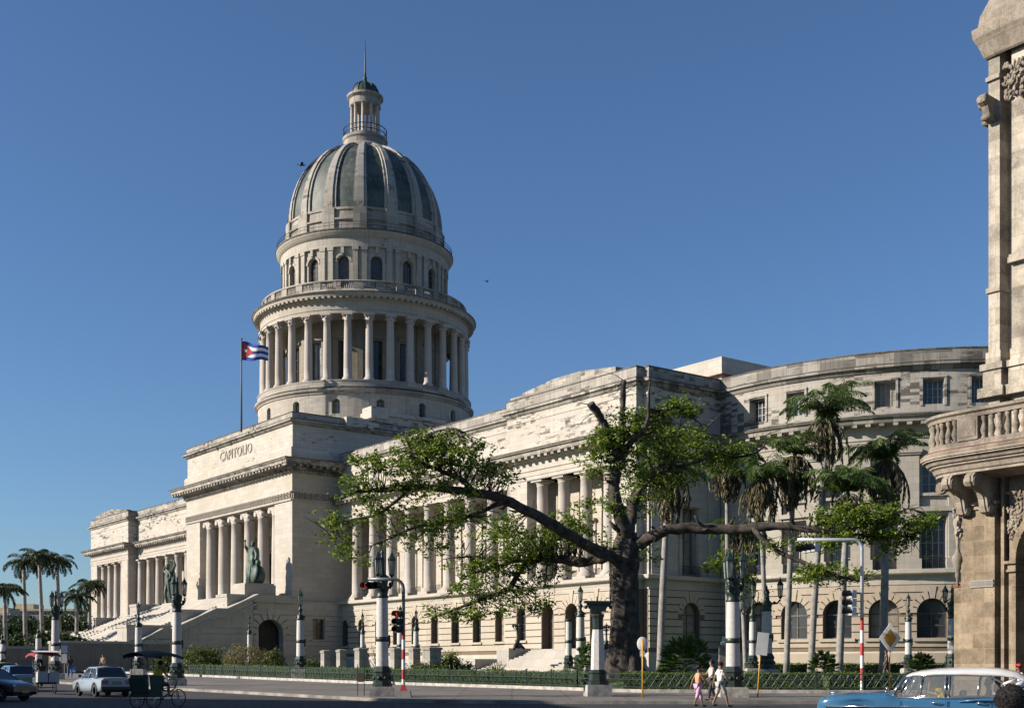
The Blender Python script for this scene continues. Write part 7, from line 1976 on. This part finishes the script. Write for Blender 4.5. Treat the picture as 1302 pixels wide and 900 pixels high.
    m = MB(); m.add([(-1.9, -.7, .93), (-1.9, .7, .93), (-1.72, .68, 1.17), (-1.72, -.68, 1.17)], [(0, 1, 2, 3)]); m.build('rear_window', 'clear_glass', t)
    for bx in (-.05, -1.0):
        m = MB(); m.cbox(bx, 0, .35, .5, 1.45, .18); M = Matrix.Translation((bx - .25, 0, .5)) @ Matrix.Rotation(R(-14), 4, 'Y'); m.cbox(0, 0, 0, .14, 1.45, .52, M, taper=.02); m.build('seat', 'cloth_dark', t)
    m = MB(); m.cbox(.86, 0, .62, .2, 1.5, .22); m.build('dashboard', 'car_blue', t)
    m = MB(); M = Matrix.Translation((.55, .38, .86)) @ Matrix.Rotation(R(65), 4, 'Y')
    m.path([tuple(M @ Vector((.2 * math.cos(a), .2 * math.sin(a), 0))) for a in [2 * pi * i / 20 for i in range(21)]], .014, 5); m.build('steering_wheel', 'black_iron', t)
    for wx in wh:
        for sg in (-1, 1): wheel(t, wx, sg * .84, .35, .2, sgn=-sg)
    m = MB(); m.path([(1.15, .92, .93), (1.12, .95, 1.02)], .012, 5); m.sphere((1.1, .96, 1.06), (.03, .07, .05), 8, 6); m.build('mirror', 'chrome', t)
    return t
cc = classic()
D = 37; ww = car('car', 'white car roof just showing behind the blue vintage car', 'car', X(1352, D), D, 0, R(165), lada_st, (.9, .5, -1.5, -1.8, 1.56, .68, [(-.3, -.3, .03)]), 'car_white')

# ------------------------------------------------------------------ people
def person(label, x, y, z, h, face, stride=0.0, arms=((.0, .1), (.0, .1)), top='cloth_white', bottom='cloth_grey', skin='skin_brown', hair='hair_black', legs='long', sleeves=True, bent=0.0, female=False, seat=None, hat=None, name='person', shoes='cloth_dark', hair_r=1.0, lean=0.0, group=None, parts=True):
    """faces local +x. arms: (swing forward, elbow bend) for left and right; seat: thigh angle when seated"""
    t = thing(name, label, 'person', (x, y, z), face, group); s = h / 1.75
    V, Eg, Rd = [], [], []
    def v(p, r_, par=None):
        V.append((p[0] * s, p[1] * s, p[2] * s)); Rd.append((r_[0] * s, r_[1] * s) if isinstance(r_, tuple) else r_ * s)
        if par is not None: Eg.append((par, len(V) - 1))
        return len(V) - 1
    ph = .93 if seat is None else seat; sw = .165 if female else .19; hw = .095
    cl, sl_ = math.cos(lean), math.sin(lean)
    def T(dx, dy, dz): return (dx * cl + dz * sl_, dy, ph + dz * cl - dx * sl_)
    P0 = v(T(0, 0, 0), (.125, .10)); W1 = v(T(0, 0, .17), (.105 if female else .12, .085), P0); C1 = v(T(.01, 0, .36), (.13 if not female else .12, .10), W1); N0 = v(T(.0, 0, .50), (.055, .055), C1)
    K = v(T(.01, 0, .57), .052, N0); Hd = v(T(.025, 0, .66), (.078, .088), K); H2 = v(T(.02, 0, .75), (.075, .085), Hd)
    nose = v(T(.125, 0, .685), .014, Hd)
    tor = (P0, W1, C1); armsI = []; legsI = []
    hands = []
    for i, sg in enumerate((1, -1)):
        swg, eb = arms[i]; S_ = v(T(0, sg * sw * .85, .465), .052, C1)
        L1, L2 = .28, .25; a = swg
        el = T(L1 * math.sin(a), sg * (sw + .05), .45 - L1 * math.cos(a)); Ei = v(el, .04, S_)
        a2 = a + eb; wr_ = (el[0] + L2 * math.sin(a2), el[1] - sg * .0, el[2] - L2 * math.cos(a2)); Wi = v(wr_, .027, Ei)
        d = (math.sin(a2), 0, -math.cos(a2)); pa = (wr_[0] + d[0] * .07, wr_[1], wr_[2] + d[2] * .07); Pi = v(pa, (.034, .02), Wi)
        for k in range(4):
            o2 = (k - 1.5) * .016; l = (.075, .085, .08, .065)[k]; p1 = v((pa[0] + d[0] * l * .5 + .01, pa[1] + o2 * .5, pa[2] + d[2] * l * .5 + o2 * .4), .009, Pi); v((pa[0] + d[0] * l + .025, pa[1] - sg * .012 + o2 * .6, pa[2] + d[2] * l + o2 * .6), .008, p1)
        p1 = v((pa[0] - d[0] * .02 + .03, pa[1] - sg * .01, pa[2] - d[2] * .02 + .01), .010, Pi); v((pa[0] + .045, pa[1] - sg * .015, pa[2] - .02), .009, p1)
        armsI.append((S_, Ei, Wi)); hands.append(pa)
    for i, sg in enumerate((1, -1)):
        q = stride * sg; Hi = v((V[P0][0] / s, sg * hw, ph - .05), .088 if not female else .092, P0)
        if seat is None:
            kn = (math.sin(q) * .43 + .04, sg * hw, ph - .05 - .43 * math.cos(q)); kb = -q * .9 if q < 0 else .05
            an = (kn[0] - math.sin(max(0, -q) * 1.1 + .05) * .42 + (math.sin(q) * .30 if q > 0 else 0), sg * hw, 0)
            an = (an[0], an[1], .08 + (max(0, -q) * .12))
        else:
            kn = (.42, sg * (hw + .05), ph + (.12 if sg > 0 else -.1)); an = (.36 + (.08 if sg < 0 else 0), sg * (hw + .03), ph - (.28 if sg > 0 else .46))
        Ki = v(kn, .056, Hi); cf = v(((kn[0] * .6 + an[0] * .4), kn[1], kn[2] * .6 + an[2] * .4), .052, Ki); Ai = v(an, .035, cf); Fi = v((an[0] + .11, an[1], max(.03, an[2] - .055)), (.035, .028), Ai); v((an[0] + .18, an[1], max(.025, an[2] - .062)), (.03, .018), Fi)
        legsI.append((Hi, Ki, cf, Ai, Fi))
    body = skin_mesh(V, Eg, Rd, 'body', skin, t, 2)
    def sub(idx, ed, extra, nm, mat, ends=None):
        vs = [V[i] for i in idx]; mp = {i: k for k, i in enumerate(idx)}
        rd = []
        for i in idx:
            r_ = Rd[i]; rd.append((r_[0] + extra * s, r_[1] + extra * s) if isinstance(r_, tuple) else r_ + extra * s)
        return vs, [(mp[a], mp[b]) for a, b in ed], rd
    # top
    idx = [C1, W1, P0, N0]; ed = [(C1, W1), (W1, P0), (C1, N0)]
    vs, ee, rd = sub(idx, ed, .038, '', '')
    rd[3] = .045 * s; vs[3] = tuple(Vector(V[N0]) * .75 + Vector(V[C1]) * .25)
    for (S_, Ei, Wi) in armsI:
        k = len(vs); vs.append(V[S_]); rd.append(.074 * s); ee.append((0, k))
        if sleeves: vs.append(tuple(Vector(V[S_]) * .35 + Vector(V[Ei]) * .65)); rd.append(.062 * s); ee.append((k, k + 1))
    skin_mesh(vs, ee, rd, 'shirt' if sleeves else 'vest', top, t, 2)
    if bottom:
        idx = [P0]; ed = []; vs = [V[P0]]; rd = [(.155 * s, .135 * s)]; ee = []
        for (Hi, Ki, cf, Ai, Fi) in legsI:
            k = len(vs); vs.append(V[Hi]); rd.append(.118 * s); ee.append((0, k))
            vs.append(tuple(Vector(V[Hi]) * .35 + Vector(V[Ki]) * .65)); rd.append(.092 * s); ee.append((k, k + 1))
            if legs in ('long', 'capri', 'knee'): vs.append(V[Ki]); rd.append(.084 * s); ee.append((k + 1, k + 2))
            if legs in ('long', 'capri'): vs.append(V[cf]); rd.append(.076 * s); ee.append((k + 2, k + 3))
            if legs == 'long': vs.append(V[Ai]); rd.append(.062 * s); ee.append((k + 3, k + 4))
        skin_mesh(vs, ee, rd, 'trousers', bottom, t, 2)
    m = MB()
    for (Hi, Ki, cf, Ai, Fi) in legsI: a = Vector(V[Ai]); f_ = Vector(V[Fi]); m.sphere((f_ * .55 + a * .45) + Vector((.03 * s, 0, -.012 * s)), (.13 * s, .045 * s, .035 * s), 10, 6)
    m.build('shoes', shoes, t)
    hc = (Vector(V[Hd]) + Vector(V[H2])) / 2; m = MB()
    m.sphere((hc.x - .022 * s, hc.y, hc.z + .03 * s), (.098 * s * hair_r, .088 * s * hair_r, .10 * s * hair_r), 14, 10)
    if female: m.sphere((hc.x - .11 * s, hc.y, hc.z + .0 * s), .055 * s, 10, 8)
    if hair_r > 1.2:
        rs_ = random.Random(3)
        for k in range(1500):
            a, b = rs_.uniform(0, 2 * pi), math.asin(rs_.uniform(-.45, 1)); q = .098 * s * hair_r * rs_.uniform(.9, 1.0)
            c_ = Vector((hc.x - .022 * s + q * math.cos(a) * math.cos(b), hc.y + q * .9 * math.sin(a) * math.cos(b), hc.z + .03 * s + q * math.sin(b)))
            pts = []; ax = Vector((rs_.gauss(0, 1), rs_.gauss(0, 1), rs_.gauss(0, 1))).normalized(); u_ = ax.orthogonal().normalized(); v_ = ax.cross(u_)
            for j_ in range(7): an = j_ * 1.1; pts.append(c_ + (u_ * math.cos(an) + v_ * math.sin(an)) * .011 * s + ax * (.006 * s * j_))
            m.path(pts, .0028 * s, 3, caps=False)
    m.build('hair', hair, t)
    m = MB()
    for sg in (-1, 1): m.sphere((hc.x + .078 * s, sg * .032 * s, hc.z - .01 * s), .011 * s, 6, 5)
    m.build('eyes', 'hair_black', t)
    m = MB(); m.path([(hc.x + .088 * s, -.022 * s, hc.z - .075 * s), (hc.x + .093 * s, .022 * s, hc.z - .075 * s)], .007 * s, 5); m.build('mouth', 'tail_red', t)
    if hat:
        m = MB(); m.sphere((hc.x - .01 * s, hc.y, hc.z + .055 * s), (.105 * s, .095 * s, .075 * s), 14, 8); m.cbox(hc.x + .12 * s, hc.y, hc.z + .045 * s, .1 * s, .13 * s, .015 * s); m.build('cap', hat, t)
    return t, hands
D = 48.3
person('woman walking in orange vest and pink cropped trousers, holding someone\'s arm behind', X(888, D), D, 0, 1.62, R(25), .34, ((-.5, .15), (.5, .3)), 'cloth_orange', 'cloth_pink', 'skin_brown', legs='capri', sleeves=False, female=True)
person('person in white patterned shirt and pale knee shorts walking right of the woman', X(916, D - .3), D - .3, 0, 1.76, R(20), -.34, ((-.45, .2), (.4, .35)), 'cloth_white', 'cloth_grey', 'skin_brown', legs='knee')
D = 51.5
person('person half hidden behind the walking couple, arms bare, pale top', X(905, D), D, walk_z(51.5), 1.68, R(200), .25, ((.3, .6), (.5, .9)), 'cloth_white', 'cloth_dark', 'skin_tan', legs='long', sleeves=False, female=True)
D = 97
person('person in dark shirt and blue jeans carrying a bag near the far lamp', X(89, D), D, walk_z(D), 1.76, R(120), .3, ((-.3, .2), (.25, .2)), 'cloth_dark', 'cloth_blue', 'skin_dark', group=None)
m = MB(); m.cbox(0, 0, 0, .32, .16, .38, taper=.03); m.path([(-.08, 0, .36), (-.06, 0, .55), (.06, 0, .55), (.08, 0, .36)], .012, 5); bo = m.build('bag', 'bag_blue', None); bo.location = (X(93.5, D), D, walk_z(D) + .45); tag(bo, 'blue carrier bag hanging from the hand of the walker in jeans', 'bag')
D = 112
person('shirtless person standing in front of the long stone wall', X(131, D), D, 1.05, 1.72, R(-100), .05, ((.1, .3), (.1, .3)), 'skin_tan', 'cloth_dark', 'skin_tan', legs='knee', sleeves=False)
D = 63.0
person('dark figure walking behind the hedge beside the yellow signpost', X(1127, D), D, 1.0, 1.45, R(180), .3, ((.2, .4), (-.2, .2)), 'cloth_dark', 'cloth_dark', 'skin_brown', legs='knee')
D = 41
person('person in a bright red cap showing above the blue car roof', X(1296, D), D, 0, 1.64, R(190), .1, ((.1, .3), (.1, .3)), 'cloth_white', 'cloth_blue', 'skin_brown', hat='cloth_red')
D = 11.5
person('passer-by with big curly black hair, mostly below the lower right corner', X(1286, D), D, 0, 1.27, R(170), .1, ((.1, .3), (.1, .3)), 'cloth_dark', 'cloth_dark', 'skin_dark', hair_r=1.95)
# driver inside the blue car
dx = cc.location
ch, sh = math.cos(CH), math.sin(CH)
def inc(a, b): return (dx.x + a * ch - b * sh, dx.y + a * sh + b * ch)
person('driver in a yellow shirt at the side window of the blue vintage car', *inc(.0, .42), .52, 1.66, CH, 0, ((1.75, 1.6), (1.25, .5)), 'cloth_yellow', 'cloth_dark', 'skin_brown', seat=.05, sleeves=True)
person('passenger in dark clothes on the back seat of the blue car', *inc(-.95, .1), .50, 1.6, CH, 0, ((.4, .9), (.4, .9)), 'cloth_dark', 'cloth_dark', 'skin_dark', seat=.05)

# ------------------------------------------------------------------ tricycle cabs
def spoked(t, x, y, r, name='wheel'):
    m = MB(); M = Matrix.Translation((x, y, r)); m.path([(x + r * math.cos(a), y, r + r * math.sin(a)) for a in [2 * pi * i / 24 for i in range(25)]], .022, 6)
    w_ = m.build(name, 'rubber', t); m = MB()
    for k in range(14): a = 2 * pi * k / 14; m.path([(x, y, r), (x + r * .96 * math.cos(a), y, r + r * .96 * math.sin(a))], .005, 3)
    m.path([(x, y - .06, r), (x, y + .06, r)], .03, 8); m.build('spokes', 'chrome', w_)
def tricycle(label, x, y, z, head, canopy, hood, boxes=False):
    t = thing('tricycle_cab', label, 'tricycle', (x, y, z), head, 'pedal tricycle cabs')
    spoked(t, 1.15, 0, .34); spoked(t, -.45, .47, .34); spoked(t, -.45, -.47, .34)
    m = MB(); m.path([(-.45, -.47, .34), (-.45, .47, .34)], .025, 6); m.path([(-.45, 0, .34), (.30, 0, .32), (.95, 0, .72), (1.05, 0, .92)], .028, 6); m.path([(.30, 0, .32), (.12, 0, .86)], .024, 6); m.path([(.15, 0, .70), (.98, 0, .78)], .024, 6)
    for sg in (-1, 1): m.path([(1.15, sg * .05, .34), (1.03, sg * .04, .80)], .014, 5)
    m.path([(1.05, 0, .92), (1.02, 0, 1.05), (.95, .26, 1.08), (.85, .28, 1.05)], .015, 5); m.path([(1.02, 0, 1.05), (.95, -.26, 1.08), (.85, -.28, 1.05)], .015, 5)
    m.path([(.30, -.12, .32), (.30, .12, .32)], .03, 6); m.build('frame', 'black_iron', t)
    m = MB(); m.sphere((.10, 0, .89), (.14, .09, .05), 10, 6); m.build('saddle', 'rubber', t)
    m = MB(); m.cbox(-.40, 0, .52, .55, .95, .16); M = Matrix.Translation((-.70, 0, .60)) @ Matrix.Rotation(R(-12), 4, 'Y'); m.cbox(0, 0, 0, .10, .95, .55, M); m.cbox(-.35, .48, .58, .5, .05, .28); m.cbox(-.35, -.48, .58, .5, .05, .28); m.build('bench', hood, t)
    if hood == 'canvas_green' :
        m = MB(); 
        for sg in (-1, 1): m.add([(-.72, sg * .52, 1.25), (.0, sg * .52, 1.22), (-.10, sg * .53, .85), (-.3, sg * .53, .68), (-.66, sg * .53, .80)], [(0, 1, 2, 3, 4)])
        m.box(-.70, -.05, -.5, .5, .42, .62)
        m.add([(-.76, -.5, 1.25), (-.76, .5, 1.25), (-.74, .5, .6), (-.74, -.5, .6)], [(0, 1, 2, 3)]); m.build('side_curtain', hood, t)
    for (px_, py_) in ((-.75, .46), (-.75, -.46), (.28, .40), (.28, -.40)): MB().path([(px_ * .9, py_, .6), (px_, py_, 1.95)], .014, 5).build('canopy_pole', 'black_iron', t)
    m = MB(); n = 10
    for i in range(n):
        x0_, x1_ = -1.0 + 1.85 * i / n, -1.0 + 1.85 * (i + 1) / n; zf = lambda q: 1.98 + .12 * math.sin(pi * (q + 1.0) / 1.85) - .05 * (q + 1) / 2
        for j in range(4):
            y0, y1 = -.62 + 1.24 * j / 4, -.62 + 1.24 * (j + 1) / 4; g_ = lambda yy: .10 * (1 - (yy / .62) ** 2)
            m.add([(x0_, y0, zf(x0_) + g_(y0)), (x1_, y0, zf(x1_) + g_(y0)), (x1_, y1, zf(x1_) + g_(y1)), (x0_, y1, zf(x0_) + g_(y1))], [(0, 1, 2, 3)], True)
        for yy in (-.62, .62):
            m.add([(x0_, yy, zf(x0_)), (x1_, yy, zf(x1_)), (x1_, yy, zf(x1_) - .10), ((x0_ + x1_) / 2, yy, zf(x0_) - .14), (x0_, yy, zf(x0_) - .10)], [(0, 1, 2, 3, 4)])
    m.build('canopy', canopy, t)
    if boxes:
        for sg in (-1, 1): m = MB(); m.cbox(-.95, sg * .27, .62, .42, .5, .52, taper=.01); m.build('box_panel', 'box_grey', t)
        m = MB(); m.add([(-1.02, -.64, 1.99), (-.2, -.64, 2.07), (-.2, .64, 2.07), (-1.02, .64, 1.99)], [(0, 1, 2, 3)]); m.v = [(a, b, c + .13) for a, b, c in m.v]; m.build('canopy_patch', 'canvas_pale', t)
    return t
D = 47.2; hd_ = R(56); xx = X(197, D)
tricycle('pedal tricycle cab with dark canopy and green side curtains, ridden at the lower left', xx, D, 0, hd_, 'canvas_dark', 'canvas_green')
person('rider in a yellow tank top pedalling the near tricycle cab', xx + .10 * math.cos(hd_), D + .10 * math.sin(hd_), 0, 1.80, hd_, 0, ((.85, .45), (.9, .4)), 'cloth_yellow', 'cloth_dark', 'skin_brown', seat=.95, legs='knee', sleeves=False, lean=.22)
D = 63; hd_ = R(125); xx = X(54, D)
tricycle('pedal tricycle cab with maroon and pale canopy carrying two grey boxes', xx, D, road_z(D), hd_, 'canvas_maroon', 'canvas_dark', True)
person('rider in dark clothes on the tricycle cab with the maroon canopy', xx + .1 * math.cos(hd_), D + .1 * math.sin(hd_), road_z(D), 1.72, hd_, 0, ((.85, .45), (.9, .4)), 'cloth_dark', 'cloth_dark', 'skin_dark', seat=.95, legs='long', lean=.2)
# far roofs on the left horizon
for i, (px0, px1, D, yt, lab) in enumerate([(-20, 12, 330, 776, 'pale distant building behind the leftmost palms'), (14, 108, 350, 771, 'long distant terrace of buildings with reddish roofs behind the palms')]):
    xa, xb = X(px0, D), X(px1, D); z = 1.1; h = H(yt, D) - z
    t = thing('distant_building', lab, 'building', ((xa + xb) / 2, D, z)); w_ = (xb - xa) / 2
    m = MB(); m.box(-w_, w_, 0, 14, 0, h - 1.2); m.build('wall', 'limestone_lip', t)
    m = MB(); m.box(-w_ - .3, w_ + .3, -.4, 14.4, h - 1.2, h - .6); 
    k = max(1, int(w_ * 2 / 7))
    for j in range(k):
        if j % 2 == 0: m.box(-w_ + j * 7, -w_ + j * 7 + 5.5, 2, 10, h - .6, h + (.4 if j % 4 else .9))
    m.build('roof', 'plaster_ochre', t)
    Fd = Flat((0, 0), (1, 0), (0, -1))
    for j in range(int(w_ * 2 / 3.5)):
        window(Fd, (-w_ + 2 + j * 3.5, 1.3, h - 4.6, h - 2.4, False), .03, t, 'window_paint', 'dark_glass', (2, 2))
